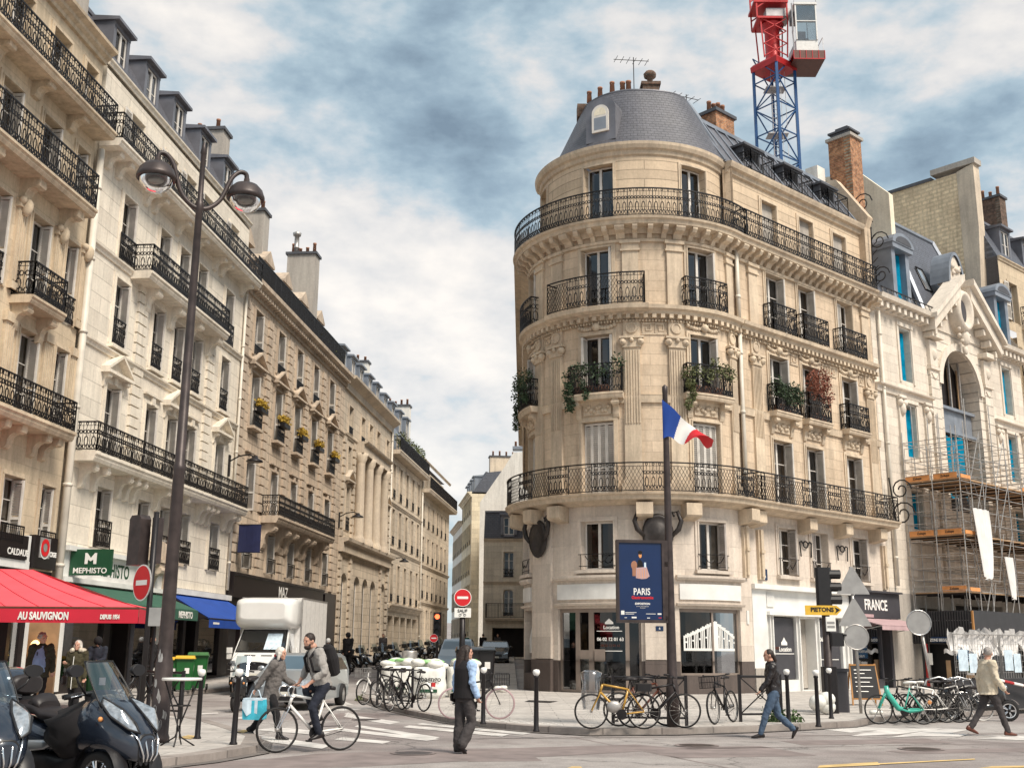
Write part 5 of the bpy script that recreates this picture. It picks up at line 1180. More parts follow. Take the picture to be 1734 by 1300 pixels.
mb.grid([[dpt(r, P0+PW*k/40, z) for k in range(41)] for r, z in ((2.16,24.82),(2.22,24.9),(2.1,24.98),(1.2,25.2),(.5,25.25),(0.01,25.25))]); mb.build('roof_cap', 'zinc', dome)
# round-headed dormer on the dome
a = -28; DFm = Fac(A=(CX+3.12*sin(radians(a)), CY-3.12*cos(radians(a))), D=(cos(radians(a)), sin(radians(a))))
mb = MB(); n = 10
arc = [(-.66,22.05),(.66,22.05),(.66,23.5)]+[(.66*cos(pi*k/n), 23.5+.5*sin(pi*k/n)) for k in range(1,n)]+[(-.66,23.5)]
mb.ext(arc, lambda p, q, t: DFm.p(p, t, q), -1.6, .40); o = mb.build('dormer', 'zinc', CB)
mb = MB(); iw = lambda w, z0, z1, h: [(-w,z0),(w,z0),(w,z1)]+[(w*cos(pi*k/n), z1+h*sin(pi*k/n)) for k in range(1,n)]+[(-w,z1)]
mb.ext(iw(.37,22.45,23.3,.36), lambda p, q, t: DFm.p(p, t, q), .39, .47); fr = mb.build('window', 'window_white', o)
mb = MB(); mb.ext([(-.27,22.55),(.27,22.55),(.27,23.1),(-.27,23.1)], lambda p, q, t: DFm.p(p, t, q), .47, .475); mb.build('pane', 'zinc_light', o)
mb = MB(); mb.ext(iw(.26,23.2,23.28,.26), lambda p, q, t: DFm.p(p, t, q), .47, .475); mb.build('fanlight', 'yellow_render', o)
# wing mansard with iron-railed openings
mb = MB(); RA_.sweep(mb, [(.1,21.5),(-1.5,24.0),(-1.7,24.1),(-9,25.2),(-9,21.5)], -.3, WEND+.2); wr = mb.build('roof', 'zinc', CB)
mb = MB()
u = -.2
while u < WEND: 
    mb.tube([RA_.p(u,.12,21.55), RA_.p(u,-1.48,24.06)], .035, 5); u += .75
RA_.box(mb, -.3, WEND+.2, 24.0, 24.16, -1.75, -1.42); mb.build('standing_seams', 'zinc_light', wr)
mb = MB()
q0, q1 = dpt(2.2, radians(62), 24.85), dpt(3.78, radians(66), 21.56)
mb.tube([q0, q1], .09, 6); mb.tube([q0, RA_.p(.3,-1.5,24.15)], .1, 6); mb.face([q0, q1, RA_.p(-.3,.1,21.5), RA_.p(-.3,-1.5,24.05)]); mb.build('hip_flashing', 'zinc_light', wr)
for u in (2.3,5.3,8.3):
    mb = MB(); RA_.box(mb, u-.62, u-.54, 21.6, 22.95, -1.1, -.30); RA_.box(mb, u+.54, u+.62, 21.6, 22.95, -1.1, -.30); RA_.box(mb, u-.75, u+.75, 22.95, 23.05, -1.3, -.12); RA_.box(mb, u-.54, u+.54, 21.6, 22.95, -1.0, -.9); o = mb.build('dormer', 'zinc_dark', CB)
    b = MB(); iron_pattern(b, lambda s_, z: RA_.p(u-.85+s_, .25, 21.56+z), 1.7, .95, 'bars'); iron_pattern(b, lambda s_, z: RA_.p(u-.85, -.4+s_, 21.56+z), .65, .95, 'scroll'); iron_pattern(b, lambda s_, z: RA_.p(u+.85, -.4+s_, 21.56+z), .65, .95, 'bars'); b.build('railing', 'iron', o)
# chimneys on the wing and tower
def brick_stack(F, u0, u1, d0, d1, z0, z1, mat='brick', npot=4, cap='zinc_dark'):
    o = stack(CB, F, u0, u1, d0, d1, z0, z1, mat, npot, along='u', capm=cap); return o
brick_stack(RF, 3.1, 4.5, -4.0, -3.0, 22, 26.0, 'brick', 4)
o = brick_stack(RF, 11.9, 12.95, -2.5, -1.25, 19.5, 27.1, 'brick', 0, 'grey_render')
mb = MB(); [RF.box(mb, 12.0+.28*i, 12.08+.28*i, 27.26, 27.5, -2.4, -1.35) for i in range(4)]; RF.box(mb, 11.9, 12.95, 27.5, 27.6, -2.5, -1.25); RF.box(mb, 12.15, 12.7, 27.6, 27.82, -2.2, -1.5); mb.build('chimney_louvre', 'zinc_dark', o)
mb = MB(); RF.box(mb, 10.9, 11.6, 20, 25.6, -3.3, -2.6); mb.build('chimney', 'white_render', CB)
mb = MB(); mb.ext([(10.4,17.9),(11.0,17.9),(11.0,21.4),(10.4,21.4)], lambda p, q, t: RF.p(p, t, q), -3.5, .02); mb.build('party_wall', 'turret_stone', CB)
mb = MB(); mb.ext([(.0,21.4),(.2,21.9),(-1.4,24.3),(-9,25.4),(-9,21.4)], lambda p, q, t: RF.p(t, p, q), 10.5, 10.95); mb.build('parapet_wall', 'turret_stone', CB)
mb = MB(); mb.ext([(-.8,18.1),(-9,18.1),(-9,27.4),(-2.4,26.3),(-.8,24.6)], lambda p, q, t: RF.p(t, p, q), 14.6, 15.0); mb.build('gable_wall', 'yellow_render', CB)
pots(CB, [(CX-1.95,44.6,24.95),(CX-1.5,44.3,25.0),(CX-1.0,44.0,25.1)], .12, .5); 
mb = MB(); mb.box(CX-2.45,CX-1.75,45.0,45.6,24.5,25.1); mb.build('chimney', 'dark_brick', CB)
pots(CB, [(4.95,43.9,25.0),(4.7,44.0,25.0)], .13, .6)
mb = MB(); mb.box(5.55,6.25,43.7,44.4,24.7,25.35); mb.box(5.48,6.32,43.63,44.47,25.35,25.48); mb.smooth = True; mb.lathe([(0,25.38),(.14,25.38),(.12,25.75),(.26,25.85),(.28,26.0),(.2,26.1),(0,26.1)], (5.9,44.0,0), 10); mb.build('chimney', 'dark_brick', CB)
antenna(CB, (5.2,44.0,24.9), 1.9, 6, .2); antenna(CB, RF.p(1.2,-3.2,24.4), 1.8, 5, .5)
# scroll ironwork at the party wall
def spiral(F, u, z, d, r, t, mb, dirn=1):
    mb.tube([F.p(u, d+dirn*(r*(1-k/22))*cos(k*.55), z+(r*(1-k/22))*sin(k*.55)) for k in range(18)], t, 5)
mb = MB(); 
for z, r in ((20.6,.5),(18.9,.45)): spiral(RF, 10.7, z, .55, r, .03, mb)
mb.tube([RF.p(10.7,.1,18.2), RF.p(10.7,.2,21.4)], .035, 5)
for k in range(7): mb.tube([RF.p(10.7,.2,18.4+k*.4), RF.p(10.7,.2+.25,18.6+k*.4)], .02, 4)
mb.build('iron_scroll_guard', 'iron', CB)
mb = MB()
for z, r in ((8.7,.5),(7.6,.6)): spiral(RF, 10.6, z, .8, r, .035, mb)
mb.tube([RF.p(10.6,.5,7.0), RF.p(10.6,.25,9.3)], .035, 5); mb.build('iron_scroll_guard', 'iron', CB)
mb = MB(); spiral(RF, 11.1, 22.9, -.4, .55, .03, mb); mb.tube([RF.p(11.1,.1-.3*k,21.8+.42*k) for k in range(8)], .03, 5); mb.build('iron_scroll_guard', 'iron', CB)
# climbing plants on the balconies
def plant(F, u0, u1, z, d, mat, n, label, drape=0, up=.35, seed=0, dens=.5):
    p = F.p((u0+u1)/2, d, z); b = root('balcony_plant', p, label, 'plant', 'plants on the corner building balconies')
    bl_ = []
    k = max(2, int((u1-u0)/.35)); random.seed(seed)
    for i in range(k+1):
        u = u0+(u1-u0)*i/k; q = F.p(u, d, 0); bl_.append((q[0], q[1], z+random.uniform(-.15,.25)*1, .28, .28, up*random.uniform(.6,1.3)))
    for i in range(drape):
        u = random.choice((u0,u1,(u0*2+u1)/3)); 
        for j in range(random.choice((1,2,3))): q = F.p(u+random.uniform(-.14,.14), d+.08, 0); bl_.append((q[0], q[1], z-.55-j*.38, .12, .12, .22))
    foliage('foliage', mat, b, bl_, n, .10, seed)
    mb = MB(); [F.box(mb, u0+.1+i*.5, u0+.45+i*.5, 11.1 if F is TF or F is RF else z-.5, 11.38, .12, .4) for i in range(max(1,int((u1-u0)/.5)))]; mb.build('planter', 'terracotta', b)
plant(TF, ua(-38), ua(-15), 11.95, .42, 'leaf_dark', 1500, 'dark green climbing plant trailing from the central tower balcony above the closed shutters', 3, .4, 3)
plant(TF, ua(17), ua(40), 11.9, .42, 'leaf_olive', 1500, 'leafy green plant filling the right tower balcony, above the flag', 2, .4, 4)
plant(TF, ua(-92), ua(-68), 12.0, .5, 'leaf_dark', 1400, 'bushy plant hanging over the left edge of the tower', 2, .6, 5)
plant(RF, 1.9, 3.3, 11.9, .42, 'leaf_dark', 1300, 'green box plant on the first balcony right of the white drainpipe', 0, .42, 6)
plant(RF, 4.5, 5.6, 12.6, .42, 'leaf_red', 1500, 'tall reddish brown shrub on the middle balcony of the right wing', 0, .95, 7)
# shops of the wing
def shop_wall(u0, u1, ops, z1, m, B=CB):
    mb = MB(); RF.wall(mb, u0, u1, .05, z1, ops, depth=.5); return mb.build('shopfront', [m,'interior_dark'], B)
shop_wall(-.05, 7.0, [(1.35,3.0,.55,2.95),(3.25,4.35,.15,2.9),(4.6,6.3,.5,2.95)], 4.1, 'shop_white')
mb = MB(); RF.box(mb, -.05, 7.0, 3.94, 4.12, 0, .28); RF.box(mb, .9, 7.0, 2.98, 3.12, 0, .24); RF.box(mb, .0, .9, .1, 3.94, 0, .1); RF.box(mb, 1.0, 1.5, 3.3, 3.8, 0, .06); [RF.box(mb, u, u+.06, .15, 2.95, 0, .1) for u in (1.1,1.28,3.08,4.45,6.5,6.8)]; mb.build('shop_surround', 'shop_white', CB)
mb = MB(); RF.box(mb, 0, .95, .05, 1.0, 0, .13); mb.build('plinth', 'grey_render', CB)
for a, b in ((1.4,2.95),(4.65,6.25)): mb = MB(); RF.box(mb, a, b, .58, 2.9, -.12, -.1); mb.build('shop_window', 'shop_grey', CB)
front_text(RF, 'Location', 2.3, 1.7, -.09, .24, 'sign_white', CB, .005); front_text(RF, 'PARIS', 1.72, 1.74, -.09, .14, 'leather_brown', CB, .003); front_text(RF, '06 02 12 01 63', 5.45, 2.1, -.09, .22, 'sign_white', CB, .005)
mb = MB(); mb.ext([(-.2,0),(.2,0),(.2,.1),(.1,.18),(0,.3),(-.1,.18),(-.2,.1)], lambda p, q, t: RF.p(2.25+p, -.095+t, 1.86+q), 0, .005); RF.box(mb, 1.6, 2.9, 1.52, 1.55, -.095, -.09); RF.box(mb, 4.8, 6.1, 1.3, 1.33, -.095, -.09); mb.build('print_mark', 'sign_white', CB)
mb = MB(); RF.wall(mb, 7.0, WEND, .05, 3.05, [(7.5,9.4,.5,2.8),(9.5,10.2,.15,2.8)], depth=1.2); mb.build('shopfront', ['shop_grey','shop_dark'], CB)
mb = MB(); RF.box(mb, 7.0, 11.0, 3.05, 4.12, .003, .12); RF.box(mb, 7.0, 11.0, 4.12, 4.2, .003, .3); fa = mb.build('fascia', 'shop_grey', CB)
mb = MB(); RF.box(mb, 7.0, 8.7, 3.07, 3.2, .121, .135); mb.build('fascia_stripe', 'pink_cloth', fa)
front_text(RF, 'FRANCE', 8.95, 3.58, .13, .62, 'sign_white', fa, .014, .82)
mb = MB(); RF.box(mb, 7.5, 9.4, .5, 2.8, -.1, -.08); mb.build('shop_window', 'pane_glass', CB); random.seed(5)
for i in range(26):
    u, z = random.uniform(7.6,9.2), random.uniform(.6,2.4); mb = MB(); w, h = random.uniform(.06,.2), random.uniform(.08,.3); RF.box(mb, u, u+w, z, z+h, -.6, -.45); mb.build('display_item', random.choice(('wood_warm','shop_white','shop_dark','leaf_olive','warm_lamp','wood_orange','shop_dark')), CB)
aw = root('shop_awning', RF.p(9,0,3), 'faded pink shop awning below the grey fascia with white lettering', 'awning')
mb = MB(); RF.sweep(mb, [(.12,3.02),(1.35,2.72),(1.35,2.68),(.12,2.98)], 7.2, 10.9); RF.box(mb, 7.2, 10.9, 2.52, 2.7, 1.33, 1.35); mb.build('canopy', 'pink_cloth', aw); mb = MB(); [mb.tube([RF.p(u,.1,2.5), RF.p(u,1.3,2.7)], .02, 5) for u in (7.4,10.7)]; mb.build('frame', 'steel', aw)
# ---------------------------------------------------------------- building under renovation
RB = root('renovated_building', RF.p(19,-3,0), 'pale stone building under renovation with a great arch, blue sheeted windows and slate mansard', 'building')
C0, C1 = 10.42, 26.6
def rw(F, u0, u1, z0, z1, ops, m, depth=.75, nm='wall'): mb = MB(); F.wall(mb, u0, u1, z0, z1, ops, depth=depth); return mb.build(nm, m, RB)
AC = 19.0
small = [(u-.55,u+.55,a,b) for u in (13.5,24.6) for a, b in ((14.3,16.9),(10.6,13.1),(7.2,9.0))]
rw(RF, C0, 15.6, 4.2, 17.6, [s for s in small if s[0] < 15], ['pale_stone','interior_dark'])
rw(RF, 22.4, C1, 4.2, 17.6, [s for s in small if s[0] > 15], ['pale_stone','interior_dark'])
rw(RF, 15.6, 22.4, 4.2, 17.6, [(AC-2.05,AC+2.05,8.4,16.8,2.05)], ['pale_rustic','shop_dark'], .95)
rw(RF, C0, C1, 0, 4.2, [(12.9,15.2,.3,3.6),(16.5,21.5,.3,3.9),(22.8,25.8,.3,3.6)], ['grey_render','interior_dark'], 1.0)
body(RF, RB, C0, C1, 0, 17.6, 11, 'grey_render', front=-1.62)
for u in (13.5,24.6):
    for z, h in ((14.3,2.6),(10.6,2.5),(7.2,1.8)):
        mb = MB(); st = 8
        mb.grid([[RF.p(u-.54+1.08*i/st, -.30+.05*sin(i*1.9+z), z+.02+k*(h-.1)) for k in (0,.5,1)] for i in range(st+1)]); mb.build('blue_sheeting', 'blue_sheet', RB)
        mb = MB(); RF.box(mb, u-.75, u-.58, z-.1, z+h+.1, 0, .06); RF.box(mb, u+.58, u+.75, z-.1, z+h+.1, 0, .06); RF.box(mb, u-.75, u+.75, z+h+.1, z+h+.28, 0, .1); mb.build('surround', 'pale_trim', RB)
for u in (12.6,15.1,22.9,26.1):
    mb = MB(); RF.box(mb, u-.28, u+.28, 5, 13.3, 0, .1); mb.build('pilaster', 'pale_trim', RB); mb = MB(); mb.smooth = True; RF.box(mb, u-.34, u+.34, 13.3, 13.45, 0, .2); mb.sphere(RF.p(u-.2,.14,13.1), .16, 8, 6); mb.sphere(RF.p(u+.2,.14,13.1), .16, 8, 6); mb.sphere(RF.p(u,.1,12.8), .2, 8, 6, (1,1,1.6)); mb.build('capital', 'pale_trim', RB)
band(RF, RB, C0, 15.6, 13.75, [(0,-.35),(.1,-.35),(.15,-.1),(.3,-.05),(.32,0),(0,.02)], 'pale_trim', 'string_course'); band(RF, RB, 22.4, C1, 13.75, [(0,-.35),(.1,-.35),(.15,-.1),(.3,-.05),(.32,0),(0,.02)], 'pale_trim', 'string_course')
for a, b in ((C0,15.9),(22.1,C1)):
    band(RF, RB, a, b, 18.0, [(0,-.6),(.12,-.6),(.2,-.3),(.65,-.2),(.7,-.05),(.72,0),(0,.03)], 'pale_trim'); mb = MB(); dentils(RF, mb, a, b, 17.42, 17.7, .12, .5, .24, .26); mb.build('dentils', 'pale_trim', RB)
for s in (-1,1):                                              # side piers of the arch bay and console
    u = AC+s*2.95; mb = MB(); RF.box(mb, u-.42, u+.42, 5, 15.3, 0, .14); mb.build('pier', 'pale_rustic', RB); mb = MB(); RF.box(mb, u-.5, u+.5, 15.3, 15.45, 0, .25); RF.box(mb, u-.38, u+.38, 15.5, 16.8, 0, .18); RF.box(mb, u-.6, u+.6, 16.9, 17.15, 0, .5)
    mb.smooth = True; mb.sphere(RF.p(u,.16,16.1), .2, 10, 8, (1,.6,1.5)); [mb.sphere(RF.p(u-.28+.07*k,.14,15.1-.22*sin(k*.39)), .07, 6, 5) for k in range(9)]; mb.build('console', 'pale_trim', RB)
    pr = [(AC+s*3.7,17.15),(AC+s*3.7,17.75),(AC+s*.55,20.3),(AC+s*.55,19.6)]
    mb = MB(); mb.ext(pr, lambda p, q, t: RF.p(p, t, q), 0, .75); mb.ext([(AC+s*3.9,17.72),(AC+s*3.9,17.95),(AC+s*.5,20.7),(AC+s*.5,20.35)], lambda p, q, t: RF.p(p, t, q), 0, 1.0); mb.build('raking_cornice', 'pale_trim', RB)
    mb = MB()
    for k in range(5): uu = AC+s*(3.3-.6*k); zz = 17.35+.5*k; RF.box(mb, uu-.1, uu+.1, zz-.35, zz-.08+.05, .1, .6)
    mb.build('modillion_row', 'pale_trim', RB)
mb = MB(); mb.ext([(AC-3.3,17.6),(AC+3.3,17.6),(AC,20.2)], lambda p, q, t: RF.p(p, t, q), -.2, .05); mb.build('tympanum', 'pale_trim', RB)
n = 16; mb = MB()                                           # arch moulding
for i in range(n):
    q = [RF.p(AC-r*cos(pi*k/n), d, 14.75+r*sin(pi*k/n)) for k in (i,i+1) for r, d in ((2.07,.0),(2.07,.14),(2.45,.14),(2.45,.0))]
    for f in ((0,1,5,4),(1,2,6,5),(2,3,7,6)): mb.face([q[j] for j in f])
mb.build('archivolt', 'pale_trim', RB)
mb = MB(); mb.smooth = True; c = RF.p(AC,.45,18.9); fm = facing(c, RF.dirs(0)[0]); n = 22
mb.grid([[tuple(fm @ Vector((r*.72*cos(2*pi*k/n), r*sin(2*pi*k/n), t))) for k in range(n)] for r, t in ((.62,0),(.85,.25),(1.0,.3),(1.15,.1),(1.15,-.4))], closed=True)
mb.sphere(tuple(fm @ Vector((0,-1.45,.05))), .26, 10, 8, (1,.7,1.6)); [mb.sphere(tuple(fm @ Vector((.55*cos(k*.7),-1.2+.5*sin(k*.7),.0))), .11, 7, 5) for k in range(9)]; mb.sphere(tuple(fm @ Vector((0,-2.1,.0))), .15, 8, 6, (1,.8,1.6)); ey = mb.build('oval_cartouche', 'pale_trim', RB)
ring_disc(ey, tuple(fm @ Vector((0,0,.02))), RF.dirs(0)[0], 0, .6, 'shop_grey', 'oval_window')
mb = MB(); n = 14; out = [(.72*cos(pi*k/n), 20.4+1.6*sin(pi*k/n)) for k in range(n+1)]
mb.ext([(AC+a, b) for a, b in out], lambda p, q, t: RF.p(p, t, q), -.4, .25); mb.smooth = True
for k in range(9): random.seed(k); mb.sphere(RF.p(AC+random.uniform(-.5,.5), .3, 20.3+random.uniform(.1,1.2)), random.uniform(.09,.17), 8, 6)
mb.build('crest', 'pale_trim', RB)
mb = MB(); mb.grid([[RF.p(AC+.9*cos(pi*k/n), t, 20.4+1.82*sin(pi*k/n)) for k in range(n+1)] for t in (.35,-.7)]); mb.grid([[RF.p(AC+r*cos(pi*k/n), .35, 20.4+(r+.9)*sin(pi*k/n)) for k in range(n+1)] for r in (.9,.72)]); mb.build('crest_hood', 'zinc_light', RB)
# glazing bay inside the arch
mb = MB(); RF.box(mb, AC-2.0, AC+2.0, 12.6, 13.7, -.6, -.5); RF.box(mb, AC-2.05, AC+2.05, 13.7, 13.85, -.65, -.3); RF.box(mb, AC-2.05, AC+2.05, 12.45, 12.6, -.65, -.3); mb.build('spandrel_panel', 'zinc_light', RB)
mb = MB()
for u in (-1.2,.0,1.1): RF.box(mb, AC+u-.05, AC+u+.05, 8.4, 16.6, -.6, -.5)
RF.box(mb, AC-2,AC+2,10.4,10.5,-.6,-.5); mb.build('mullions', 'galv', RB)
mb = MB(); [RF.box(mb, AC+u-.2, AC+u+.1, 13.85, 16.2, -.85, -.8) for u in (-1.7,.6,1.6)]; mb.build('insulation_strip', 'wood_warm', RB)
mb = MB(); random.seed(2); mb.grid([[RF.p(AC-1.1+.25*i, -.45+.12*sin(i*1.3), 9.2+k*1.05-.2*sin(i)) for k in range(4)] for i in range(9)]); mb.build('blue_sheeting', 'blue_sheet', RB)
# mansard: side slopes with dormers, tall central pavilion
mansard(RF, RB, C0+.6, 16.2, 18.0, 2.3, 22.6, 9, 'slate_blue', d0=-.1, zmat='zinc_light'); mansard(RF, RB, 22.4, C1, 18.0, 2.3, 22.6, 9, 'slate_blue', d0=-.1, zmat='zinc_light')
mb = MB(); pts = lambda u, d, z: RF.p(u, d, z)
b4 = [(15.9,.0,18.1),(23.0,.0,18.1),(23.0,-9,18.1),(15.9,-9,18.1)]; t4 = [(16.9,-2.3,24.2),(22.0,-2.3,24.2),(22.0,-7,24.2),(16.9,-7,24.2)]
for i in range(4):
    j = (i+1) % 4; w = 6.7; mb.face([pts(*b4[i]),pts(*b4[j]),pts(*t4[j]),pts(*t4[i])], [(0,0),(w,0),(w-1.1,6.5),(1.1,6.5)])
mb.face([pts(*q) for q in t4]); pv = mb.build('pavilion_roof', 'slate_blue', RB)
mb = MB(); [mb.tube([pts(*b4[i]),pts(*t4[i])], .16, 6) for i in (0,1,3)]; [mb.tube([pts(*t4[i]),pts(*t4[(i+1)%4])], .14, 6) for i in range(4)]; mb.build('lead_hips', 'zinc_light', pv)
for u in (13.5,24.6):
    mb = MB(); RF.box(mb, u-.85, u-.5, 18.1, 20.9, -1.9, .12); RF.box(mb, u+.5, u+.85, 18.1, 20.9, -1.9, .12); RF.box(mb, u-1.0, u+1.0, 20.9, 21.15, -1.9, .3); n = 10
    mb.ext([(u+1.05*cos(pi*k/n), 21.15+.6*sin(pi*k/n)) for k in range(n+1)], lambda p, q, t: RF.p(p, t, q), -1.9, .35); o = mb.build('dormer', 'zinc_light', RB)
    mb = MB(); mb.ext([(u+.75*cos(pi*k/n), 21.2+.38*sin(pi*k/n)) for k in range(n+1)], lambda p, q, t: RF.p(p, t, q), .352, .37); mb.build('tympanum', 'zinc_dark', o)
    mb = MB(); mb.grid([[RF.p(u-.5+i/8, -.22+.05*sin(i*1.9), 18.15+k*2.7) for k in (0,1)] for i in range(9)]); mb.build('blue_sheeting', 'blue_sheet', o)
    mb = MB(); RF.box(mb, u-.5, u+.5, 18.1, 20.9, -.6, -.55); mb.build('room_shade', 'interior_dark', o)
for a, z in ((17.6,20.1),(20.9,20.3)):
    k = lambda q: -(q-18.1)*2.3/6.1
    mb = MB(); mb.face([RF.p(a,k(z)+.06,z),RF.p(a+.65,k(z)+.06,z),RF.p(a+.65,k(z+1.3)+.06,z+1.3),RF.p(a,k(z+1.3)+.06,z+1.3)]); o = mb.build('skylight', 'headlight', pv)
    mb = MB(); q = [RF.p(a-.03,k(z)+.07,z-.03),RF.p(a+.68,k(z)+.07,z-.03),RF.p(a+.68,k(z+1.3)+.07,z+1.33),RF.p(a-.03,k(z+1.3)+.07,z+1.33)]; mb.tube(q, .045, 4, True); mb.build('frame', 'dark_metal', o)
mb = MB(); [mb.tube([RF.p(C0+.3+.45*i,.62,18.05), RF.p(C0+.3+.45*i,.5,18.4)], .02, 4) for i in range(12)]; mb.tube([RF.p(C0+.2,.55,18.35), RF.p(15.8,.55,18.35)], .035, 5); mb.build('snow_guard', 'dark_metal', RB)
pipe(RF, RB, 10.95, 4.5, 17.3, .08, .14)
# ---------------------------------------------------------------- building with rubble gable, farther right
DF = Fac(A=RF.p(C1,0,0)[:2], D=RF.D)
DB = bld('gabled_building', DF, 6, 'building with a huge yellow rubble stone gable wall rising above the mansard roof at right')
rows_wall(DF, DB, 0, 16, 4.2, 19.8, [(1.7+3.1*i,1.2) for i in range(5)], [dict(z=7,h=2.3), dict(z=10.5,h=2.3,rail=1.0,rd=.3), dict(z=14,h=2.3,rail=1.0,rd=.3), dict(z=17.2,h=2.2,kw=dict(shut=None))], 'tan_stone', 'tan_trim')
mb = MB(); DF.box(mb, 0, 16, 0, 4.2, -.1, 0); mb.build('shopfront', 'shop_dark', DB)
balcony(DF, DB, .3, 16, 16.9, .9, 1.05, .3, 'scroll', 'tan_trim', brackets=(1,4,7)); balcony(DF, DB, .8, 16, 20.0, .9, 1.05, .3, 'scroll', 'tan_trim')
D2 = Fac(A=DF.p(0,-.9,0)[:2], D=DF.D)
rows_wall(D2, DB, .6, 16, 20, 24.2, [(2.2+3.1*i,1.1) for i in range(5)], [dict(z=20.6,h=2.4,kw=dict(shut='flat',sides=(0,)))], 'tan_stone', 'tan_trim'); band(D2, DB, .6, 16, 24.4, STR, 'tan_trim')
mansard(D2, DB, .6, 16, 24.4, 1.3, 27.2, 10, 'slate_blue', d0=0)
for u in (2.4,5.5,8.8): dormer(D2, DB, u, 24.7, 1.0, 1.7, -.2, 2, 'zinc')
mb = MB(); G = lambda p, q, t: DF.p(t, p, q)
mb.ext([(.0,4),(-11,4),(-11,30.0),(-2.4,30.0),(-2.1,24.6),(-2.0,21.5),(-1.0,19.9),(0,18.6)], G, .0, .6); mb.build('gable_wall', 'rubble_wall', DB)
mb = MB(); mb.ext([(-2.05,20.4),(-2.6,21.2),(-2.6,30.05),(-1.55,30.3),(-1.55,26.2),(-1.75,22.5)], G, -.02, .75); mb.ext([(.02,9),(.02,18.6),(-1.1,20.0),(-1.9,21.3),(-1.9,9)], G, -.03,-.005); mb.build('quoin_pier', 'far_trim', DB)
mb = MB(); mb.ext([(-1.4,30.3),(-4.2,30.3),(-4.2,30.65),(-1.4,30.65)], G, -.12, .8); mb.build('wall_coping', 'grey_render', DB); mb = MB(); mb.ext([(-4.2,30.0),(-11.2,30.0),(-11.2,30.2),(-4.2,30.2)], G, -.08, .7); mb.build('wall_coping', 'zinc_dark', DB)
stack(DB, DF, 6.8, 7.7, -5.0, -3.0, 24, 30.6, 'dark_brick', 4)
# ---------------------------------------------------------------- small builders
def T2(par, name, mat, fn, smooth=False, local=False):
    mb = MB(); mb.smooth = smooth; fn(mb)
    if not local: return mb.build(name, mat, par)
    l = par.location.copy(); par.location = (0,0,0); o = mb.build(name, mat, par); par.location = l; return o
def curve(P, n=5):                                             # rounded path through points
    P = [Vector(p) for p in P]; out = []
    for i in range(len(P)-1):
        a, b, c, d = P[max(0,i-1)], P[i], P[i+1], P[min(len(P)-1,i+2)]
        for k in range(n): t = k/n; out.append(tuple(.5*((2*b)+(c-a)*t+(2*a-5*b+4*c-d)*t*t+(3*b-a-3*c+d)*t**3)))
    return out+[tuple(P[-1])]
def TL(*a, **k): return T2(*a, local=True, **k)
def rbox(mb, x0, x1, y0, y1, z0, z1, r=.04):                   # box with chamfered vertical edges
    r = min(r, (x1-x0)*.45, (y1-y0)*.45)
    p = [(x0+r,y0),(x1-r,y0),(x1,y0+r),(x1,y1-r),(x1-r,y1),(x0+r,y1),(x0,y1-r),(x0,y0+r)]
    mb.grid([[(x,y,z) for x, y in p] for z in (z0, z1)], closed=True, caps=True)
def sect(x, zc, w, h, p=2.6, n=20, yc=0):
    return [(x, yc+w*(1 if cos(a) > 0 else -1)*abs(cos(a))**(2/p), zc+h*(1 if sin(a) > 0 else -1)*abs(sin(a))**(2/p)) for a in [2*pi*(i+.5)/n for i in range(n)]]
def bollard(px, py, Z, label, h=1.13, lean=0):
    x, y = pixground(px, py, .12); b = root('bollard', (x,y,.12), label, 'bollard', 'white topped bollards along the kerbs'); b.rotation_euler.y = lean
    b.location = (0,0,0)
    T2(b, 'post', 'dark_metal', lambda m: m.lathe([(0,0),(.065,0),(.065,.02),(.048,.05),(.04,h-.17),(.05,h-.16),(.05,h-.13),(.035,h-.11)], n=12), True)
    T2(b, 'cap', 'sign_white', lambda m: m.lathe([(.035,h-.12),(.06,h-.09),(.07,h-.05),(.055,h-.01),(0,h)], n=12), True)
    b.location = (x,y,.12)
bollard(334,1250,0,'bollard beside the high round table, left of the nearest kerb bollard')
bollard(395,1260,0,'bollard nearest the rounded left kerb corner, just before the woman in the grey coat', 1.16, .02)
bollard(818,1225,0,'bollard in front of the pink tyred bicycle')
bollard(908,1238,0,'bollard standing alone on the kerb in front of the round tower')
bollard(1336,1226,0,'bollard directly behind the walking woman in the dark leather jacket')
bollard(1386,1230,0,'bollard left of the traffic light pole on the right pavement')
bollard(1408,1216,0,'bollard hidden partly by the traffic light pole')
# ---- double street lamp
L0 = (-5.63,18.7)
lp = root('street_lamp', (L0[0],L0[1],.12), 'tall brown street lamp with two domed lanterns on curved arms, its base peeling', 'street lamp')
def lamp_fn(m): m.lathe([(0,.12),(.17,.12),(.17,.2),(.15,.25),(.145,1.35),(.12,1.45),(.115,1.7),(.095,4.5),(.10,4.52),(.10,4.6),(.085,4.62),(.062,9.2),(.075,9.22),(.075,9.35),(.05,9.4),(.045,10.3),(.06,10.32),(.03,10.5),(0,10.55)], (L0[0],L0[1],0), 16)
T2(lp, 'post', 'pole_brown', lamp_fn, True)
random.seed(8)
for k in range(9):
    a_c, z_c, w_c = -pi/2+random.uniform(-.7,.7), random.uniform(.3,1.5), random.uniform(.12,.3)
    T2(lp, 'bare_patch', 'sign_back', lambda m: m.face([(L0[0]+(.148 if z_c < 1.2 else .138)*cos(a_c+w_c*cos(q)*(1+.4*sin(q*3+k))), L0[1]+(.148 if z_c < 1.2 else .138)*sin(a_c+w_c*cos(q)*(1+.4*sin(q*3+k))), z_c+.10*sin(q)*(1+.5*sin(q*2+k))) for q in [2*pi*i/14 for i in range(14)]]))
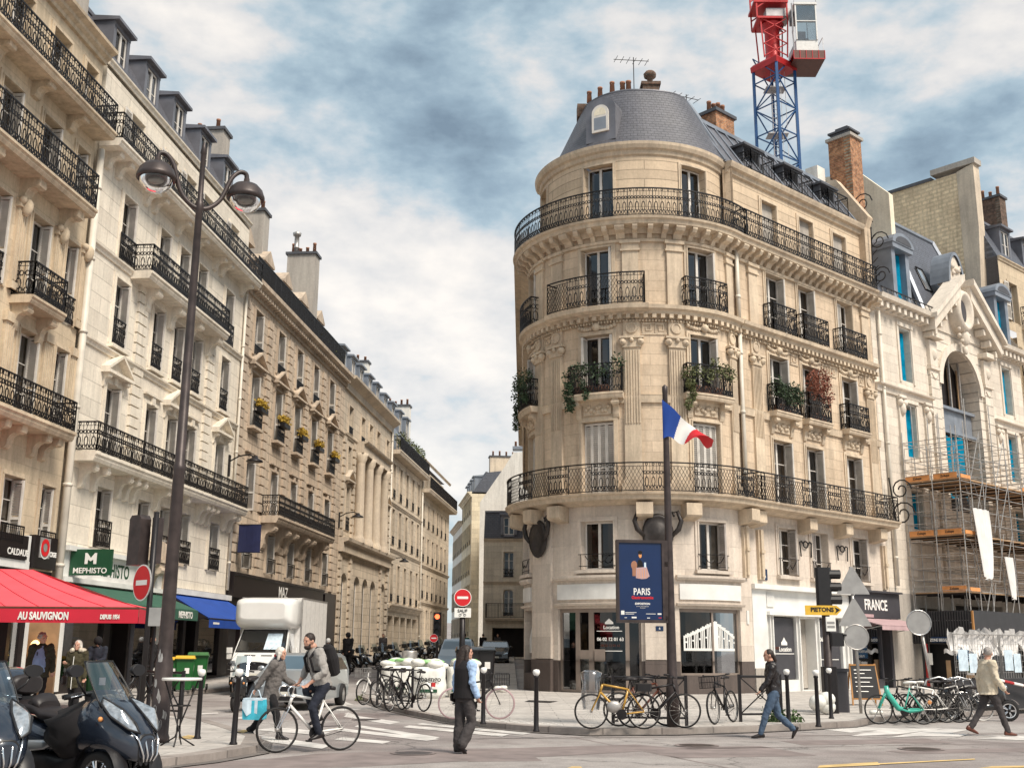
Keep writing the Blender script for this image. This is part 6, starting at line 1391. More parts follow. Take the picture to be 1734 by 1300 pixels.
for s_, (hx, hy, hz) in ((-1,(-6.33,18.35,9.72)),(1,(-4.93,19.15,9.68))):
    dx, dy = hx-L0[0], hy-L0[1]; at_ = lambda t, z: (L0[0]+dx*t, L0[1]+dy*t, z)
    T2(lp, 'arm', 'pole_brown', lambda m: m.tube(curve([at_(0,9.25),at_(.2,9.3),at_(.45,9.52),at_(.64,hz+.26),at_(.82,hz+.44),at_(.97,hz+.44),at_(1,hz+.33)]), .043, 8), True)
    o = T2(lp, 'lantern', 'pole_brown', lambda m: (m.lathe([(0,.36),(.05,.35),(.06,.27),(.12,.255),(.22,.21),(.30,.12),(.335,.02),(.345,0),(.345,-.06),(.32,-.07),(.29,0),(0,.02)], (hx,hy,hz), 22)), True)
    T2(o, 'glass_bowl', 'lamp_bowl', lambda m: m.lathe([(.29,-.06),(.27,-.16),(.2,-.25),(.1,-.30),(0,-.31)], (hx,hy,hz), 20), True)
    T2(o, 'bulb', 'sign_back', lambda m: m.sphere((hx,hy,hz-.08), .09, 10, 7, (1.6,1,.8)), True)
# ---- no entry signs
def no_entry(par, c, right, r):
    ring_disc(par, c, right, 0, r, 'sign_white', 'sign_face'); fm = facing(c, right)
    o = ring_disc(par, tuple(fm @ Vector((0,0,.004))), right, 0, r*.93, 'sign_red', 'red_disc')
    mb = MB(); a, b = r*.62, r*.14; mb.face([tuple(fm @ Vector(q)) for q in ((-a,-b,.008),(a,-b,.008),(a,b,.008),(-a,b,.008))]); mb.build('white_bar', 'sign_white', par)
    ring_disc(par, tuple(fm @ Vector((0,0,-.02))), right, 0, r, 'sign_back', 'sign_back')
    mb = MB(); n = 28; mb.grid([[tuple(fm @ Vector((r*cos(2*pi*k/n), r*sin(2*pi*k/n), t))) for k in range(n)] for t in (0,-.02)], closed=True); mb.build('rim', 'sign_back', par)
sp = (-7.0,22.0)
ne = root('no_entry_sign', (*sp,.12), 'round no entry sign on a dark pole, nearest the red awning', 'road sign')
T2(ne, 'pole', 'dark_metal', lambda m: m.tube([(*sp,.12),(*sp,4.2)], .055, 10), True)
rt = (cos(radians(-44)), sin(radians(-44)), 0); nn = Vector(rt).cross(Vector((0,0,1)))
no_entry(ne, (sp[0]+nn.x*.09-.1, sp[1]+nn.y*.09, 2.82), rt, .35)
bx_ = root('signal_box', (sp[0],sp[1],3.2), 'rusty brown signal box seen from behind, above the nearest no entry sign', 'traffic light')
def sb_(m):
    fm = facing((sp[0]-.05, sp[1]-.02, 3.65), (cos(radians(-35)), sin(radians(-35)), 0))
    pr = [(-.2,-.48),(.2,-.48),(.2,.42),(.14,.5),(-.14,.5),(-.2,.42)]; m.ext([(-.4+a*.9, b) for a, b in pr], lambda p, q, t: tuple(fm @ Vector((p, q, t))), -.12, .12)
    m.ext([(-.18,-.44),(-.06,-.44),(-.06,.46),(-.18,.46)], lambda p, q, t: tuple(fm @ Vector((p, q, t))), -.3, -.12)
T2(bx_, 'housing', 'pole_brown', sb_)
pl = root('small_plate', (sp[0]+.3,sp[1],2.2), 'small grey plate beneath the nearest no entry sign', 'sign')
T2(pl, 'plate', 'sign_back', lambda m: m.box(sp[0]-.02, sp[0]+.5, sp[1]-.05, sp[1]-.03, 2.0, 2.35))
sq = (-1.68,40.0); gq = gz(*sq)+.12
ne2 = root('no_entry_sign', (*sq,gq), 'round no entry sign above a white plate, behind the long haired woman', 'road sign')
T2(ne2, 'pole', 'dark_metal', lambda m: m.tube([(*sq,gq),(*sq,3.2)], .10, 10), True)
no_entry(ne2, (sq[0], sq[1]-.12, 3.38), (1,0,0), .31)
o = T2(ne2, 'plate', 'sign_white', lambda m: m.box(sq[0]-.28, sq[0]+.3, sq[1]-.13, sq[1]-.11, 2.7, 3.02)); text('SAUF', .15, 'black_plastic', o, facing((sq[0], sq[1]-.135, 2.92), (1,0,0)), bold=.004)
T2(o, 'bicycle_mark', 'black_plastic', lambda m: (m.tube([(sq[0]-.08+.045*cos(k), sq[1]-.135, 2.78+.045*sin(k)) for k in range(6)], .008, 4, True), m.tube([(sq[0]+.08+.045*cos(k), sq[1]-.135, 2.78+.045*sin(k)) for k in range(6)], .008, 4, True), m.tube([(sq[0]-.08, sq[1]-.135, 2.78),(sq[0]-.02, sq[1]-.135, 2.84),(sq[0]+.05, sq[1]-.135, 2.84),(sq[0]+.08, sq[1]-.135, 2.78)], .007, 4)))
def signal(x, y, z0, h, label, lit=True, faces=-1, rz=0):
    b = root('traffic_light', (x,y,z0), label, 'traffic light')
    T2(b, 'pole', 'dark_metal', lambda m: m.tube([(x,y,z0),(x,y,z0+h)], .055, 10), True)
    T2(b, 'housing', 'black_plastic', lambda m: rbox(m, x-.16, x+.16, y-.28, y-.05, z0+h-.95, z0+h, .05))
    for i, mt in enumerate(('red_light' if lit else 'black_plastic','black_plastic','black_plastic')):
        z = z0+h-.18-.29*i
        o = T2(b, 'lamp', mt, lambda m: m.lathe([(0,-.29),(.1,-.285),(.1,-.27)], (x,y,z), 14, 'y'))
        T2(o, 'visor', 'black_plastic', lambda m: m.grid([[(x+.115*cos(a), y-.28-t, z+.115*sin(a)) for a in [pi*k/10 for k in range(-1,12)]] for t in (0,.2)]))
    return b
signal(-3.0,47,gz(-3,47)+.12,2.9,'traffic light showing red in the side street, left of the plated no entry sign')
o = root('no_entry_sign', (-3.05,46.6,2), 'tiny no entry sign under the red traffic light', 'road sign'); no_entry(o, (-3.12,46.7,1.95+.1), (1,0,0), .17)
# ---- flag pole with poster panel
F0 = (3.32,23.4)
fp_ = root('flag_pole', (*F0,.12), 'tall dark lamp post rising behind the blue poster', 'pole')
T2(fp_, 'post', 'pole_brown', lambda m: m.lathe([(0,.12),(.13,.12),(.13,.9),(.105,1.0),(.095,2.0),(.075,4.5),(.055,7.0),(.06,7.02),(.06,7.15),(0,7.2)], (F0[0]-.02,F0[1],0), 14), True)
fg = root('flag', (F0[0],F0[1],6.8), 'blue white and red tricolour flag hanging from the dark post', 'flag')
mb = MB(); mb.smooth = True; ns, ntt = 72, 30; P = []
for i in range(ns+1):
    s_ = i/ns; top = Vector((-.02+1.05*s_, 0, -.95*s_**.95)); bot = Vector((-.02+1.03*s_, 0, -.86-.12*s_+.06*sin(s_*12)))
    P.append([tuple(Vector((F0[0]-.08, F0[1]-.1, 6.85))+top*(1-t)+bot*t+Vector((0, -.16*sin(s_*9+t*2.2)*s_**.5-.1*s_, .03*sin(s_*14+t*5)*s_))) for t in [j/ntt for j in range(ntt+1)]])
for i in range(ns):
    
    for j in range(ntt):
        mb.m = 0 if i/3+(j/3-5)*.35 < 7 else (1 if i/3+(j/3-5)*.6 < 13 else 2); mb.face([P[i][j],P[i+1][j],P[i+1][j+1],P[i][j+1]])
fgc = mb.build('cloth', ['blue_cloth','sign_white','sign_red'], fg)
po = root('poster_panel', (2.7,23.3,2.2), 'framed dark blue exhibition poster hung on the flag post', 'poster')
pr_ = Vector((1,.10,0)).normalized(); pc = Vector((2.68,23.25,3.0)); pm = facing(pc, pr_)
def pbx(m, x0, x1, y0, y1, z0, z1): m.ext([(x0,y0),(x1,y0),(x1,y1),(x0,y1)], lambda p, q, t: tuple(pm @ Vector((p, q, t))), z0, z1)
T2(po, 'frame', 'pole_brown', lambda m: (pbx(m,-.50,.50,-.84,.84,-.12,.0), pbx(m,-.5,-.45,-.84,.84,0,.03), pbx(m,.45,.5,-.84,.84,0,.03), pbx(m,-.45,.45,-.84,-.78,0,.03), pbx(m,-.45,.45,.78,.84,0,.03), pbx(m,.5,.7,-.8,-.7,-.1,-.02), pbx(m,.5,.7,.3,.4,-.1,-.02), pbx(m,.5,.62,-.84,.84,-.12,-.02)))
ps = T2(po, 'poster', 'poster_blue', lambda m: pbx(m,-.45,.45,-.78,.78,.0,.004))
def ptx(s, x, y, size, mat='sign_white', sx=1, bold=0): return text(s, size, mat, ps, pm @ Matrix.Translation((x, y, .006)), ext=.001, bold=bold, sx=sx)
ptx('PARIS', .02, -.22, .19, sx=.75, bold=.003); ptx('Gastronomie', .03, -.335, .085, 'sign_red', bold=.003); ptx('EXPOSITION', .03, -.46, .055, bold=.002); ptx('du printemps a l\'automne', .03, -.51, .025); ptx('entree libre', .03, -.54, .025)
T2(ps, 'print_blocks', 'sign_white', lambda m: (pbx(m,-.42,-.35,-.68,-.6,.005,.006), pbx(m,-.33,-.1,-.64,-.63,.005,.006), pbx(m,-.33,-.15,-.67,-.66,.005,.006), pbx(m,.1,.3,-.665,-.655,.005,.006), pbx(m,.34,.42,-.675,-.645,.005,.006), pbx(m,-.2,-.1,-.75,-.72,.005,.006), pbx(m,.12,.18,-.75,-.735,.005,.006), pbx(m,-.35,-.3,-.745,-.735,.005,.006)))
T2(ps, 'red_logo', 'sign_red', lambda m: pbx(m,.36,.42,-.745,-.73,.005,.006))
def disc2(m, cx_, cy_, rx, ry, z, n=18): m.face([tuple(pm @ Vector((cx_+rx*cos(2*pi*k/n), cy_+ry*sin(2*pi*k/n), z))) for k in range(n)])
T2(ps, 'printed_chair', 'terracotta', lambda m: (disc2(m,-.13,.32,.065,.09,.0055), pbx(m,-.17,-.06,.1,.26,.0052,.0057)))
T2(ps, 'printed_table', 'pink_cloth', lambda m: m.face([tuple(pm @ Vector((a,b,.0068))) for a, b in ((-.09,.27),(.13,.29),(.19,.10),(.12,.05),(.03,.04),(-.1,.06))]))
T2(ps, 'printed_table_edge', 'orange', lambda m: [m.face([tuple(pm @ Vector((a+dx,b,.007))) for a, b in ((0,.06),(.012,.06),(.01,.25),(.0,.25))]) for dx in (-.06,-.02,.03,.08,.13)])
T2(ps, 'printed_sitter', 'fabric_black', lambda m: (m.face([tuple(pm @ Vector((a,b,.0063))) for a, b in ((-.08,.24),(.06,.24),(.05,.38),(0,.44),(-.05,.42))]), disc2(m,0,.58,.045,.04,.0066)))
T2(ps, 'printed_face', 'orange', lambda m: disc2(m,0,.52,.032,.05,.0064)); T2(ps, 'printed_glass', 'bag_pale', lambda m: pbx(m,.08,.12,.28,.38,.007,.0075))
# ---- traffic light and signs on the right pavement
tx, ty = 8.05,29.0
tl = root('traffic_light', (tx,ty,.12), 'black traffic light seen from behind on a dark pole, with a yellow arrow sign', 'traffic light')
T2(tl, 'pole', 'pole_brown', lambda m: m.lathe([(0,.12),(.14,.12),(.14,.9),(.11,.95),(.10,2.6),(.05,2.65),(.05,3.6),(0,3.6)], (tx,ty,0), 12), True)
T2(tl, 'base_box', 'dark_metal', lambda m: rbox(m, tx-.17, tx+.17, ty-.15, ty+.15, .12, 1.25, .03))
hb = T2(tl, 'housing', 'black_plastic', lambda m: (rbox(m, tx-.22, tx+.17, ty-.12, ty+.05, 2.72, 3.72, .05)))
T2(hb, 'visor', 'black_plastic', lambda m: [m.lathe([(.12,0),(.12,.3)], (tx+.12,ty+.0,3.55-.32*i), 10, 'x') for i in range(3)])
yb = T2(tl, 'direction_sign', 'yellow', lambda m: m.ext([(tx-.55,2.52),(tx+.25,2.52),(tx+.37,2.64),(tx+.37,2.66),(tx+.25,2.76),(tx-.55,2.76)], lambda p, q, t: (p, ty-.12+t, q), -.02, .0)); text('PIETONS', .15, 'black_plastic', yb, facing((tx-.12,ty-.142,2.65), (1,0,0)), bold=.006)
T2(yb, 'arrow', 'black_plastic', lambda m: m.ext([(tx+.2,2.56),(tx+.33,2.64),(tx+.33,2.66),(tx+.2,2.72),(tx+.24,2.64)], lambda p, q, t: (p, ty-.142+t, q), -.002, .0))
T2(tl, 'notice', 'sign_white', lambda m: rbox(m, tx-.05, tx+.2, ty-.17, ty-.14, 2.12, 2.48, .02)); T2(tl, 'notice_print', 'sign_back', lambda m: (m.box(tx-.02,tx+.17,ty-.175,ty-.171,2.3,2.36), m.box(tx-.02,tx+.17,ty-.175,ty-.171,2.2,2.26)))
T2(tl, 'pedestrian_light', 'black_plastic', lambda m: (rbox(m, tx+.05, tx+.4, ty-.16, ty+.1, 1.75, 2.08, .04), m.box(tx+.4, tx+.46, ty-.16, ty+.1, 2.0, 2.05)))
cb_ = root('utility_cabinet', (8.35,29.6,.12), 'grey utility cabinet behind the traffic light pole', 'cabinet')
T2(cb_, 'case', 'shop_grey', lambda m: (rbox(m, 8.15,8.65,29.4,29.8,.12,1.12,.04), rbox(m, 8.12,8.68,29.37,29.83,1.12,1.2,.04)))
b = root('street_sign', (8.8,29.0,.12), 'grey sign pole with two triangular signs and a round one, all seen from behind', 'road sign')
T2(b, 'pole', 'galv', lambda m: m.tube([(8.8,29,.12),(8.76,29,3.75)], .04, 10), True)
for i, (z, w) in enumerate(((3.15,.42),(2.35,.42))):
    T2(b, 'triangle_sign', 'sign_back', lambda m: m.ext([(-w,0),(w,0),(w*.95,.06),(.03,w*1.65),(-.03,w*1.65),(-w*.95,.06)], lambda p, q, t: (8.77+p, 28.95+t, z+q-.1), -.015, .0))
ring_disc(b, (8.78,28.93,1.98), (1,0,0), 0, .31, 'sign_back', 'round_sign'); T2(b, 'rim', 'galv', lambda m: m.tube([(8.78+.31*cos(k*.3), 28.93, 1.98+.31*sin(k*.3)) for k in range(21)], .014, 5, True))
b = root('street_sign', (11.2,31,.12), 'round road sign seen from behind on a grey leaning pole', 'road sign')
T2(b, 'pole', 'galv', lambda m: m.tube([(11.45,31,.12),(11.12,31,2.7)], .045, 10), True)
ring_disc(b, (11.1,30.9,2.4), (1,0,0), 0, .33, 'sign_back', 'round_sign'); T2(b, 'rim', 'steel', lambda m: m.tube([(11.1+.33*cos(k*.3), 30.9, 2.4+.33*sin(k*.3)) for k in range(21)], .018, 5, True))
# chalkboard
ch = root('chalkboard', (10.9,37,.12), 'folding chalkboard with a wooden frame outside the grey shop', 'sign')
xx, yy = pixground(1464,1193,.12)
def cbd(m):
    for s_ in (-1,1): m.tube([(xx-.42,yy+s_*.3,.12),(xx-.36,yy,1.28)], .03, 4); m.tube([(xx+.42,yy+s_*.3,.12),(xx+.36,yy,1.28)], .03, 4)
    m.tube([(xx-.38,yy-.04,1.25),(xx+.38,yy-.04,1.25)], .03, 4); m.tube([(xx-.41,yy-.26,.3),(xx+.41,yy-.26,.3)], .03, 4)
ch.location = (0,0,0); ch.location = (xx,yy,.12)
T2(ch, 'frame', 'wood_orange', cbd); T2(ch, 'board', 'black_plastic', lambda m: m.face([(xx-.39,yy-.27,.3),(xx+.39,yy-.27,.3),(xx+.35,yy-.05,1.25),(xx-.35,yy-.05,1.25)]))
T2(ch, 'chalk_lines', 'sign_white', lambda m: [m.face([(xx-.28,yy-.285+.23*(z-.3)-.0,z),(xx-.28+w,yy-.285+.23*(z-.3),z),(xx-.28+w,yy-.28+.23*(z-.28),z+.02),(xx-.28,yy-.28+.23*(z-.28),z+.02)]) for z, w in ((1.1,.5),(1.0,.3),(.88,.5),(.76,.42),(.64,.5),(.5,.35))])
# ---- crossed iron barriers
def barrier(x0, y0, x1, y1, label, z=.12):
    b = root('barrier', (x0,y0,z), label, 'barrier', 'crossed iron pavement barriers'); L = hypot(x1-x0, y1-y0); dx, dy = (x1-x0)/L, (y1-y0)/L
    P = lambda s_, q: (x0+dx*s_, y0+dy*s_, z+q)
    for s_ in (0, L): T2(b, 'post', 'dark_metal', lambda m: (m.tube([P(s_,0),P(s_,1.0)], .045, 4)))
    T2(b, 'rails', 'dark_metal', lambda m: (m.tube([P(0,.95),P(L,.95)], .028, 6), m.tube([P(0,.16),P(L,.16)], .022, 6)))
    k = max(1, round(L/.85))
    def cr(m):
        for i in range(k):
            a, c = L*i/k, L*(i+1)/k; m.tube([P(a,.16),P(c,.95)], .016, 4); m.tube([P(c,.16),P(a,.95)], .016, 4); q = (a+c)/2
            m.tube([(x0+dx*(q+.07*cos(t)), y0+dy*(q+.07*cos(t)), z+.555+.07*sin(t)) for t in [j*.785 for j in range(8)]], .012, 4, True)
    T2(b, 'cross_braces', 'dark_metal', cr)
barrier(2.12,23.75,3.6,23.6,'crossed iron barrier behind the yellow bicycle, beside the poster post'); barrier(5.02,25.2,5.98,25.5,'crossed iron barrier with weeds at its foot, right of the poster post')
barrier(-3.62,31.6,-2.55,30.2,'crossed iron barrier on the island kerb with bicycles leaning on it'); barrier(-8.3,25.9,-7.0,24.7,'crossed iron barrier behind the foot of the big street lamp')
wd = root('weeds', (5.9,25.2,.12), 'green weeds growing at the foot of the crossed barrier', 'plant'); foliage('foliage', 'leaf_green', wd, [(5.75,25.3,.25,.25,.2,.25),(6.05,25.3,.18,.35,.2,.12)], 420, .09, 3)
wd = root('moss', (-4.9,38,.05), 'yellow green moss at the rounded tip of the kerb', 'plant'); foliage('foliage', 'leaf_olive', wd, [(-4.9,38.2,.06,.15,.6,.05),(-4.75,36.8,.05,.15,.6,.05)], 250, .07, 3)
# ---- bicycles
def wheel(par, x, r=.335, tyre='rubber', rim='galv', spokes=18, w=.022, name='wheel', mag=False, y=0):
    def f(m):
        m.lathe([(r-.022,-.012),(r-.03,-.012),(r-.04,0),(r-.03,.012),(r-.022,.012)], (x,y,r), 28, 'y'); m.lathe([(.0,-.05),(.025,-.05),(.03,0),(.025,.05),(0,.05)], (x,y,r), 10, 'y')
        for k in range(6 if mag else spokes):
            a = 2*pi*k/(6 if mag else spokes); q = (r-.03)
            m.tube([(x,y+(.03 if k % 2 else -.03)*(not mag),r),(x+q*cos(a),y,r+q*sin(a))], .014 if mag else .0018, 4, caps=False)
    o = T2(par, name, rim, f, True)
    T2(o, 'tyre', tyre, lambda m: m.lathe([(r-.034,-w*.8),(r-.012,-w*.9),(r,0),(r-.012,w*.9),(r-.034,w*.8),(r-.034,-w*.8)], (x,y,r), 28, 'y'), True); return o
def bicycle(label, frame='dark_metal', tyre='rubber', bars='flat', basket=None, guard=None, step=False, group='parked bicycles', saddle='seat_black', chrome=False, name='bicycle', mag=False):
    b = root(name, (0,0,0), label, 'bicycle', group)
    R_ = .335; A, Bf, BB = (-.47,0,R_), (.56,0,R_), (-.03,0,.28); ST, HT, HB = (-.19,0,.82), (.34,0,.84), (.385,0,.70)
    def fr(m):
        t = .021
        if step: m.tube([HB,(.15,0,.42),(-.03,0,.33),BB], .03, 8); m.tube([BB,ST], .018, 8)
        else: m.tube([BB,(-.17,0,.76)], t, 8); m.tube([(-.165,0,.75),HT], t, 8); m.tube([BB,HB], t*1.15, 8)
        m.tube([HT,HB], .024, 8)
        for s_ in (-.055,.055): m.tube([(BB[0],s_*.5,BB[2]),(A[0],s_,A[2])], .011, 6); m.tube([(-.165,s_*.3,.74),(A[0],s_,A[2])], .010, 6)
    T2(b, 'frame', frame, fr, True)
    T2(b, 'fork', 'chrome' if chrome else frame, lambda m: [m.tube(curve([(HB[0],0,HB[2]),(HB[0]+.02,s_,HB[2]-.05),(Bf[0]-.06,s_,.46),(Bf[0],s_,R_)],3), .011, 6) for s_ in (-.05,.05)], True)
    wheel(b, A[0], tyre=tyre, mag=mag); wheel(b, Bf[0], tyre=tyre, mag=mag)
    def hb(m):
        m.tube([(HT[0],0,HT[2]),(HT[0]-.02,0,.95),(.37,0,.97)], .013, 6)
        if bars == 'drop':
            m.tube([(.37,-.2,.97),(.37,.2,.97)], .013, 6)
            for s_ in (-1,1): m.tube(curve([(.37,s_*.2,.97),(.46,s_*.21,.97),(.49,s_*.21,.90),(.45,s_*.21,.83),(.36,s_*.21,.83)],3), .013, 6)
        else: m.tube([(.24,-.29,1.0),(.36,-.2,.98),(.38,0,.97),(.36,.2,.98),(.24,.29,1.0)], .012, 6); m.tube([(.20,-.29,1.0),(.31,-.26,1.0)], .018, 6); m.tube([(.20,.29,1.0),(.31,.26,1.0)], .018, 6)
    T2(b, 'handlebar', 'chrome' if chrome else 'dark_metal', hb, True)
    T2(b, 'saddle', saddle, lambda m: (m.loft([sect(-.33,.935,.075,.03),sect(-.25,.945,.07,.03),sect(-.15,.94,.035,.025),sect(-.05,.93,.018,.018)]), m.tube([(-.17,0,.76),(-.2,0,.92)], .013, 6)), True)
    def cr(m):
        m.lathe([(.09,.05),(.10,.052),(.09,.055),(0,.055)], BB, 16, 'y')
        for s_ in (-1,1): m.tube([(BB[0],s_*.07,BB[2]),(BB[0]+s_*.12,s_*.085,BB[2]-s_*.11)], .01, 5); m.box(BB[0]+s_*.12-.04, BB[0]+s_*.12+.04, s_*.12-.04, s_*.12+.04, BB[2]-s_*.11-.012, BB[2]-s_*.11+.012)
        m.tube([(BB[0],.055,BB[2]+.09),(A[0],.055,R_+.04)], .006, 4); m.tube([(BB[0],.055,BB[2]-.09),(A[0],.055,R_-.04)], .006, 4)
    T2(b, 'crankset', 'dark_metal', cr)
    if guard:
        for cx_, a0, a1 in ((A[0],.2,2.7),(Bf[0],.6,2.9)): T2(b, 'mudguard', guard, lambda m: m.grid([[(cx_+(R_+.03)*cos(a), s_, R_+(R_+.03)*sin(a)) for s_ in (-.028,0,.028)] for a in [a0+(a1-a0)*k/12 for k in range(13)]]), True)
    if basket:
        def bk(m):
            x0, x1, y0, y1, z0, z1 = .44,.76,-.17,.17,.74,.97
            for z in (z0,(z0+z1)/2,z1): m.tube([(x0,y0,z),(x1,y0,z),(x1,y1,z),(x0,y1,z)], .008, 4, True)
            for k in range(7):
                t = k/6
                for p in ((x0+(x1-x0)*t,y0),(x0+(x1-x0)*t,y1),(x0,y0+(y1-y0)*t),(x1,y0+(y1-y0)*t)): m.tube([(p[0],p[1],z0),(p[0],p[1],z1)], .005, 4)
                m.tube([(x0+(x1-x0)*t,y0,z0),(x0+(x1-x0)*t,y1,z0)], .005, 4)
        T2(b, 'basket', basket, bk)
    return b
def put(b, px, py, ang, z=.12, lean=.06, sc=1.0):
    x, y = pixground(px, py, z) if py > 1000 else (px, py)
    b.location = (x, y, z); b.rotation_euler = (lean, 0, ang); b.scale = (sc,sc,sc); return b
BG = 'parked bicycles'
b = bicycle('yellow framed bicycle with a plastic wrapped basket, in front of the crossed barrier', 'yellow_frame', basket=None); put(b,1050,1234,pi+.04,lean=-.05)
TL(b, 'rear_bag', 'black_plastic', lambda m: rbox(m,-.62,-.3,-.1,.1,.72,.86,.04)); TL(b, 'gear_cover', 'galv', lambda m: m.sphere((.12,0,.42), .13, 12, 9, (1.2,.5,.9)), True)
TL(b, 'wrapped_bottles', 'plastic_wrap', lambda m: (m.lathe([(.16,.35),(.2,.6),(.17,.85),(.22,1.05),(.12,1.1)], (.55,-.12,0), 12)), True)
b = bicycle('black bicycle with a long front wheel reaching right of the poster post', 'dark_metal'); put(b,1112,1232,.03,lean=.06)
b = bicycle('dark bicycle locked behind the yellow one, mostly hidden', 'leather_brown', guard='dark_metal'); put(b,1085,1229,.25,lean=.03)
b = bicycle('dark bicycle standing at an angle against the barrier right of the poster post', 'dark_metal', basket='dark_metal'); put(b,1228,1224,pi+1.0,lean=.08)
b = bicycle('bicycle with dusty pink tyres and a front basket, behind the long haired woman', 'dark_metal', tyre='pink_cloth', basket='dark_metal'); put(b,803,1217,.05)
b = bicycle('white step through bicycle with a wire basket at the left end of the island row', 'sign_white', basket='galv', step=True, guard='sign_white'); put(b,637,1192,-2.1,lean=.05)
b = bicycle('dark bicycle second from the left in the island row', 'dark_metal', guard='dark_metal'); put(b,657,1196,-2.0)
b = bicycle('black bicycle leaning inside the island barrier', 'dark_metal'); put(b,676,1202,-1.9)
b = bicycle('bicycle with a red rear light and pale mudguard, right end of the island row', 'dark_metal', guard='sign_white'); put(b,700,1203,2.2); TL(b, 'rear_light', 'red_plastic', lambda m: m.box(-.85,-.8,-.05,.05,.6,.7))
b = bicycle('bicycle parked by the crossed barrier behind the big street lamp', 'dark_metal'); put(b,240,1198,.9)
b = bicycle('mint green rental bicycle with a thick frame, first of the right row', 'mint', step=True, mag=True, saddle='sign_white', tyre='rubber', name='rental_bicycle'); put(b,1530,1226,pi+.02,z=.0,lean=-.04)
TL(b, 'battery_tube', 'mint', lambda m: (m.tube([(.36,0,.86),(.34,0,.70),(.10,0,.36),(-.1,0,.30),(-.42,0,.33)], [.05,.07,.065,.06,.045], 10), m.tube([(.38,0,.7),(.56,-.0,.34)], .035, 8)), True); TL(b, 'rear_guard', 'black_plastic', lambda m: m.grid([[(-.47+.37*cos(a), s_, .335+.37*sin(a)) for s_ in (-.05,.05)] for a in [.3+.2*k for k in range(13)]])); TL(b, 'reflector', 'orange', lambda m: m.lathe([(0,.06),(.05,.05),(.0,.04)], (-.62,0,.5), 8, 'y'))
b.children[0]['label'] = 'mint green frame'
for i, (px, a, fm_, kw, lab) in enumerate(((1548,pi+.25,'dark_metal',dict(saddle='sign_white'),'dark bicycle with a white saddle just behind the mint rental bicycle'),(1572,pi+.15,'sign_white',dict(guard='black_plastic'),'white framed bicycle in the middle of the right bicycle row'),(1590,pi-.1,'dark_metal',dict(basket='black_plastic'),'dark bicycle with a black basket in the right bicycle row'),
        (1606,.3,'galv',dict(chrome=True),'silver framed bicycle in the right bicycle row'),(1618,.5,'dark_metal',dict(guard='chrome',chrome=True),'dark bicycle with chrome mudguards in the right bicycle row'),(1630,.2,'galv',dict(tyre='sign_white'),'bicycle with white tyres at the end of the right row, beside the black scooter'))):
    b = bicycle(lab, fm_, **kw); put(b,px,1224-i*.7,a,z=0,lean=.05*(-1)**i)
def rack(px, py):
    x, y = pixground(px, py); b = root('bike_rack', (x,y,0), 'curved steel hoop rack behind the right bicycle row' if px < 1600 else 'low steel hoop rack near the end of the right bicycle row', 'bike rack'); T2(b, 'hoop', 'steel', lambda m: m.tube([(x-.4,y,0),(x-.4,y,.75),(x-.3,y,.95),(x,y,1.02),(x+.3,y,.95),(x+.4,y,.75),(x+.4,y,0)], .025, 8), True)
rack(1595,1218); rack(1628,1217)
# ---------------------------------------------------------------- scooters
def sc_wheel(par, x, y, r=.24, w=.06, rim='chrome', ns=5, name='wheel'):
    def f(m):
        m.lathe([(.0,-w*.7),(.05,-w*.7),(.06,-w*.3),(r*.6,-w*.2),(r*.66,-w*.75),(r*.7,-w*.75),(r*.7,w*.75),(r*.6,w*.2),(.06,w*.3),(.05,w*.7),(0,w*.7)], (x,y,r), 24, 'y')
    o = T2(par, name, rim if ns == 0 else 'dark_metal', f, True)
    def sp(m):
        m.lathe([(r*.6,-w*.82),(r*.7,-w*.86),(r*.7,w*.86),(r*.6,w*.82)], (x,y,r), 28, 'y')
        for k in range(ns*2):
            a = 2*pi*(k//2)/ns+(.13 if k % 2 else -.13)
            for s_ in (-1,1): m.tube([(x+.04*cos(a),y+s_*w*.75,r+.04*sin(a)),(x+r*.63*cos(a),y+s_*w*.8,r+r*.63*sin(a))], .012, 5)
    T2(o, 'rim', rim, sp)
    T2(o, 'tyre', 'rubber', lambda m: m.lathe([(r*.68,-w*.9),(r*.85,-w*1.08),(r*.96,-w*.8),(r,0),(r*.96,w*.8),(r*.85,w*1.08),(r*.68,w*.9)], (x,y,r), 28, 'y'), True); return o
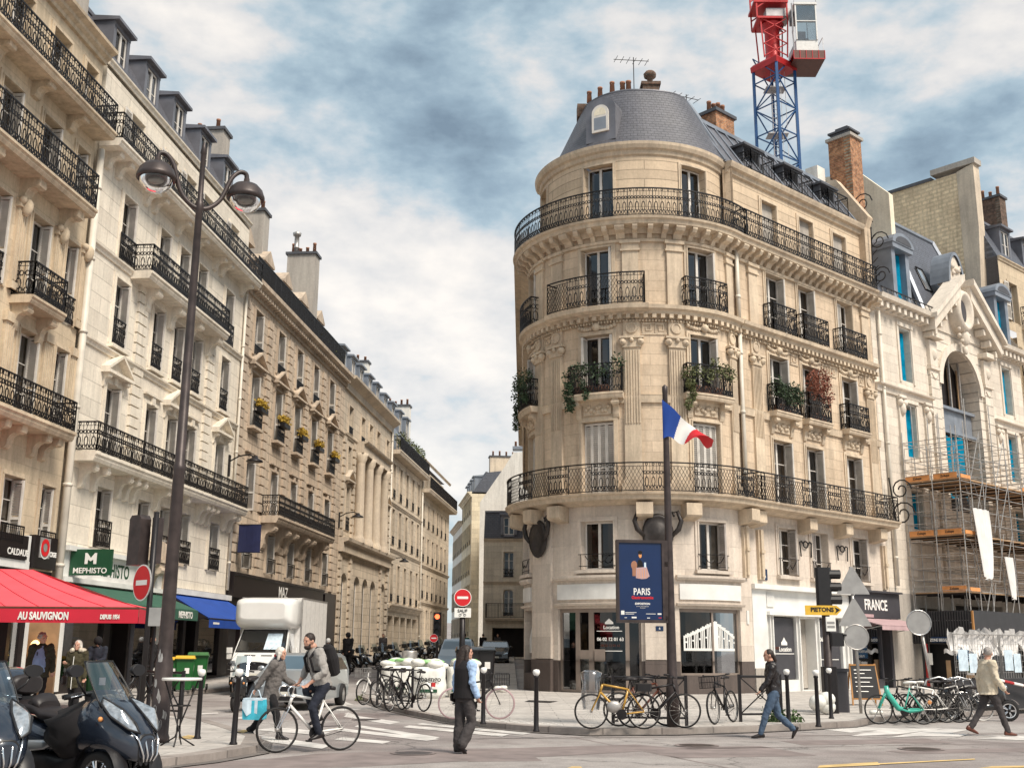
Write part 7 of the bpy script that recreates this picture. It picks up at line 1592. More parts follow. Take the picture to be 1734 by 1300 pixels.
def scooter(label, paint='black_paint', case=True, screen=True, group='dark scooters parked along the left kerb', detail=True):
    b = root('scooter', (0,0,0), label, 'scooter', group)
    T2(b, 'body', paint, lambda m: (m.loft([sect(-.92,.62,.05,.05),sect(-.85,.64,.14,.13),sect(-.6,.62,.17,.17),sect(-.3,.55,.17,.18),sect(-.1,.42,.16,.14),sect(.1,.33,.17,.09),sect(.35,.36,.18,.11)]), m.loft([[(x+.10*(z-.5)*-1.6, y, z) for x, y, z in sect(x0,zc,w,h)] for x0, zc, w, h in ((.38,.55,.19,.24),(.46,.68,.2,.28),(.54,.70,.17,.26),(.62,.68,.09,.16))])), True)
    T2(b, 'seat', 'seat_black', lambda m: m.loft([sect(-.82,.80,.12,.06),sect(-.55,.83,.15,.06),sect(-.25,.80,.15,.06),sect(-.02,.78,.10,.05)]), True)
    sc_wheel(b, -.62, 0, .25, .06); sc_wheel(b, .66, 0, .25, .055)
    T2(b, 'front_mudguard', paint, lambda m: m.grid([[(.66+.29*cos(a), s_*.07, .25+.29*sin(a)) for s_ in (-1,-.5,.5,1)] for a in [.5+.25*k for k in range(9)]]), True)
    T2(b, 'handlebar', 'dark_metal', lambda m: (m.tube([(.30,-.33,1.0),(.38,-.15,1.02),(.42,0,1.0),(.38,.15,1.02),(.30,.33,1.0)], .02, 6), m.tube([(.42,0,1.0),(.60,0,.5),(.66,0,.25)], .035, 6)), True)
    for s_ in (-1,1): T2(b, 'mirror', 'black_plastic', lambda m: (m.tube([(.36,s_*.2,1.02),(.38,s_*.3,1.18)], .009, 5), m.sphere((.38,s_*.32,1.2), .065, 8, 6, (.4,1,.7))), True)
    T2(b, 'headlight', 'headlight', lambda m: m.sphere((.62,0,.80), .10, 10, 7, (.5,1.3,.7)), True)
    if screen: T2(b, 'windshield', 'windshield', lambda m: m.grid([[(.52-.22*t-.25*(y/.22)**2*.3, y*(1-.15*t), .9+.5*t) for y in [-.22+.055*k for k in range(9)]] for t in (0,.35,.7,1)]), True)
    if case: T2(b, 'top_case', 'black_plastic', lambda m: m.loft([sect(-1.12,1.06,.1,.08,4),sect(-1.05,1.06,.2,.14,4),sect(-.78,1.06,.2,.15,4),sect(-.7,1.04,.14,.1,4)]), True)
    return b
s0 = scooter('dark scooter in the long parked row along the left kerb')
row = 'dark scooters parked along the left kerb'
i = 0
for k in range(13):
    y = 51.5+3.0*k; x = LX(y)+3.2+1.25; b = s0 if k == 0 else copy_tree(s0)
    place(b, x, y, gz(x, y)+.0, -.9+.25*sin(k*2.1)); b['label'] = ['dark scooter nearest the white truck in the long parked row along the left kerb','dark scooter second from the white truck in the parked row'][k] if k < 2 else 'dark scooter in the far stretch of the parked row along the left kerb'
b = scooter('silver grey scooter near the front of the parked row', 'silver_paint', case=True, group=row); place(b, -7.9, 49.6, gz(-7.9,49.6), -.7)
b = scooter('black scooter with a clear windscreen facing the camera beside the woman in the grey coat', 'black_paint', case=False, group=None); place(b, -6.95, 30.3, 0, -pi/2-.12)
TL(b, 'indicator', 'orange', lambda m: (m.sphere((.6,.17,.72), .03, 8, 6), m.sphere((.6,-.17,.72), .03, 8, 6)))
b = scooter('black scooter with a white front wheel, at the end of the right bicycle row', 'black_paint', case=False, group=None); place(b, 11.5, 28.3, 0, -.15)
# ---------------------------------------------------------------- three wheeled scooters in the foreground
def trike(label, paint='navy_paint'):
    b = root('three_wheeled_scooter', (0,0,0), label, 'scooter', 'three wheeled scooters in the left foreground')
    S_ = lambda L: [sect(*q) for q in L]
    T2(b, 'rear_body', paint, lambda m: m.loft(S_([(-1.02,.70,.05,.05,2.6,24),(-.97,.70,.14,.10,2.6,24),(-.75,.66,.21,.14,2.6,24),(-.45,.60,.22,.15,2.6,24),(-.15,.54,.20,.12,2.6,24),(.0,.50,.17,.08,2.6,24)])), True)
    T2(b, 'under_body', 'black_plastic', lambda m: m.loft(S_([(-.85,.42,.12,.12,3,20),(-.5,.36,.22,.15,3,20),(0,.30,.24,.13,3,20),(.35,.34,.24,.16,3,20),(.5,.4,.2,.18,3,20)])), True)
    def fr(m):
        secs = []
        for x, zc, w, h, tilt in ((.22,.66,.25,.24,.0),(.32,.70,.29,.30,.05),(.48,.72,.31,.31,.1),(.66,.68,.30,.27,.1),(.82,.62,.26,.22,.08),(.95,.55,.19,.16,.04),(1.02,.52,.08,.10,0)):
            secs.append([(px_+tilt*(-(pz-zc)), py_, pz) for px_, py_, pz in sect(x, zc, w, h, 2.5, 28)])
        m.loft(secs)
    T2(b, 'front_cowl', paint, fr, True)
    T2(b, 'nose_grille', 'black_plastic', lambda m: [m.loft([sect(.90+.1*t,.56-.10*t,.025,.13*(1-t*.2),3,10,yc=y) for t in (0,1)]) for y in (-.07,0,.07)]+[m.loft([sect(.86,.60,.15,.16,3,16),sect(1.0,.52,.12,.13,3,16)])], True)
    T2(b, 'grille_trim', 'chrome', lambda m: [m.tube([(.90,y*1.3,.72),(1.01,y,.60),(1.045,y*.7,.46),(1.02,y*.5,.40)], .010, 6) for y in (-.13,-.045,.045,.13)], True)
    for s_ in (-1,1):
        HL = [Vector(q) for q in ((.50,s_*.17,.99),(.58,s_*.25,.93),(.75,s_*.29,.82),(.93,s_*.21,.70),(.985,s_*.11,.66),(.90,s_*.09,.75),(.72,s_*.10,.88))]; hc = sum(HL, Vector())/7+Vector((.05,s_*.035,.05))
        T2(b, 'headlight', 'headlight', lambda m: m.grid([[tuple(q+(hc-q)*(1-cos(t*pi/2))+(Vector((.02,s_*.012,.02)))*sin(t*pi/2)) for q in HL+HL[:1]] for t in (0,.3,.6,.85,1)]), True)
        T2(b, 'headlight_rim', 'black_plastic', lambda m: m.tube([tuple(q+Vector((.012,s_*.006,.01))) for q in HL], .013, 6, True), True)
        T2(b, 'mudguard', 'black_plastic', lambda m: m.grid([[(.62+(.33-.03*abs(q))*cos(a), s_*(.23+.09*q), .25+(.33-.02*abs(q))*sin(a)) for q in (-1,-.6,0,.6,1)] for a in [.1+.24*k for k in range(13)]]), True)
        sc_wheel(b, .62, s_*.23, .25, .055, 'chrome', 7)
        T2(b, 'mirror', 'black_plastic', lambda m: (m.tube([(.33,s_*.22,1.02),(.36,s_*.36,1.14),(.36,s_*.40,1.22)], .012, 6), m.loft([[(.36+.5*(a-1.28)*0+xx, s_*.42+yy*.09, 1.26+zz*.06) for xx, yy, zz in [(q, cos(t), sin(t)) for t in [2*pi*i/12 for i in range(12)]]] for q in (-.03,.0,.03)])), True)
        T2(b, 'side_panel', 'silver_paint', lambda m: m.loft([sect(-.62,.50,.02,.02,2,12,yc=s_*.22),sect(-.45,.50,.03,.06,2,12,yc=s_*.235),sect(-.2,.52,.03,.05,2,12,yc=s_*.22),sect(-.05,.56,.015,.02,2,12,yc=s_*.19)]), True)
        T2(b, 'indicator', 'orange', lambda m: m.sphere((.64,s_*.30,.80), .025, 8, 6), True)
    sc_wheel(b, -.72, 0, .27, .065, 'chrome', 7)
    T2(b, 'seat', 'seat_black', lambda m: (m.loft([sect(-.92,.86,.13,.06,2.4,20),sect(-.72,.88,.17,.07,2.4,20),sect(-.5,.86,.17,.07,2.4,20),sect(-.36,.80,.18,.07,2.4,20),sect(-.12,.78,.16,.06,2.4,20),sect(.05,.80,.10,.05,2.4,20)]), m.loft([sect(-.60,.90,.14,.06,2.4,20),sect(-.50,.93,.16,.09,2.4,20),sect(-.42,.88,.14,.06,2.4,20)])), True)
    T2(b, 'leg_apron', 'fabric_black', lambda m: m.loft([[(x+.06*sin(i*1.9), y*(1+.06*sin(i*2.3)), z) for i, (x, y, z) in enumerate(sect(*q))] for q in ((-.28,.72,.14,.10,2.2,22),(-.12,.66,.28,.20,2.2,22),(.08,.62,.33,.30,2.2,22),(.25,.66,.33,.32,2.2,22),(.36,.74,.28,.28,2.2,22))]), True)
    T2(b, 'windshield', 'windshield', lambda m: m.grid([[(.62-.34*t-.9*y*y, y*(1-.22*t*t), .92+.43*t) for y in [-.24+.04*k for k in range(13)]] for t in [k/6 for k in range(7)]]), True)
    T2(b, 'windshield_edge', 'black_plastic', lambda m: m.tube([(.62-.34*t-.9*y*y, y*(1-.22*t*t), .92+.43*t) for y, t in [(-.24,k/6) for k in range(7)]+[(-.24+.04*k,1) for k in range(13)]+[(.24,1-k/6) for k in range(7)]], .009, 5), True)
    T2(b, 'handlebar', 'black_plastic', lambda m: (m.tube([(.16,-.37,1.0),(.26,-.2,1.03),(.33,0,1.03),(.26,.2,1.03),(.16,.37,1.0)], [.022,.024,.04,.024,.022], 8), m.loft([sect(.20,1.0,.12,.06),sect(.36,.98,.16,.09),sect(.44,.92,.12,.08)]), [m.tube([(.26,s_*.22,1.02),(.2,s_*.38,1.0)], .03, 8) for s_ in (-1,1)]), True)
    T2(b, 'brake_lever', 'chrome', lambda m: [m.tube([(.30,s_*.18,1.03),(.27,s_*.36,1.0)], .008, 5) for s_ in (-1,1)], True)
    T2(b, 'top_case', paint, lambda m: m.loft([sect(-1.36,1.10,.12,.08,2.8,24),sect(-1.28,1.11,.24,.14,2.8,24),sect(-1.08,1.12,.27,.16,2.8,24),sect(-.90,1.10,.24,.14,2.8,24),sect(-.84,1.08,.16,.09,2.8,24)]), True)
    T2(b, 'backrest_pad', 'seat_black', lambda m: m.loft([sect(-.86,1.10,.20,.10,2.6,20),sect(-.80,1.10,.21,.11,2.6,20),sect(-.76,1.10,.16,.08,2.6,20)]), True)
    T2(b, 'case_rack', 'black_plastic', lambda m: (m.box(-1.25,-.8,-.14,.14,.90,.98), m.tube([(-.95,0,.75),(-1.05,0,.93)], .06, 8)))
    T2(b, 'exhaust', 'galv', lambda m: m.loft([sect(-1.0,.36,.05,.05,2,12,yc=-.26),sect(-.6,.33,.07,.07,2,12,yc=-.26),sect(-.4,.30,.04,.04,2,12,yc=-.24)]), True)
    return b
t1 = trike('dark blue three wheeled scooter with a tall clear windscreen, parked side on in the foreground')
place(t1, -4.80, 12.9, 0, radians(-27)); t1.scale = (1.07,)*3
t2 = copy_tree(t1); place(t2, -5.68, 12.25, .0, radians(-46), 'dark three wheeled scooter cut off by the left edge of the picture')
# ---------------------------------------------------------------- boxed vehicles
def wext(mb, prof, wf, n0=1):                                  # side profile (x,z) with half width wf(x,z)
    A = [(x, wf(x, z), z) for x, z in prof]; B = [(x, -wf(x, z), z) for x, z in prof]; k = len(prof)
    mb.face(A); mb.face(B[::-1])
    for i in range(k): j = (i+1) % k; mb.face([A[j], A[i], B[i], B[j]])
def panel(mb, pts, wf, s_, off=.006): mb.face([(x, s_*(wf(x, z)+off), z) for x, z in pts])
def front_panel(mb, x0, z0, x1, z1, w0, w1, off=.012):           # quad lying on a sloping front face
    n = Vector((z1-z0, 0, -(x1-x0))).normalized()*off; mb.face([(x0+n.x,-w0,z0+n.z),(x0+n.x,w0,z0+n.z),(x1+n.x,w1,z1+n.z),(x1+n.x,-w1,z1+n.z)])
def wheels4(b, xs, hw, r, w, rim='galv'):
    for x in xs:
        for s_ in (-1,1):
            o = T2(b, 'wheel', rim, lambda m: m.lathe([(0,s_*.02),(r*.3,s_*.01),(r*.55,s_*-.03),(r*.62,s_*.01),(r*.62,-s_*w)], (x,s_*hw,r), 20, 'y'), True)
            T2(o, 'tyre', 'rubber', lambda m: m.lathe([(r*.6,s_*.01),(r*.75,s_*.025),(r*.95,s_*.01),(r,-s_*.03),(r,-s_*w),(r*.6,-s_*w)], (x,s_*hw,r), 24, 'y'), True)
def car(label, paint, tall=0, loc=(0,0,0), rz=0, van=False, plate='', wg='car_glass'):
    b = root('parked_car', (0,0,0), label, 'car'); h = 1.46+tall
    wf = lambda x, z: (.86+.03*min(1,max(0,(z-.2)/.3))-max(0,(z-.95))*.28-(max(0,abs(x)-1.5)**2)*.22)
    prof = [(-2.05,.25),(2.0,.22),(2.12,.38),(2.10,.62),(2.0,.78),(1.15,.98),(.98,1.02),(.30,h-.06),(.05,h),(-1.2,h),(-1.75,h-.12),(-2.08,1.0),(-2.15,.55)]
    T2(b, 'body', paint, lambda m: wext(m, prof, wf))
    o = T2(b, 'windscreen', wg, lambda m: front_panel(m, .92,1.045,.34,h-.10, wf(.92,1.045)-.06, wf(.34,h-.1)-.05, .015))
    T2(b, 'side_window', 'car_glass', lambda m: [panel(m, [(.62,1.02),(.12,h-.12),(-1.2,h-.12),(-1.65,1.02)], wf, s_) for s_ in (-1,1)])
    T2(b, 'side_pillar', paint, lambda m: [m.tube([(-.35,s_*(wf(-.35,1.0)+.005),1.0),(-.4,s_*(wf(-.4,h-.1)+.002),h-.1)], .035, 4) for s_ in (-1,1)])
    T2(b, 'rear_window', 'car_glass', lambda m: m.face([(-2.09,-.6,1.02),(-2.09,.6,1.02),(-1.80,.55,h-.14),(-1.80,-.55,h-.14)]))
    for s_ in (-1,1):
        T2(b, 'headlight', 'headlight', lambda m: m.loft([[(x,s_*y,z) for x,y,z in q] for q in ([(2.06,.50,.60),(2.04,.82,.66),(1.92,.84,.78),(2.0,.52,.74)],[(2.14,.50,.60),(2.09,.80,.66),(1.97,.82,.80),(2.04,.52,.76)])]))
        T2(b, 'wing_mirror', paint, lambda m: m.sphere((.72,s_*1.0,1.06), .10, 8, 6, (.6,1.1,.75)), True)
    T2(b, 'grille', 'black_plastic', lambda m: (m.face([(2.135,-.45,.44),(2.135,.45,.44),(2.12,.42,.62),(2.12,-.42,.62)]), m.face([(2.12,-.65,.26),(2.12,.65,.26),(2.14,.6,.36),(2.14,-.6,.36)])))
    T2(b, 'number_plate', 'number_plate', lambda m: m.face([(2.15,-.26,.38),(2.15,.26,.38),(2.148,.26,.49),(2.148,-.26,.49)]))
    wheels4(b, (-1.3,1.32), .86, .31, .2); place(b, *loc, rz)
    return b
H1 = -pi/2-.09
car('pale silver car with a light reflecting windscreen, directly behind the cyclist', 'silver_paint', .02, (-5.85,32.6,0), -pi/2-.10, wg='windshield')
car('silver people carrier parked beyond the island, behind the bags', 'silver_paint', .35, (-2.55,56,gz(-2.5,56)), -pi/2-.02, wg='windshield')
car('black car parked beside the tower building in the side street', 'black_paint', .0, (-.95,74,gz(-1,74)), -pi/2, wg='windshield')
def truck():
    b = root('box_truck', (0,0,0), 'white box truck with an overhanging roof pod, parked in front of the dark shop', 'truck')
    wf = lambda x, z: .98-max(0,z-1.3)*.13-max(0,x-2.2)*.22
    prof = [(1.0,.45),(2.95,.40),(3.02,.55),(3.02,.85),(2.96,1.12),(2.30,1.42),(1.62,2.30),(1.0,2.34)]
    T2(b, 'cab', 'white_paint', lambda m: wext(m, prof, wf)); T2(b, 'lower_bumper', 'black_plastic', lambda m: (rbox(m,2.6,3.06,-.86,.86,.34,.62,.12)))
    T2(b, 'windscreen', 'car_glass', lambda m: front_panel(m, 2.24,1.50,1.70,2.20, wf(2.2,1.5)-.10, wf(1.7,2.2)-.1, .02)); T2(b, 'windscreen_seal', 'black_plastic', lambda m: front_panel(m, 2.28,1.45,1.66,2.25, wf(2.2,1.5)-.05, wf(1.7,2.2)-.05, .012))
    T2(b, 'dashboard_paper', 'bag_pale', lambda m: front_panel(m, 2.20,1.56,1.78,2.10, .0, .0) or m.face([(2.235,.10,1.56),(2.235,.72,1.56),(1.82,.68,2.12),(1.82,.14,2.12)]))
    T2(b, 'grille', 'black_plastic', lambda m: (m.loft([[(x, .58*cos(a)*(1.0), 1.0+.14*sin(a)+.0) for a in [2*pi*k/20 for k in range(20)]] for x in (2.9,3.035)])))
    for s_ in (-1,1):
        T2(b, 'headlight', 'headlight', lambda m: m.loft([[(x,s_*y,z) for y,z in ((.62,.98),(.80,.98),(.84,1.16),(.70,1.18))] for x in (2.80,2.99)])); T2(b, 'side_window', 'car_glass', lambda m: panel(m, [(2.05,1.45),(1.62,2.12),(1.12,2.12),(1.12,1.45)], wf, s_, .01))
        T2(b, 'wing_mirror', 'white_plastic', lambda m: (rbox(m, 2.0,2.14,s_*1.18-.11,s_*1.18+.11,1.42,1.62,.04), rbox(m, 2.0,2.12,s_*1.18-.1,s_*1.18+.1,1.22,1.40,.04)))
        T2(b, 'wiper', 'black_plastic', lambda m: m.tube([(2.26,s_*.3,1.52),(2.08,s_*.3+.3,1.74)], .012, 5)); T2(b, 'bonnet_vent', 'black_plastic', lambda m: m.face([(2.52,s_*.3-.2,1.34),(2.52,s_*.3+.2,1.34),(2.47,s_*.3+.2,1.365),(2.47,s_*.3-.2,1.365)]))
    T2(b, 'number_plate', 'number_plate', lambda m: m.face([(3.07,-.26,.62),(3.07,.26,.62),(3.05,.26,.74),(3.05,-.26,.74)]))
    T2(b, 'cargo_box', 'white_plastic', lambda m: (rbox(m, -3.2,.98,-1.12,1.12,.75,3.42,.04)))
    T2(b, 'roof_pod', 'white_paint', lambda m: m.loft([[(x, y, z) for y, z in [(w*c, zc+h*s__) for c, s__ in [((1 if cos(a)>0 else -1)*abs(cos(a))**.3, (1 if sin(a)>0 else -1)*abs(sin(a))**.3) for a in [2*pi*(k+.5)/28 for k in range(28)]]]] for x, zc, w, h in ((.98,2.84,1.12,.58),(1.6,2.84,1.10,.56),(1.95,2.86,1.06,.50),(2.15,2.88,.98,.42),(2.25,2.90,.80,.28))]), True)
    T2(b, 'box_trim', 'galv', lambda m: [m.tube([(.99,s_*1.13,.75),(.99,s_*1.13,3.42)], .025, 4) for s_ in (-1,1)]+[m.tube([(-3.2,s_*1.13,3.42),(.99,s_*1.13,3.42)], .02, 4) for s_ in (-1,1)]+[m.tube([(-3.2,s_*1.13,.78),(.99,s_*1.13,.78)], .03, 4) for s_ in (-1,1)])
    T2(b, 'panel_seams', 'sign_back', lambda m: [m.box(-3.2+.7*k,-3.19+.7*k,s_*1.121-.002,s_*1.121+.002,.85,3.38) for k in range(1,6) for s_ in (-1,1)]+[m.tube([(x,s_*(wf(x,z)+.004),z) for x, z in ((1.12,.7),(1.12,2.16),(1.62,2.16),(2.15,1.42),(2.15,.75))], .006, 4, True) for s_ in (-1,1)]+[m.tube([(2.28,-.8,1.435),(2.9,-.86,1.16)], .006, 4), m.tube([(2.28,.8,1.435),(2.9,.86,1.16)], .006, 4), m.box(2.0,3.03,-.9,.9,.87,.875)])
    T2(b, 'door_handle', 'black_plastic', lambda m: [m.box(1.2,1.36,s_*(wf(1.3,1.3)+.01)-.015,s_*(wf(1.3,1.3)+.01)+.015,1.28,1.33) for s_ in (-1,1)])
    wheels4(b, (-2.2,2.1), .97, .34, .24); return b
tk = truck(); place(tk, -8.75, 43.0, 0, -pi/2-.06)
# ---------------------------------------------------------------- bins, bags, table, awnings
def wheelie(x, y, z, label, body_='green_bin', lid='green_lid', s=1.0, rz=0):
    b = root('wheelie_bin', (0,0,0), label, 'bin', 'green wheeled bins on the left pavement')
    T2(b, 'tub', body_, lambda m: m.grid([[(px_*k, py_*k, zz) for px_, py_ in ((-.24,-.27),(.24,-.27),(.29,-.22),(.29,.25),(.24,.3),(-.24,.3),(-.29,.25),(-.29,-.22))] for zz, k in ((.06,.78),(.5,.9),(.95,1.0),(.95,1.06),(1.0,1.06))], closed=True, caps=True))
    T2(b, 'lid', lid, lambda m: (m.loft([[(px_, py_, zz) for px_, py_, zz in ((-.31,y_,1.0),(.31,y_,1.0),(.28,y_,1.0+hh),(-.28,y_,1.0+hh))] for y_, hh in ((-.34,.03),(-.2,.09),(.2,.10),(.33,.06))])))
    T2(b, 'wheel', 'rubber', lambda m: [m.lathe([(0,-.03),(.09,-.03),(.09,.03),(0,.03)], (s_*.28,.25,.09), 12, 'x') for s_ in (-1,1)]); T2(b, 'handle', body_, lambda m: m.tube([(-.25,.36,.98),(.25,.36,.98)], .018, 6))
    T2(b, 'sticker', 'sign_white', lambda m: m.face([(.02,-.262,.55),(.16,-.262,.55),(.16,-.266,.72),(.02,-.266,.72)]))
    place(b, x, y, z, rz); b.scale = (s,s,s); return b
x, y = pixground(163,1200,.12); wheelie(x, y, .12, 'dark green bin with a closed green lid behind the woman in the parka', s=1.05, rz=.3)
for px, py, lab, lid, s in ((288,1168,'green bin with a yellow lid, left of the pair under the blue awning','yellow',1.0),(310,1170,'green bin with a yellow lid in the middle, under the blue awning','yellow',1.05),(332,1168,'tall green bin with a green lid, rightmost under the blue awning','green_lid',1.15)):
    x, y = pixground(px, py, .12); wheelie(x, y, .12, lab, lid=lid, s=s*1.05, rz=.2)
tb_ = root('high_table', (-5.35,18.9,.12), 'tall round bar table on crossing iron legs beside the big street lamp', 'table')
tX, tY = pixground(300,1262,.12)
T2(tb_, 'tabletop', 'white_plastic', lambda m: m.lathe([(0,1.10),(.30,1.10),(.31,1.12),(.30,1.14),(0,1.14)], (tX,tY,0), 24), True)
T2(tb_, 'legs', 'dark_metal', lambda m: [m.tube([(tX+.25*cos(a),tY+.25*sin(a),1.1),(tX+.05*cos(a+2.6),tY+.05*sin(a+2.6),.25),(tX+.26*cos(a+2.9),tY+.26*sin(a+2.9),.12)], .013, 6) for a in (.3,1.9,3.5,5.0)]+[m.tube([(tX+.16*cos(k*.6),tY+.16*sin(k*.6),.72) for k in range(10)], .01, 5, True)], True)
# red awning
aw = root('cafe_awning', (-11,26,2.2), 'big red cafe awning with white lettering on its hanging edge', 'awning')
a0, a1, a2, a3 = (-18.5,25,2.45), (-8.17,25,2.45), (-8.75,28.6,2.48), (-13.2,30.2,3.4); r0, r1 = (-18.5,29.0,3.62), (-12.3,29.0,3.52)
def awn(m):
    n = 14
    for i in range(n):                                        # front slope, slightly sagging
        rows_ = []
        for k in range(6):
            t = k/5; f = lambda s_: tuple((Vector(a0)*(1-s_)+Vector(a1)*s_)*(1-t)+(Vector(r0)*(1-s_)+Vector(r1)*s_)*t-Vector((0,0,.06*sin(pi*t))))
            rows_.append([f(i/n), f((i+1)/n)])
        m.grid(rows_)
    m.grid([[tuple(Vector(a1)*(1-t)+Vector(r1)*t) , tuple(Vector(a2)*(1-t)+Vector(a3)*t)] for t in (0,.5,1)])
T2(aw, 'canopy', 'red_cloth', awn); T2(aw, 'seams', 'red_cloth_deep', lambda m: [m.tube([tuple((Vector(a0)*(1-q)+Vector(a1)*q)*(1-t)+(Vector(r0)*(1-q)+Vector(r1)*q)*t-Vector((0,0,.06*sin(pi*t)-.004))) for t in [k/5 for k in range(6)]], .010, 4) for q in [k/14 for k in range(15)]]); vl = T2(aw, 'valance', 'red_cloth_deep', lambda m: (m.grid([[(-18.5+.5*k if k < 20 else -8.17,24.99+.015*sin(k*1.5)-.02*(z<2.2),z) for k in range(22) if k < 21 or True][:22] for z in (2.44,2.12)]) if False else m.face([(-18.5,24.98,2.11),(-8.17,24.98,2.11),(-8.17,24.98,2.41),(-18.5,24.98,2.41)]), m.face([(-8.16,24.98,2.11),(-8.74,28.6,2.15),(-8.74,28.6,2.46),(-8.16,24.98,2.42)])))
T2(aw, 'edge_bar', 'leather_brown', lambda m: (m.tube([(-18.5,25,2.43),(-8.17,25,2.43),(-8.75,28.6,2.48)], .03, 6)))
text('AU SAUVIGNON', .225, 'bag_plastic', vl, facing((-10.25,24.965,2.25), (1,0,0)), bold=.009, sx=.66); text('DEPUIS 1954', .13, 'bag_plastic', vl, facing((-8.79,24.965,2.24), (1,0,0)), bold=.006, sx=.6)
T2(aw, 'post', 'dark_metal', lambda m: (m.tube([(-8.35,25.2,.12),(-8.35,25.2,2.4)], .05, 8)))
T2(aw, 'rear_post', 'dark_metal', lambda m: (m.tube([(-8.9,28.5,.12),(-8.9,28.5,2.45)], .05, 8)))
tn = root('terrace_screen', (-13,27,.12), 'dark glazed cafe front under the red awning with a glowing wall lamp', 'shop front')
T2(tn, 'wall', 'shop_dark', lambda m: (m.box(-18,-13.2,29.5,29.8,.12,2.9), m.box(-13.2,-13.0,29.5,29.7,.12,2.6)))
T2(tn, 'lit_panel', 'wood_warm', lambda m: m.box(-13.0,-12.2,30.8,30.9,.12,2.5)); T2(tn, 'lamp_shade', 'warm_lamp', lambda m: m.sphere((-12.7,30.6,1.55), .15, 10, 8, (1,.6,1.5)), True)
T2(tn, 'menu_board', 'sign_back', lambda m: [m.box(-13.95,-13.72+.0,29.46,29.48,1.5+.11*k,1.56+.11*k) for k in range(5)])
for i, (px, Z) in enumerate(((340,0),)): pass
# green awning of the next shop, blue awning, navy banner
g1 = root('shop_awning', LF.p(3,0,3), 'dark green shop awning with partly hidden white lettering, behind the no entry sign', 'awning')
T2(g1, 'canopy', 'green_cloth', lambda m: LF.sweep(m, [(.1,3.62),(1.6,3.02),(1.6,2.98),(.1,3.58)], .8, 8.9)); v = T2(g1, 'valance', 'green_cloth', lambda m: LF.box(m, .8, 8.9, 2.62, 3.0, 1.58, 1.61)); front_text(LF, 'MEPHISTO', 7.6, 2.8, 1.62, .34, 'sign_white', v, .01, .9)
T2(g1, 'end_flap', 'green_cloth', lambda m: m.face([LF.p(.8,.1,3.6),LF.p(.8,1.6,3.0),LF.p(.8,1.6,2.62),LF.p(.8,.1,3.0)]))
g2 = root('shop_awning', LF.p(12,0,3), 'bright blue sloping shop awning left of the white truck', 'awning')
T2(g2, 'canopy', 'blue_cloth', lambda m: LF.sweep(m, [(.1,3.75),(1.9,2.75),(1.9,2.7),(.1,3.7)], 9.4, 16.2)); T2(g2, 'valance', 'blue_cloth', lambda m: LF.box(m, 9.4, 16.2, 2.38, 2.72, 1.89, 1.92)); T2(g2, 'frame', 'dark_metal', lambda m: [m.tube([LF.p(u,.1,3.0),LF.p(u,1.85,2.7)], .03, 5) for u in (9.5,16.1)]+[m.tube([LF.p(9.4,1.9,2.73),LF.p(16.2,1.9,2.73)], .035, 6)])
T2(g2, 'valance_print', 'sign_white', lambda m: [LF.box(m, u, u+.7, 2.52, 2.6, 1.921, 1.925) for u in (9.8,14.6)])
T2(g2, 'side_panel', 'shop_dark', lambda m: m.face([LF.p(9.4,.1,3.75),LF.p(9.4,1.88,2.75),LF.p(9.4,.1,2.6)]))
bn = root('banner', LF.p(17.6,0,7), 'square navy blue banner hanging from two arms on the weathered facade', 'banner')
T2(bn, 'cloth', 'navy_cloth', lambda m: m.grid([[LF.p(17.3+.02*sin(k), .15+1.1*k/6, z) for k in range(7)] for z in (6.0,7.3)])); T2(bn, 'arms', 'dark_metal', lambda m: [m.tube([LF.p(17.3,0,z),LF.p(17.3,1.4,z)], .02, 5) for z in (6.0,7.32)])
# bulk bags on the island
def bulk(x, y, label, txt=False, seed=1):
    z0 = .12+gz(x,y); b = root('bulk_bag', (x,y,z0), label, 'bag', 'white bulk waste bags on the island'); w = .5; n = 24; random.seed(seed)
    ring = lambda k, q, z: [(x+k*w*(1 if cos(a)>0 else -1)*abs(cos(a))**.55*(1+.03*sin(5*a+q)), y+k*w*(1 if sin(a)>0 else -1)*abs(sin(a))**.55*(1+.03*sin(4*a+q)), z) for a in [2*pi*i/n for i in range(n)]]
    bb = T2(b, 'sack', 'bag_plastic', lambda m: m.grid([ring(k,q,z0+z) for k, q, z in ((.96,0,0),(1.05,1,.15),(1.08,2,.4),(1.03,3,.6),(1.07,4,.8),(1.0,5,.95))], closed=True, caps=True), True)
    T2(b, 'rubble_bags', 'bag_plastic', lambda m: [m.sphere((x+random.uniform(-.4,.4), y+random.uniform(-.35,.35), z0+.95+random.uniform(0,.15)), random.uniform(.14,.26), 9, 6, (1.2,1,.6)) for _ in range(12)], True)
    T2(b, 'green_bags', 'bag_green', lambda m: [m.sphere((x+random.uniform(-.4,.4), y+random.uniform(-.35,.35), z0+1.05+random.uniform(0,.1)), random.uniform(.06,.14), 7, 5, (1.6,1,.5)) for _ in range(9)], True)
    T2(bb, 'green_print', 'sign_green', lambda m: m.face([(x-.35,y-w*1.1,z0+.18),(x+.3,y-w*1.1,z0+.18),(x+.3,y-w*1.1,z0+.28),(x-.35,y-w*1.1,z0+.28)]))
    if txt: text('hybagngo', .22, 'black_plastic', bb, facing((x,y-w*1.11,z0+.58), (1,0,0)), bold=.004)
    return b
bulk(-2.55,36.3,'white bulk bag with dark lettering, nearest the long haired woman',True,1); bulk(-3.75,38.5,'white bulk bag overflowing with green topped sacks, behind the island bicycles',False,2); bulk(-1.5,37.2,'white bulk bag mostly hidden behind the long haired woman',False,3)
lb = root('litter_bin', (-3.9,44.5,.1), 'grey cylindrical litter bin beside the scooters, beyond the bulk bags', 'bin')
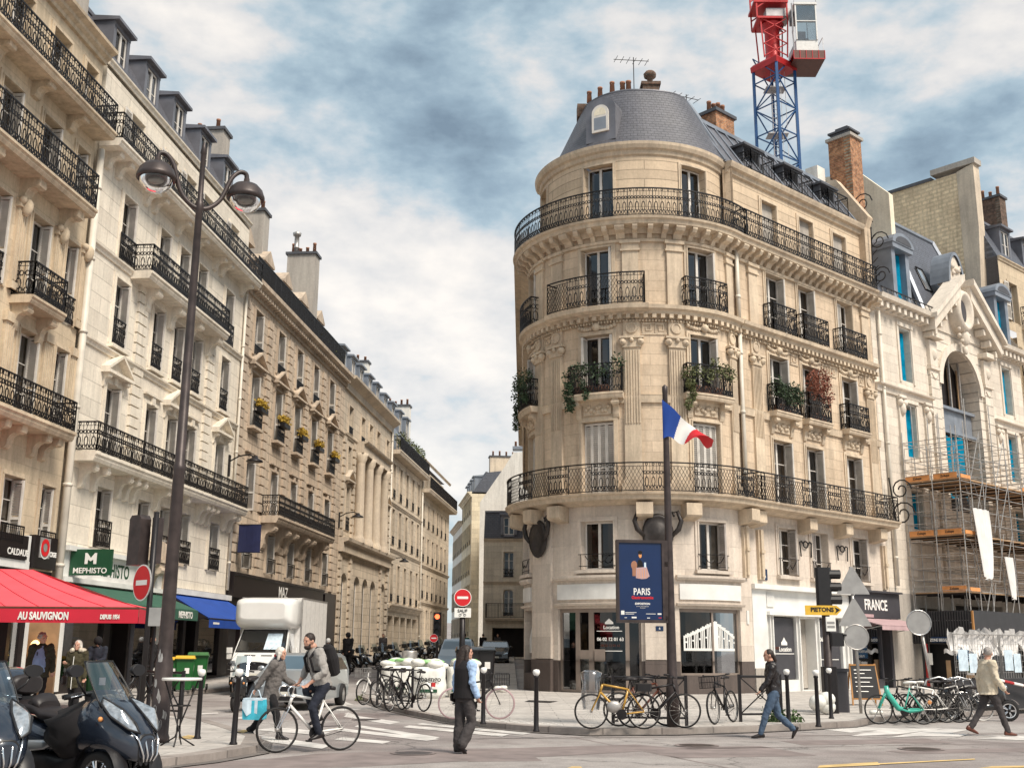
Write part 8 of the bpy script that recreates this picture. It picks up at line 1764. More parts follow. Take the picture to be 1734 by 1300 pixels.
T2(lb, 'drum', 'galv', lambda m: m.lathe([(0,.75),(.28,.75),(.3,.8),(.3,1.5),(.28,1.55),(0,1.55)], (-3.9,44.5,0), 14), True); T2(lb, 'stand', 'dark_metal', lambda m: m.tube([(-3.9,44.5,.1),(-3.9,44.5,.8)], .06, 6))
for i, (x, y, l) in enumerate(((-1.55,42.0,'tall black wheeled bin behind the no entry sign pole'),(-1.0,43.0,'tall black wheeled bin nearest the corner building wall'))): wheelie(x, y, .12, l, 'black_plastic', 'black_paint', 1.45, .1)
bg = root('plastic_bag', (-.35,41.5,.12), 'crumpled clear plastic bag on the pavement by the corner building', 'bag'); T2(bg, 'sack', 'bag_plastic', lambda m: [m.sphere((-.35+.12*cos(k*2), 41.5+.1*sin(k*2), .2+.03*k), .13, 8, 6, (1.2,1,.7)) for k in range(4)], True)
bg = root('plastic_bag', (7.75,28.3,.12), 'clear rubbish bag lying left of the traffic light base', 'bag'); T2(bg, 'sack', 'bag_plastic', lambda m: [m.sphere((7.65+.14*cos(k*2), 28.4+.1*sin(k*2), .3+.06*k), .2, 9, 7, (1.1,1,.9)) for k in range(4)], True)
bg = root('plastic_bag', (9.0,28.6,.12), 'small white plastic bag at the foot of the triangular signs', 'bag'); T2(bg, 'sack', 'bag_plastic', lambda m: [m.sphere((9.0+.1*k, 28.6, .17), .1, 8, 6, (1.3,1,.6)) for k in range(2)], True)
# ---------------------------------------------------------------- scaffold, hoarding, fence
SC = root('scaffold', RF.p(12.3,0,0), 'steel tube scaffold with orange toe boards against the pale building', 'scaffold')
P3 = lambda u, d, z: RF.p(u, d, z)
us_ = [12.25,13.3,14.5,15.8,17.1,18.6,20.1,21.6,23.2,24.8,26.2]; ds = [.15,1.45,2.75]
T2(SC, 'standards', 'galv', lambda m: [m.tube([P3(u,d,2.3 if i == 0 else 0),P3(u,d,11.6+.5*((i+j) % 2)+(.9 if i in (1,3) else 0))], .026, 6) for i, u in enumerate(us_) for j, d in enumerate(ds) if not (j == 1 and i > 3)])
lv = [2.4,2.9,3.4,4.25,4.8,5.3,5.9,6.5,7.3,7.85,8.6,9.1,9.8,10.3,11.1]
T2(SC, 'ledgers', 'galv', lambda m: [m.tube([P3(us_[0]-.1,d,z),P3(us_[-1],d,z)], .019, 5) for z in lv for d in (ds[0],ds[2])])
T2(SC, 'transoms', 'galv', lambda m: [m.tube([P3(u,ds[0]-.1,z),P3(u,ds[2]+.1,z)], .019, 5) for z in lv for u in us_])
T2(SC, 'braces', 'galv', lambda m: [m.tube([P3(us_[i],ds[2],z),P3(us_[i+1],ds[2],z+2.3)], .02, 5) for i in (1,3,5,7,9) for z in (2.4,4.7,7.0,9.2)]+[m.tube([P3(us_[i]+.8,ds[2],z),P3(us_[i+1]+.4,ds[2],z+2.3)], .02, 5) for i in (1,2) for z in (2.4,4.7,7.0)])
for z in (4.25,6.75,9.25):
    T2(SC, 'deck', 'wood_warm', lambda m: (RF.box(m, us_[0], us_[-1], z-.06, z, ds[0], ds[2])))
    T2(SC, 'deck_beams', 'dark_metal', lambda m: [RF.box(m, u, u+.05, z-.13, z-.06, ds[0], ds[2]) for u in [12.4+1.1*k for k in range(12)]])
    for a, c in ((.2,1.35),(1.55,2.65)):
        if z == 4.25 and a < 1: continue
        o = T2(SC, 'toe_board', 'orange', lambda m: RF.box(m, us_[0]-.04, us_[0]-.01, z, z+.24, a, c)); q = RF.p(us_[0]-.045,(a+c)/2,z+.12); text('Zolupa', .15, 'black_plastic', o, facing(q, (RF.N[0],RF.N[1],0)), bold=.003)
    for i in (0,5,6,7,8,9):
        T2(SC, 'toe_board', 'orange', lambda m: RF.box(m, us_[i]+.06, us_[i+1]-.06, z, z+.16, ds[2]+.01, ds[2]+.04))
def ladder(m, u0, z0, u1, z1, d):
    for dd in (0,.42): m.tube([P3(u0,d+dd,z0),P3(u1,d+dd,z1)], .022, 5)
    for k in range(11): t = k/10; m.tube([P3(u0+(u1-u0)*t,d,z0+(z1-z0)*t),P3(u0+(u1-u0)*t,d+.42,z0+(z1-z0)*t)], .014, 4)
T2(SC, 'ladder', 'steel', lambda m: (ladder(m, 15.6,4.25,14.3,6.75,2.0), ladder(m, 15.6,6.75,14.3,9.25,2.0), ladder(m, 15.6,1.8,14.3,4.25,2.0)))
T2(SC, 'guard_frames', 'galv', lambda m: [m.tube([P3(us_[0]-.05,a,z),P3(us_[0]-.05,c,z),P3(us_[0]-.05,c,z+1.3),P3(us_[0]-.05,a,z+1.3)], .022, 5, True) for a, c in ((.25,1.35),(1.55,2.65)) for z in (3.0,4.5,7.0,9.5)])
for i, (u, zt, zb_, w) in enumerate(((13.6,7.9,4.9,1.5),(16.0,5.9,4.1,.8))):
    tp = root('tarpaulin', P3(u,3,zt), ['large white tarpaulin bunched and tied on the scaffold front','smaller white tarpaulin hanging lower on the scaffold, right of the large one'][i], 'tarpaulin', 'white tarpaulins on the scaffold')
    T2(tp, 'sheet', 'tarp_white', lambda m: m.grid([[P3(u-w/2+w*(k/12)*(1-.45*t*t)+.25*t*w, 2.95+.12*sin(k*1.6)*(1-.4*t)+.08*t, zt-(zt-zb_)*t-.12*abs(sin(k*.5))*t) for k in range(13)] for t in [j/8 for j in range(9)]]), True)
hs = root('site_shelter', RF.p(12.2,1,0), 'black corrugated site shelter under the scaffold with blue notices', 'site shelter')
T2(hs, 'canopy_panel', 'hoarding_grey', lambda m: ([RF.box(m, 12.14,12.2,2.05,3.42,.0+.12*k,.06+.12*k) for k in range(23)], RF.box(m, 12.2,12.3,2.0,3.42,0,2.85), RF.box(m, 12.3,27,2.0,3.42,2.75,2.85)))
T2(hs, 'dark_interior', 'hoarding_black', lambda m: (RF.box(m, 13.6,13.7,.05,2.0,0,2.7), RF.box(m, 12.2,13.6,.05,2.0,-.3,-.25)))
T2(hs, 'front_panel', 'hoarding_black', lambda m: (RF.box(m, 12.15,12.22,.05,2.05,1.95,2.8), RF.box(m, 12.25,16.5,.05,2.05,2.75,2.82)))
T2(hs, 'red_post', 'red_plastic', lambda m: RF.box(m, 12.1,12.2,.05,2.0,.55,.66)); T2(hs, 'wood_edge', 'wood_orange', lambda m: RF.box(m, 12.08,12.16,.6,3.4,2.82,2.9))
def nf(d0, d1, z0, z1, mt, s=None, lines=(), par=hs):
    o = T2(par, 'notice', mt, lambda m: RF.box(m, 12.02,12.06,z0,z1,d0,d1))
    for i, t in enumerate(lines): text(t, s, 'sign_white', o, facing(RF.p(12.01,(d0+d1)/2,z1-(i+.6)*(z1-z0)/len(lines)), (RF.N[0],RF.N[1],0)), bold=.004, sx=.8)
    return o
nf(.95,1.75,2.06,2.3,'sign_navy',.17,('ZONE BIEGGLE',)); nf(2.05,2.75,1.35,1.98,'sign_blue',.15,('ATTENTION','INTERDIT AU','PUBLIC')); nf(2.1,2.4,.85,1.2,'sign_white'); nf(2.45,2.75,.55,1.25,'sign_white'); nf(.7,.92,1.1,1.6,'sign_white')
T2(hs, 'notice_picture', 'leaf_green', lambda m: RF.box(m, 12.0,12.015,.8,1.1,2.5,2.7)); T2(hs, 'plank', 'wood_warm', lambda m: (RF.box(m, 12.0,12.1,.2,1.3,1.55,1.72), RF.box(m, 12.0,12.04,.05,.7,2.4,2.8)))
dv_ = root('paper_notice', RF.p(12,1.9,1.7), 'torn white paper flapping at the shelter entrance', 'notice'); T2(dv_, 'sheet', 'tarp_white', lambda m: m.grid([[RF.p(12.0-.05*sin(k),1.5+.09*k,1.75-.18*t+.06*sin(k*1.2)) for k in range(7)] for t in (0,1)]))
FX = [(11.7,30.2),(13.4,31.3),(15.2,32.6),(17.2,34.4),(19.2,36.2)]
for i in range(4):
    (x0,y0),(x1,y1) = FX[i],FX[i+1]; L = hypot(x1-x0,y1-y0); dx, dy = (x1-x0)/L, (y1-y0)/L; Q = lambda s_, z, o_=0: (x0+dx*s_+dy*o_, y0+dy*s_-dx*o_, z)
    b = root('site_fence', (x0,y0,.12), ['site fence panel directly behind the man in the beige jacket','site fence panel at the right edge, second along','site fence panel beyond the right edge, third along','last site fence panel beyond the right edge'][i], 'fence', 'site fence panels')
    T2(b, 'lower_panel', 'hoarding_grey', lambda m: (m.ext([(.05,.14),(L-.05,.14),(L-.05,.95),(.05,.95)], lambda p, q, t: Q(p,q,t), -.02, .02)))
    T2(b, 'frame', 'galv', lambda m: m.tube([Q(.03,.13),Q(L-.03,.13),Q(L-.03,2.1),Q(.03,2.1)], .022, 6, True))
    T2(b, 'mesh', 'galv', lambda m: [m.tube([Q(.1+.12*k,.95),Q(.1+.12*k,2.08)], .005, 4) for k in range(int(L/.12))]+[m.tube([Q(.05,.95+.15*k),Q(L-.05,.95+.15*k)], .005, 4) for k in range(8)])
    if i < 3:
        random.seed(40+i); dz = [random.uniform(.15,.95) for _ in range(29)]; dz = [(dz[max(0,k-1)]+dz[k]+dz[min(28,k+1)])/3 for k in range(29)]; tz = [2.14+random.uniform(-.03,.16) for _ in range(29)]
        T2(b, 'draped_tarp', 'tarp_white', lambda m: m.grid([[Q(-.1+(L+.15)*k/28+.03*sin(k*2.3+t*4), tz[k]-dz[k]*t, -.05-.16*sin(pi*t)*abs(sin(k*.8))-.05*sin(k*2.1+t*5)) for k in range(29)] for t in [q/8 for q in range(9)]]), True)
        T2(b, 'paper_notice', 'bag_pale', lambda m: (m.ext([(.15,1.15),(.55,1.15),(.55,1.7),(.15,1.7)], lambda p, q, t: Q(p,q,t), .03,.035), m.ext([(.6,1.1),(.95,1.1),(.95,1.6),(.6,1.6)], lambda p, q, t: Q(p,q,t), .03,.035)))
cb2 = root('barrier_pole', (12.9,30.6,1), 'red and white striped barrier pole resting on the fence', 'barrier'); 
for k in range(6): T2(cb2, 'stripe', 'red_plastic' if k % 2 == 0 else 'sign_white', lambda m: m.tube([(12.6+.35*k,30.55+.22*k,1.0-.06*k),(12.95+.35*k,30.77+.22*k,.94-.06*k)], .04, 6))
# ---------------------------------------------------------------- tower crane
K = root('tower_crane', (17.8,70,0), 'blue lattice tower crane with a red slewing head and a white operator cab', 'crane')
kx_, ky_, hw = 18.25,71.0,1.0
ca, sa = cos(radians(38)), sin(radians(38)); KP = lambda a, b, z: (kx_+a*ca-b*sa, ky_+a*sa+b*ca, z)
crn = [(-hw,-hw),(hw,-hw),(hw,hw),(-hw,hw)]
zt_ = 39.2
T2(K, 'mast_legs', 'crane_blue', lambda m: [m.tube([KP(a,b,-2),KP(a,b,zt_)], .13, 4) for a, b in crn])
def lat(m):
    z = 20.0; k = 0
    while z < zt_-1:
        for i in range(4):
            a, b = crn[i], crn[(i+1) % 4]; m.tube([KP(*a,z),KP(*b,z)], .05, 4); m.tube([KP(*(a if (k+i)%2 else b),z),KP(*(b if (k+i)%2 else a),z+2.0)], .05, 4)
        z += 2.0; k += 1
T2(K, 'lattice', 'crane_blue', lat)
T2(K, 'inner_ladder', 'crane_grey', lambda m: [m.tube([KP(a,.1,20),KP(a,.1,zt_)], .03, 4) for a in (-.25,.25)]+[m.tube([KP(-.25,.1,20+.35*k),KP(.25,.1,20+.35*k)], .018, 4) for k in range(54)]+[m.box(kx_-.7,kx_+.7,ky_-.5,ky_+.5,z,z+.06) for z in (26,30,34,37.5)]+[m.tube([KP(a,-.5,20),KP(a,-.5,zt_)], .02, 4) for a in (-.5,0,.5)])
T2(K, 'slewing_collar', 'crane_red', lambda m: m.loft([[KP(a*s_,b*s_,z) for a, b in crn] for z, s_ in ((38.9,1.12),(39.3,1.15),(39.5,1.0),(39.6,.6))]))
T2(K, 'slewing_drum', 'crane_red', lambda m: m.lathe([(.9,39.4),(.52,39.9),(.52,42.0),(.85,42.4),(.85,42.5),(0,42.5)], (kx_,ky_,0), 18), True)
T2(K, 'upper_frame', 'crane_red', lambda m: (m.box(kx_-1.4,kx_+1.0,ky_-1,ky_+1,43.8,43.98), m.box(kx_-1.2,kx_+.6,ky_-1,ky_+1,42.55,42.7), [m.tube([(kx_+a,ky_+b,42.6),(kx_+a*1.1,ky_+b,50)], .07, 4) for a in (-1.2,.9) for b in (-.9,.9)], [m.tube([(kx_-1.2,ky_+b,43.4+1.6*k),(kx_+.9,ky_+b,45+1.6*k)], .06, 4) for b in (-.9,.9) for k in range(4)]))
T2(K, 'machinery', 'crane_grey', lambda m: (m.box(kx_-.5,kx_+1.2,ky_-.7,ky_+.7,42.9,43.5), m.lathe([(0,-.6),(.45,-.6),(.45,.6),(0,.6)], (kx_+.6,ky_-1.1,44.9), 12, 'x'), [m.tube([(kx_-1.3+.45*k,ky_-1.2,44.6),(kx_-1.3+.45*k,ky_-1.2,45.8)], .035, 4) for k in range(8)], m.tube([(kx_-1.3,ky_-1.2,45.8),(kx_+1.9,ky_-1.2,45.8)], .04, 4), m.tube([(kx_-1.3,ky_-1.2,45.2),(kx_+1.9,ky_-1.2,45.2)], .03, 4)))
cbx, cby = kx_+2.05, ky_-.6
def bxr(m, x0, x1, y0, y1, z0, z1): m.box(x0,x1,y0,y1,z0,z1)
cabn = T2(K, 'operator_cab', 'white_plastic', lambda m: (bxr(m,cbx-.75,cbx+.75,cby-.8,cby+1.4,39.7,40.6), bxr(m,cbx-.8,cbx+.8,cby-.95,cby+1.45,43.3,43.45), bxr(m,cbx-.75,cbx-.66,cby-.9,cby-.8,40.6,43.3), bxr(m,cbx+.66,cbx+.75,cby-.9,cby-.8,40.6,43.3), bxr(m,cbx+.66,cbx+.75,cby+1.3,cby+1.4,40.6,43.3), bxr(m,cbx-.66,cbx+.66,cby-.9,cby-.85,42.0,42.06)))
T2(cabn, 'cab_glass', 'windshield', lambda m: (bxr(m,cbx-.66,cbx+.66,cby-.85,cby-.82,40.6,43.25), bxr(m,cbx+.68,cbx+.71,cby-.8,cby+1.3,40.7,43.2), bxr(m,cbx-.72,cbx-.7,cby-.8,cby+1.3,40.7,43.2))); T2(cabn, 'cab_seat', 'fabric_black', lambda m: (bxr(m,cbx-.3,cbx+.35,cby,cby+.5,40.7,41.2), bxr(m,cbx-.3,cbx+.3,cby+.45,cby+.6,40.9,42.0), bxr(m,cbx-.7,cbx+.7,cby+1.35,cby+1.38,40.7,41.6)))
T2(K, 'red_struts', 'crane_red', lambda m: [m.tube([(kx_+a,ky_+b,39.6),(kx_+a*1.2,ky_+b,42.6)], .06, 4) for a in (-.8,.8) for b in (-.8,.8)]+[m.tube([(kx_-.8*q,ky_-.85,39.7+.95*k),(kx_+.8*q,ky_-.85,40.65+.95*k)], .045, 4) for k in range(3) for q in (-1,1)])
T2(K, 'cab_platform', 'crane_red', lambda m: (bxr(m,cbx-1.0,cbx+1.15,cby-.9,cby+1.6,39.55,39.7), [m.tube([(cbx-1.0+.43*k,cby-.93,39.75),(cbx-1.0+.43*k,cby-.93,39.1)], .03, 4) for k in range(6)], m.tube([(cbx-1.0,cby-.93,39.1),(cbx+1.15,cby-.93,39.1)], .04, 4))); T2(K, 'platform_mesh', 'leather_brown', lambda m: (bxr(m,cbx-1.0,cbx+1.15,cby-.92,cby-.9,39.1,39.75), bxr(m,cbx-1.0,cbx+1.15,cby-.9,cby+1.6,39.08,39.12)))
T2(K, 'hand_rails', 'crane_grey', lambda m: (m.tube([(cbx+1.1,cby-.8,39.7),(cbx+1.1,cby-.8,40.8),(cbx+1.1,cby+1.5,40.8)], .025, 4), m.tube([(cbx+1.1,cby+.3,39.7),(cbx+1.1,cby+.3,40.8)], .025, 4), m.tube([(cbx-.8,cby-.9,43.5),(cbx-.7,cby-.9,44.0),(cbx+.7,cby-.9,44.0),(cbx+.75,cby-.9,43.5)], .03, 5), m.tube([(cbx-.95,cby-.85,39.7),(cbx-.95,cby-.85,43.4)], .05, 5)))
for c_ in K.children: c_.location.z += 2.3
# ---------------------------------------------------------------- people
def remeshed(par, name, mat, mb, vox, smooth=4):
    o = mb.build(name, mat, par)
    r = o.modifiers.new('r', 'REMESH'); r.mode = 'VOXEL'; r.voxel_size = vox; r.use_smooth_shade = True
    if smooth: s_ = o.modifiers.new('s', 'SMOOTH'); s_.iterations = smooth; s_.factor = .5
    bpy.context.view_layer.update()
    me = bpy.data.meshes.new_from_object(o.evaluated_get(bpy.context.evaluated_depsgraph_get()))
    o.modifiers.clear(); o.data = me; o.name = name
    me.materials.clear(); me.materials.append(M[mat]); me.polygons.foreach_set('material_index', [0]*len(me.polygons)); me.polygons.foreach_set('use_smooth', [True]*len(me.polygons)); me.update()
    return o
def cap(mb, pts, rs, n=12, sq=None):                            # tapered limb with rounded ends
    mb.tube(pts, rs, n)
    for p, r in ((pts[0], rs[0]), (pts[-1], rs[-1])): mb.sphere(p, r*.99, n, 7)
    for p, r in zip(pts[1:-1], rs[1:-1]): mb.sphere(p, r*1.0, n, 7)
def rings(mb, L, n=20):                                         # L: (cx,cy,cz, rx,ry, tilt vector dx/dz)
    mb.loft([[(cx+rx*cos(a), cy+ry*sin(a), cz+k*rx*cos(a)) for a in [2*pi*i/n for i in range(n)]] for cx, cy, cz, rx, ry, k in L])
def V(*a): return Vector(a)
def person(label, loc, rz, pose, top='fabric_black', legs='fabric_black', shoes='leather_black', hair='hair_dark', hairstyle='short', height=1.75, vox=.011, coat=None, extra=None, belly=0, flare=1.0, group=None, z=0, beard=None, slim=1.0):
    b = root('person', (0,0,0), label, 'person', group); s = height/1.75
    p = dict(lean=0, hd=0, nod=0, lt=0, lk=0, rt=0, rk=0, la=(0,.08,.15), ra=(0,.08,.15), hip=.93); p.update(pose)
    ln = p['lean']; hz = p['hip']
    H_ = V(0,0,hz); up = V(sin(ln),0,cos(ln)); fw = V(cos(ln),0,-sin(ln))
    Sh = H_+up*.50; Nk = H_+up*.575; Hd = H_+up*.70+fw*.03+V(p['nod'],0,-abs(p['nod'])*.3)
    J = {}
    for sd, sg in (('l',1),('r',-1)):
        hp = H_+V(0,sg*.09,-.02)
        if sd+'leg' in p: kn, an = [V(*q) for q in p[sd+'leg']]
        else:
            t, k = p[sd+'t'], p[sd+'k']; kn = hp+V(sin(t),.01*sg,-cos(t))*.43; an = kn+V(sin(t-k),0,-cos(t-k))*.40
        sh = Sh+V(0,sg*.185*slim,0)
        if sd+'arm' in p: el, wr = [V(*q) for q in p[sd+'arm']]
        else:
            a, out, bd = p[sd+'a']; el = sh+V(sin(a),sg*out,-cos(a)).normalized()*.285; wr = el+V(sin(a+bd),sg*(out*.3-(.25 if bd > .8 else 0)),-cos(a+bd)).normalized()*.25
        J[sd] = (hp, kn, an, sh, el, wr)
    # fit to the ground
    low = min(J['l'][2].z, J['r'][2].z) if 'lift' not in p else None
    dz = (.085-low) if low is not None else p['lift']
    D_ = V(0,0,dz); H_ += D_; Sh += D_; Nk += D_; Hd += D_
    for k in J: J[k] = tuple(q+D_ for q in J[k])
    B = MB()
    T_ = slim
    rings(B, [(H_.x,0,H_.z-.06,.10,.145*T_,0),(H_.x+up.x*.1,0,H_.z+.10,.095,.135*T_,0),(H_.x+up.x*.25,0,H_.z+up.z*.25,.10,.14*T_,-ln*.8),(H_.x+up.x*.42,0,H_.z+up.z*.42,.105,.165*T_,-ln*.8),(H_.x+up.x*.52,0,H_.z+up.z*.52,.08,.15*T_,-ln*.8),(H_.x+up.x*.57,0,H_.z+up.z*.57,.055,.06,-ln*.8)])
    cap(B, [Nk-up*.06, Nk+up*.03, Hd-up*.07], [.062,.054,.05])
    hd = p['hd']; hf = V(cos(hd)*cos(ln*.3+p['nod']*2), sin(hd), -sin(ln*.3+p['nod']*2)).normalized(); hs = V(-sin(hd),cos(hd),0).normalized(); hu = hf.cross(hs).normalized()
    def hp_(a, c, e): return tuple(Hd+hf*a+hs*c+hu*e)
    def ell(m, a, c, e, ra, rc, re, n=14, nv=9): m.grid([[hp_(a+ra*sin(pi*i/nv)*cos(2*pi*j/n), c+rc*sin(pi*i/nv)*sin(2*pi*j/n), e+re*cos(pi*i/nv)) for j in range(n)] for i in range(nv+1)], closed=True)
    ell(B, 0,0,.025,.095,.077,.10); ell(B, .03,0,-.045,.062,.056,.068); ell(B, .092,0,-.005,.020,.013,.028); ell(B, .082,0,-.055,.016,.026,.010); ell(B, .07,0,-.09,.022,.028,.022); ell(B, .075,0,.035,.022,.055,.012)
    for sg in (-1,1): ell(B, -.01,sg*.08,-.005,.018,.012,.030); ell(B, .062,sg*.036,-.025,.022,.024,.022)
    for k, sg in (('l',1),('r',-1)):
        hp, kn, an, sh, el, wr = J[k]
        cap(B, [hp, (hp+kn)/2, kn], [.085,.072,.052]); cap(B, [kn, kn*.65+an*.35, an], [.05,.052,.036])
        cap(B, [sh, (sh+el)/2, el], [.055,.047,.038]); cap(B, [el, el*.7+wr*.3, wr], [.037,.038,.025])
        d = (wr-el).normalized(); hdn = p.get(k+'hand', None); d = V(*hdn).normalized() if hdn else d
        side = d.cross(V(1,0,0) if abs(d.x) < .8 else V(0,0,1)).normalized(); pn = d.cross(side).normalized()
        pc_ = wr+d*.045; B.loft([[tuple(wr+d*t+side*(w*cos(a))+pn*(h*sin(a))) for a in [2*pi*i/10 for i in range(10)]] for t, w, h in ((-.01,.024,.020),(.03,.036,.018),(.075,.040,.016),(.09,.036,.013))])
        for i, (o_, l) in enumerate(((-.029,.066),(-.0095,.075),(.0105,.070),(.029,.055))):
            q0 = wr+d*.08+side*o_; cr = pn*(-.5-.1*i) if p.get('curl',1) > .5 else pn*-.15
            q1 = q0+(d+cr*.5).normalized()*l*.45; q2 = q1+(d*.5+cr*1.6).normalized()*l*.32; q3 = q2+(d*.1+cr*1.8).normalized()*l*.26
            B.tube([q0,q1,q2,q3], [.0105,.010,.009,.0075], 7)
        th = wr+d*.03+side*-.03; B.tube([th, th+(d*.6-side*.6)*.04, th+(d*.9-side*.35-pn*.3)*.068], [.013,.011,.009], 7)
    body = remeshed(b, 'body', 'skin', B, min(vox, .010) if vox < .02 else vox, 2)
    # trousers
    m = MB(); lt = p.get('leg_w', 1.0)
    rings(m, [(H_.x-.0,0,H_.z-.10,.115,.155*T_,0),(H_.x,0,H_.z-.02,.125,.165*T_,0),(H_.x+up.x*.1,0,H_.z+.10,.112,.152*T_,0)])
    for k in ('l','r'):
        hp, kn, an = J[k][:3]; e = an-(an-kn).normalized()*.02
        cap(m, [hp, (hp+kn)/2, kn, kn*.55+an*.45, e], [.10,.090*lt,.068*lt*flare**.3,.066*lt*flare**.7,.056*lt*flare], 12)
    tr_ = remeshed(b, 'trousers', legs, m, vox, 3); dt = bpy.data.textures.get('folds') or bpy.data.textures.new('folds', 'CLOUDS'); dt.noise_scale = .085
    dm = tr_.modifiers.new('folds', 'DISPLACE'); dm.texture = dt; dm.strength = .03; dm.mid_level = .5
    for k in ('l','r'):
        kn, an = J[k][1:3]; d = (an-kn).normalized(); pt = p.get(k+'toe', None); tz = V(*pt).normalized() if pt else V(cos(.0),0,0)
        if not pt and d.x < -.25: tz = V(.75,0,-.66)
        m = MB(); f = tz; u_ = V(0,1,0).cross(f)*-1; u_ = f.cross(V(0,1,0)); 
        if u_.z < 0: u_ = -u_
        base = an-u_*.045
        m.loft([[tuple(base+f*t+V(0,w*cos(a),0)+u_*(zc+h*sin(a))) for a in [2*pi*i/12 for i in range(12)]] for t, w, zc, h in ((-.085,.02,.01,.02),(-.07,.036,.03,.05),(-.01,.040,.035,.058),(.05,.043,.015,.040),(.12,.046,.002,.028),(.165,.036,-.006,.02),(.185,.015,-.01,.01))])
        cap(m, [an+u_*.0, an-d*.04], [.043,.046], 10)
        remeshed(b, 'shoe', shoes, m, max(.009, vox*.8), 2)
    # upper garment
    m = MB(); W_ = .025 if coat is None else .038
    L = [(H_.x-.0,0,H_.z-.03,.125+W_*.6,.160*T_+W_,0),(H_.x+up.x*.12+belly*.5,0,H_.z+up.z*.12,.115+W_+belly,.148*T_+W_+belly*.5,-ln*.6),(H_.x+up.x*.26+belly*.5,0,H_.z+up.z*.26,.112+W_+belly*.8,.152*T_+W_+belly*.4,-ln*.8),(H_.x+up.x*.40,0,H_.z+up.z*.40,.112+W_,.178*T_+W_,-ln*.8),(H_.x+up.x*.50,0,H_.z+up.z*.50,.085+W_,.175*T_+W_*.6,-ln*.8),(H_.x+up.x*.56,0,H_.z+up.z*.56,.06+W_*.5,.09,-ln*.8),(Nk.x,0,Nk.z+.02,.062,.064,-ln*.8)]
    if coat is not None:
        zb = coat; k0 = H_.z-.03; sw = p.get('sway', 0)
        L = [(H_.x-.03-sw,0,zb,.175,.215*T_,0),(H_.x-.01-sw*.5,0,(zb+k0)/2,.165,.20*T_,0)]+L
    rings(m, L, 22)
    for k in ('l','r'):
        sh, el, wr = J[k][3:]; e = wr-(wr-el).normalized()*p.get('cuff', .01)
        cap(m, [sh, (sh+el)/2, el, (el+e)/2, e], [.075+W_*.5,.064+W_*.3,.055+W_*.3,.050+W_*.3,.042+W_*.3], 12)
    tp = remeshed(b, 'coat' if coat is not None else 'jacket', top, m, vox, 3)
    dt = bpy.data.textures.get('folds') or bpy.data.textures.new('folds', 'CLOUDS'); dt.noise_scale = .085
    dm = tp.modifiers.new('folds', 'DISPLACE'); dm.texture = dt; dm.strength = .045; dm.mid_level = .5
    # hair
    if hairstyle != 'bald' or hairstyle == 'bald':
        m = MB()
        if hairstyle == 'short': ell(m, -.012,0,.040,.098,.084,.098)
        elif hairstyle == 'bald': ell(m, -.035,0,.0,.072,.082,.055)
        elif hairstyle == 'curly':
            ell(m, -.015,0,.04,.10,.088,.10); random.seed(3)
            for i in range(26): a, c = random.uniform(.8,5.4), random.uniform(-.2,1.3); ell(m, -.01+.1*cos(a)*cos(c)*.9, .09*sin(a)*cos(c), .03+.1*sin(c), .028,.028,.028, 7, 5)
        elif hairstyle == 'long':
            ell(m, -.012,0,.04,.10,.086,.10); q = Hd-V(.06,0,0)
            cap(m, [V(*hp_(-.05,0,.03)), V(*hp_(-.085,0,-.09)), V(*hp_(-.10,.0,-.22)), V(*hp_(-.11,.02,-.36)), V(*hp_(-.10,.03,-.46))], [.085,.092,.098,.08,.03], 12)
            for sg in (-1,1): cap(m, [V(*hp_(.0,sg*.07,.02)), V(*hp_(-.01,sg*.088,-.12)), V(*hp_(-.03,sg*.10,-.26))], [.035,.04,.03])
        elif hairstyle == 'bob':
            ell(m, -.015,0,.03,.105,.092,.105)
            for sg in (-1,1): cap(m, [V(*hp_(-.0,sg*.075,.0)), V(*hp_(-.01,sg*.082,-.10))], [.035,.028])
        elif hairstyle == 'bun': ell(m, -.012,0,.035,.096,.082,.096); cap(m, [V(*hp_(-.09,0,.0)), V(*hp_(-.125,0,-.09)), V(*hp_(-.12,0,-.16))], [.04,.035,.02])
        elif hairstyle == 'helmet': ell(m, -.0,0,.02,.125,.115,.13)
        # keep the face clear
        hr = remeshed(b, 'helmet' if hairstyle == 'helmet' else 'hair', hair, m, max(.009, vox*.8), 1)
        if hairstyle != 'helmet':
            me = hr.data; import bmesh; bm = bmesh.new(); bm.from_mesh(me)
            lim = .055 if hairstyle != 'bald' else -.01
            dl = [f for f in bm.faces if (f.calc_center_median()-Hd).dot(hf) > lim-.0 and (f.calc_center_median()-Hd).dot(hu) < .062] if hairstyle != 'bald' else []
            bmesh.ops.delete(bm, geom=dl, context='FACES'); bm.to_mesh(me); bm.free()
    if beard:
        m = MB(); ell(m, .045,0,-.085,.055,.058,.045); ell(m, .035,0,-.05,.035,.068,.04); remeshed(b, 'beard', beard, m, .009, 1)
    e_ = MB()
    for sg in (-1,1):
        c = hp_(.084, sg*.031, .008); e_.sphere(c, .009, 8, 6)
    e_.build('eyes', 'fabric_black', body)
    if extra: extra(b, J, H_, Sh, Nk, Hd, hp_, up, fw, vox)
    b.scale = (s,s,s); b.location = (loc[0], loc[1], z); b.rotation_euler.z = rz
    return b
def gp(px, py, z=0): return pixground(px, py, z)
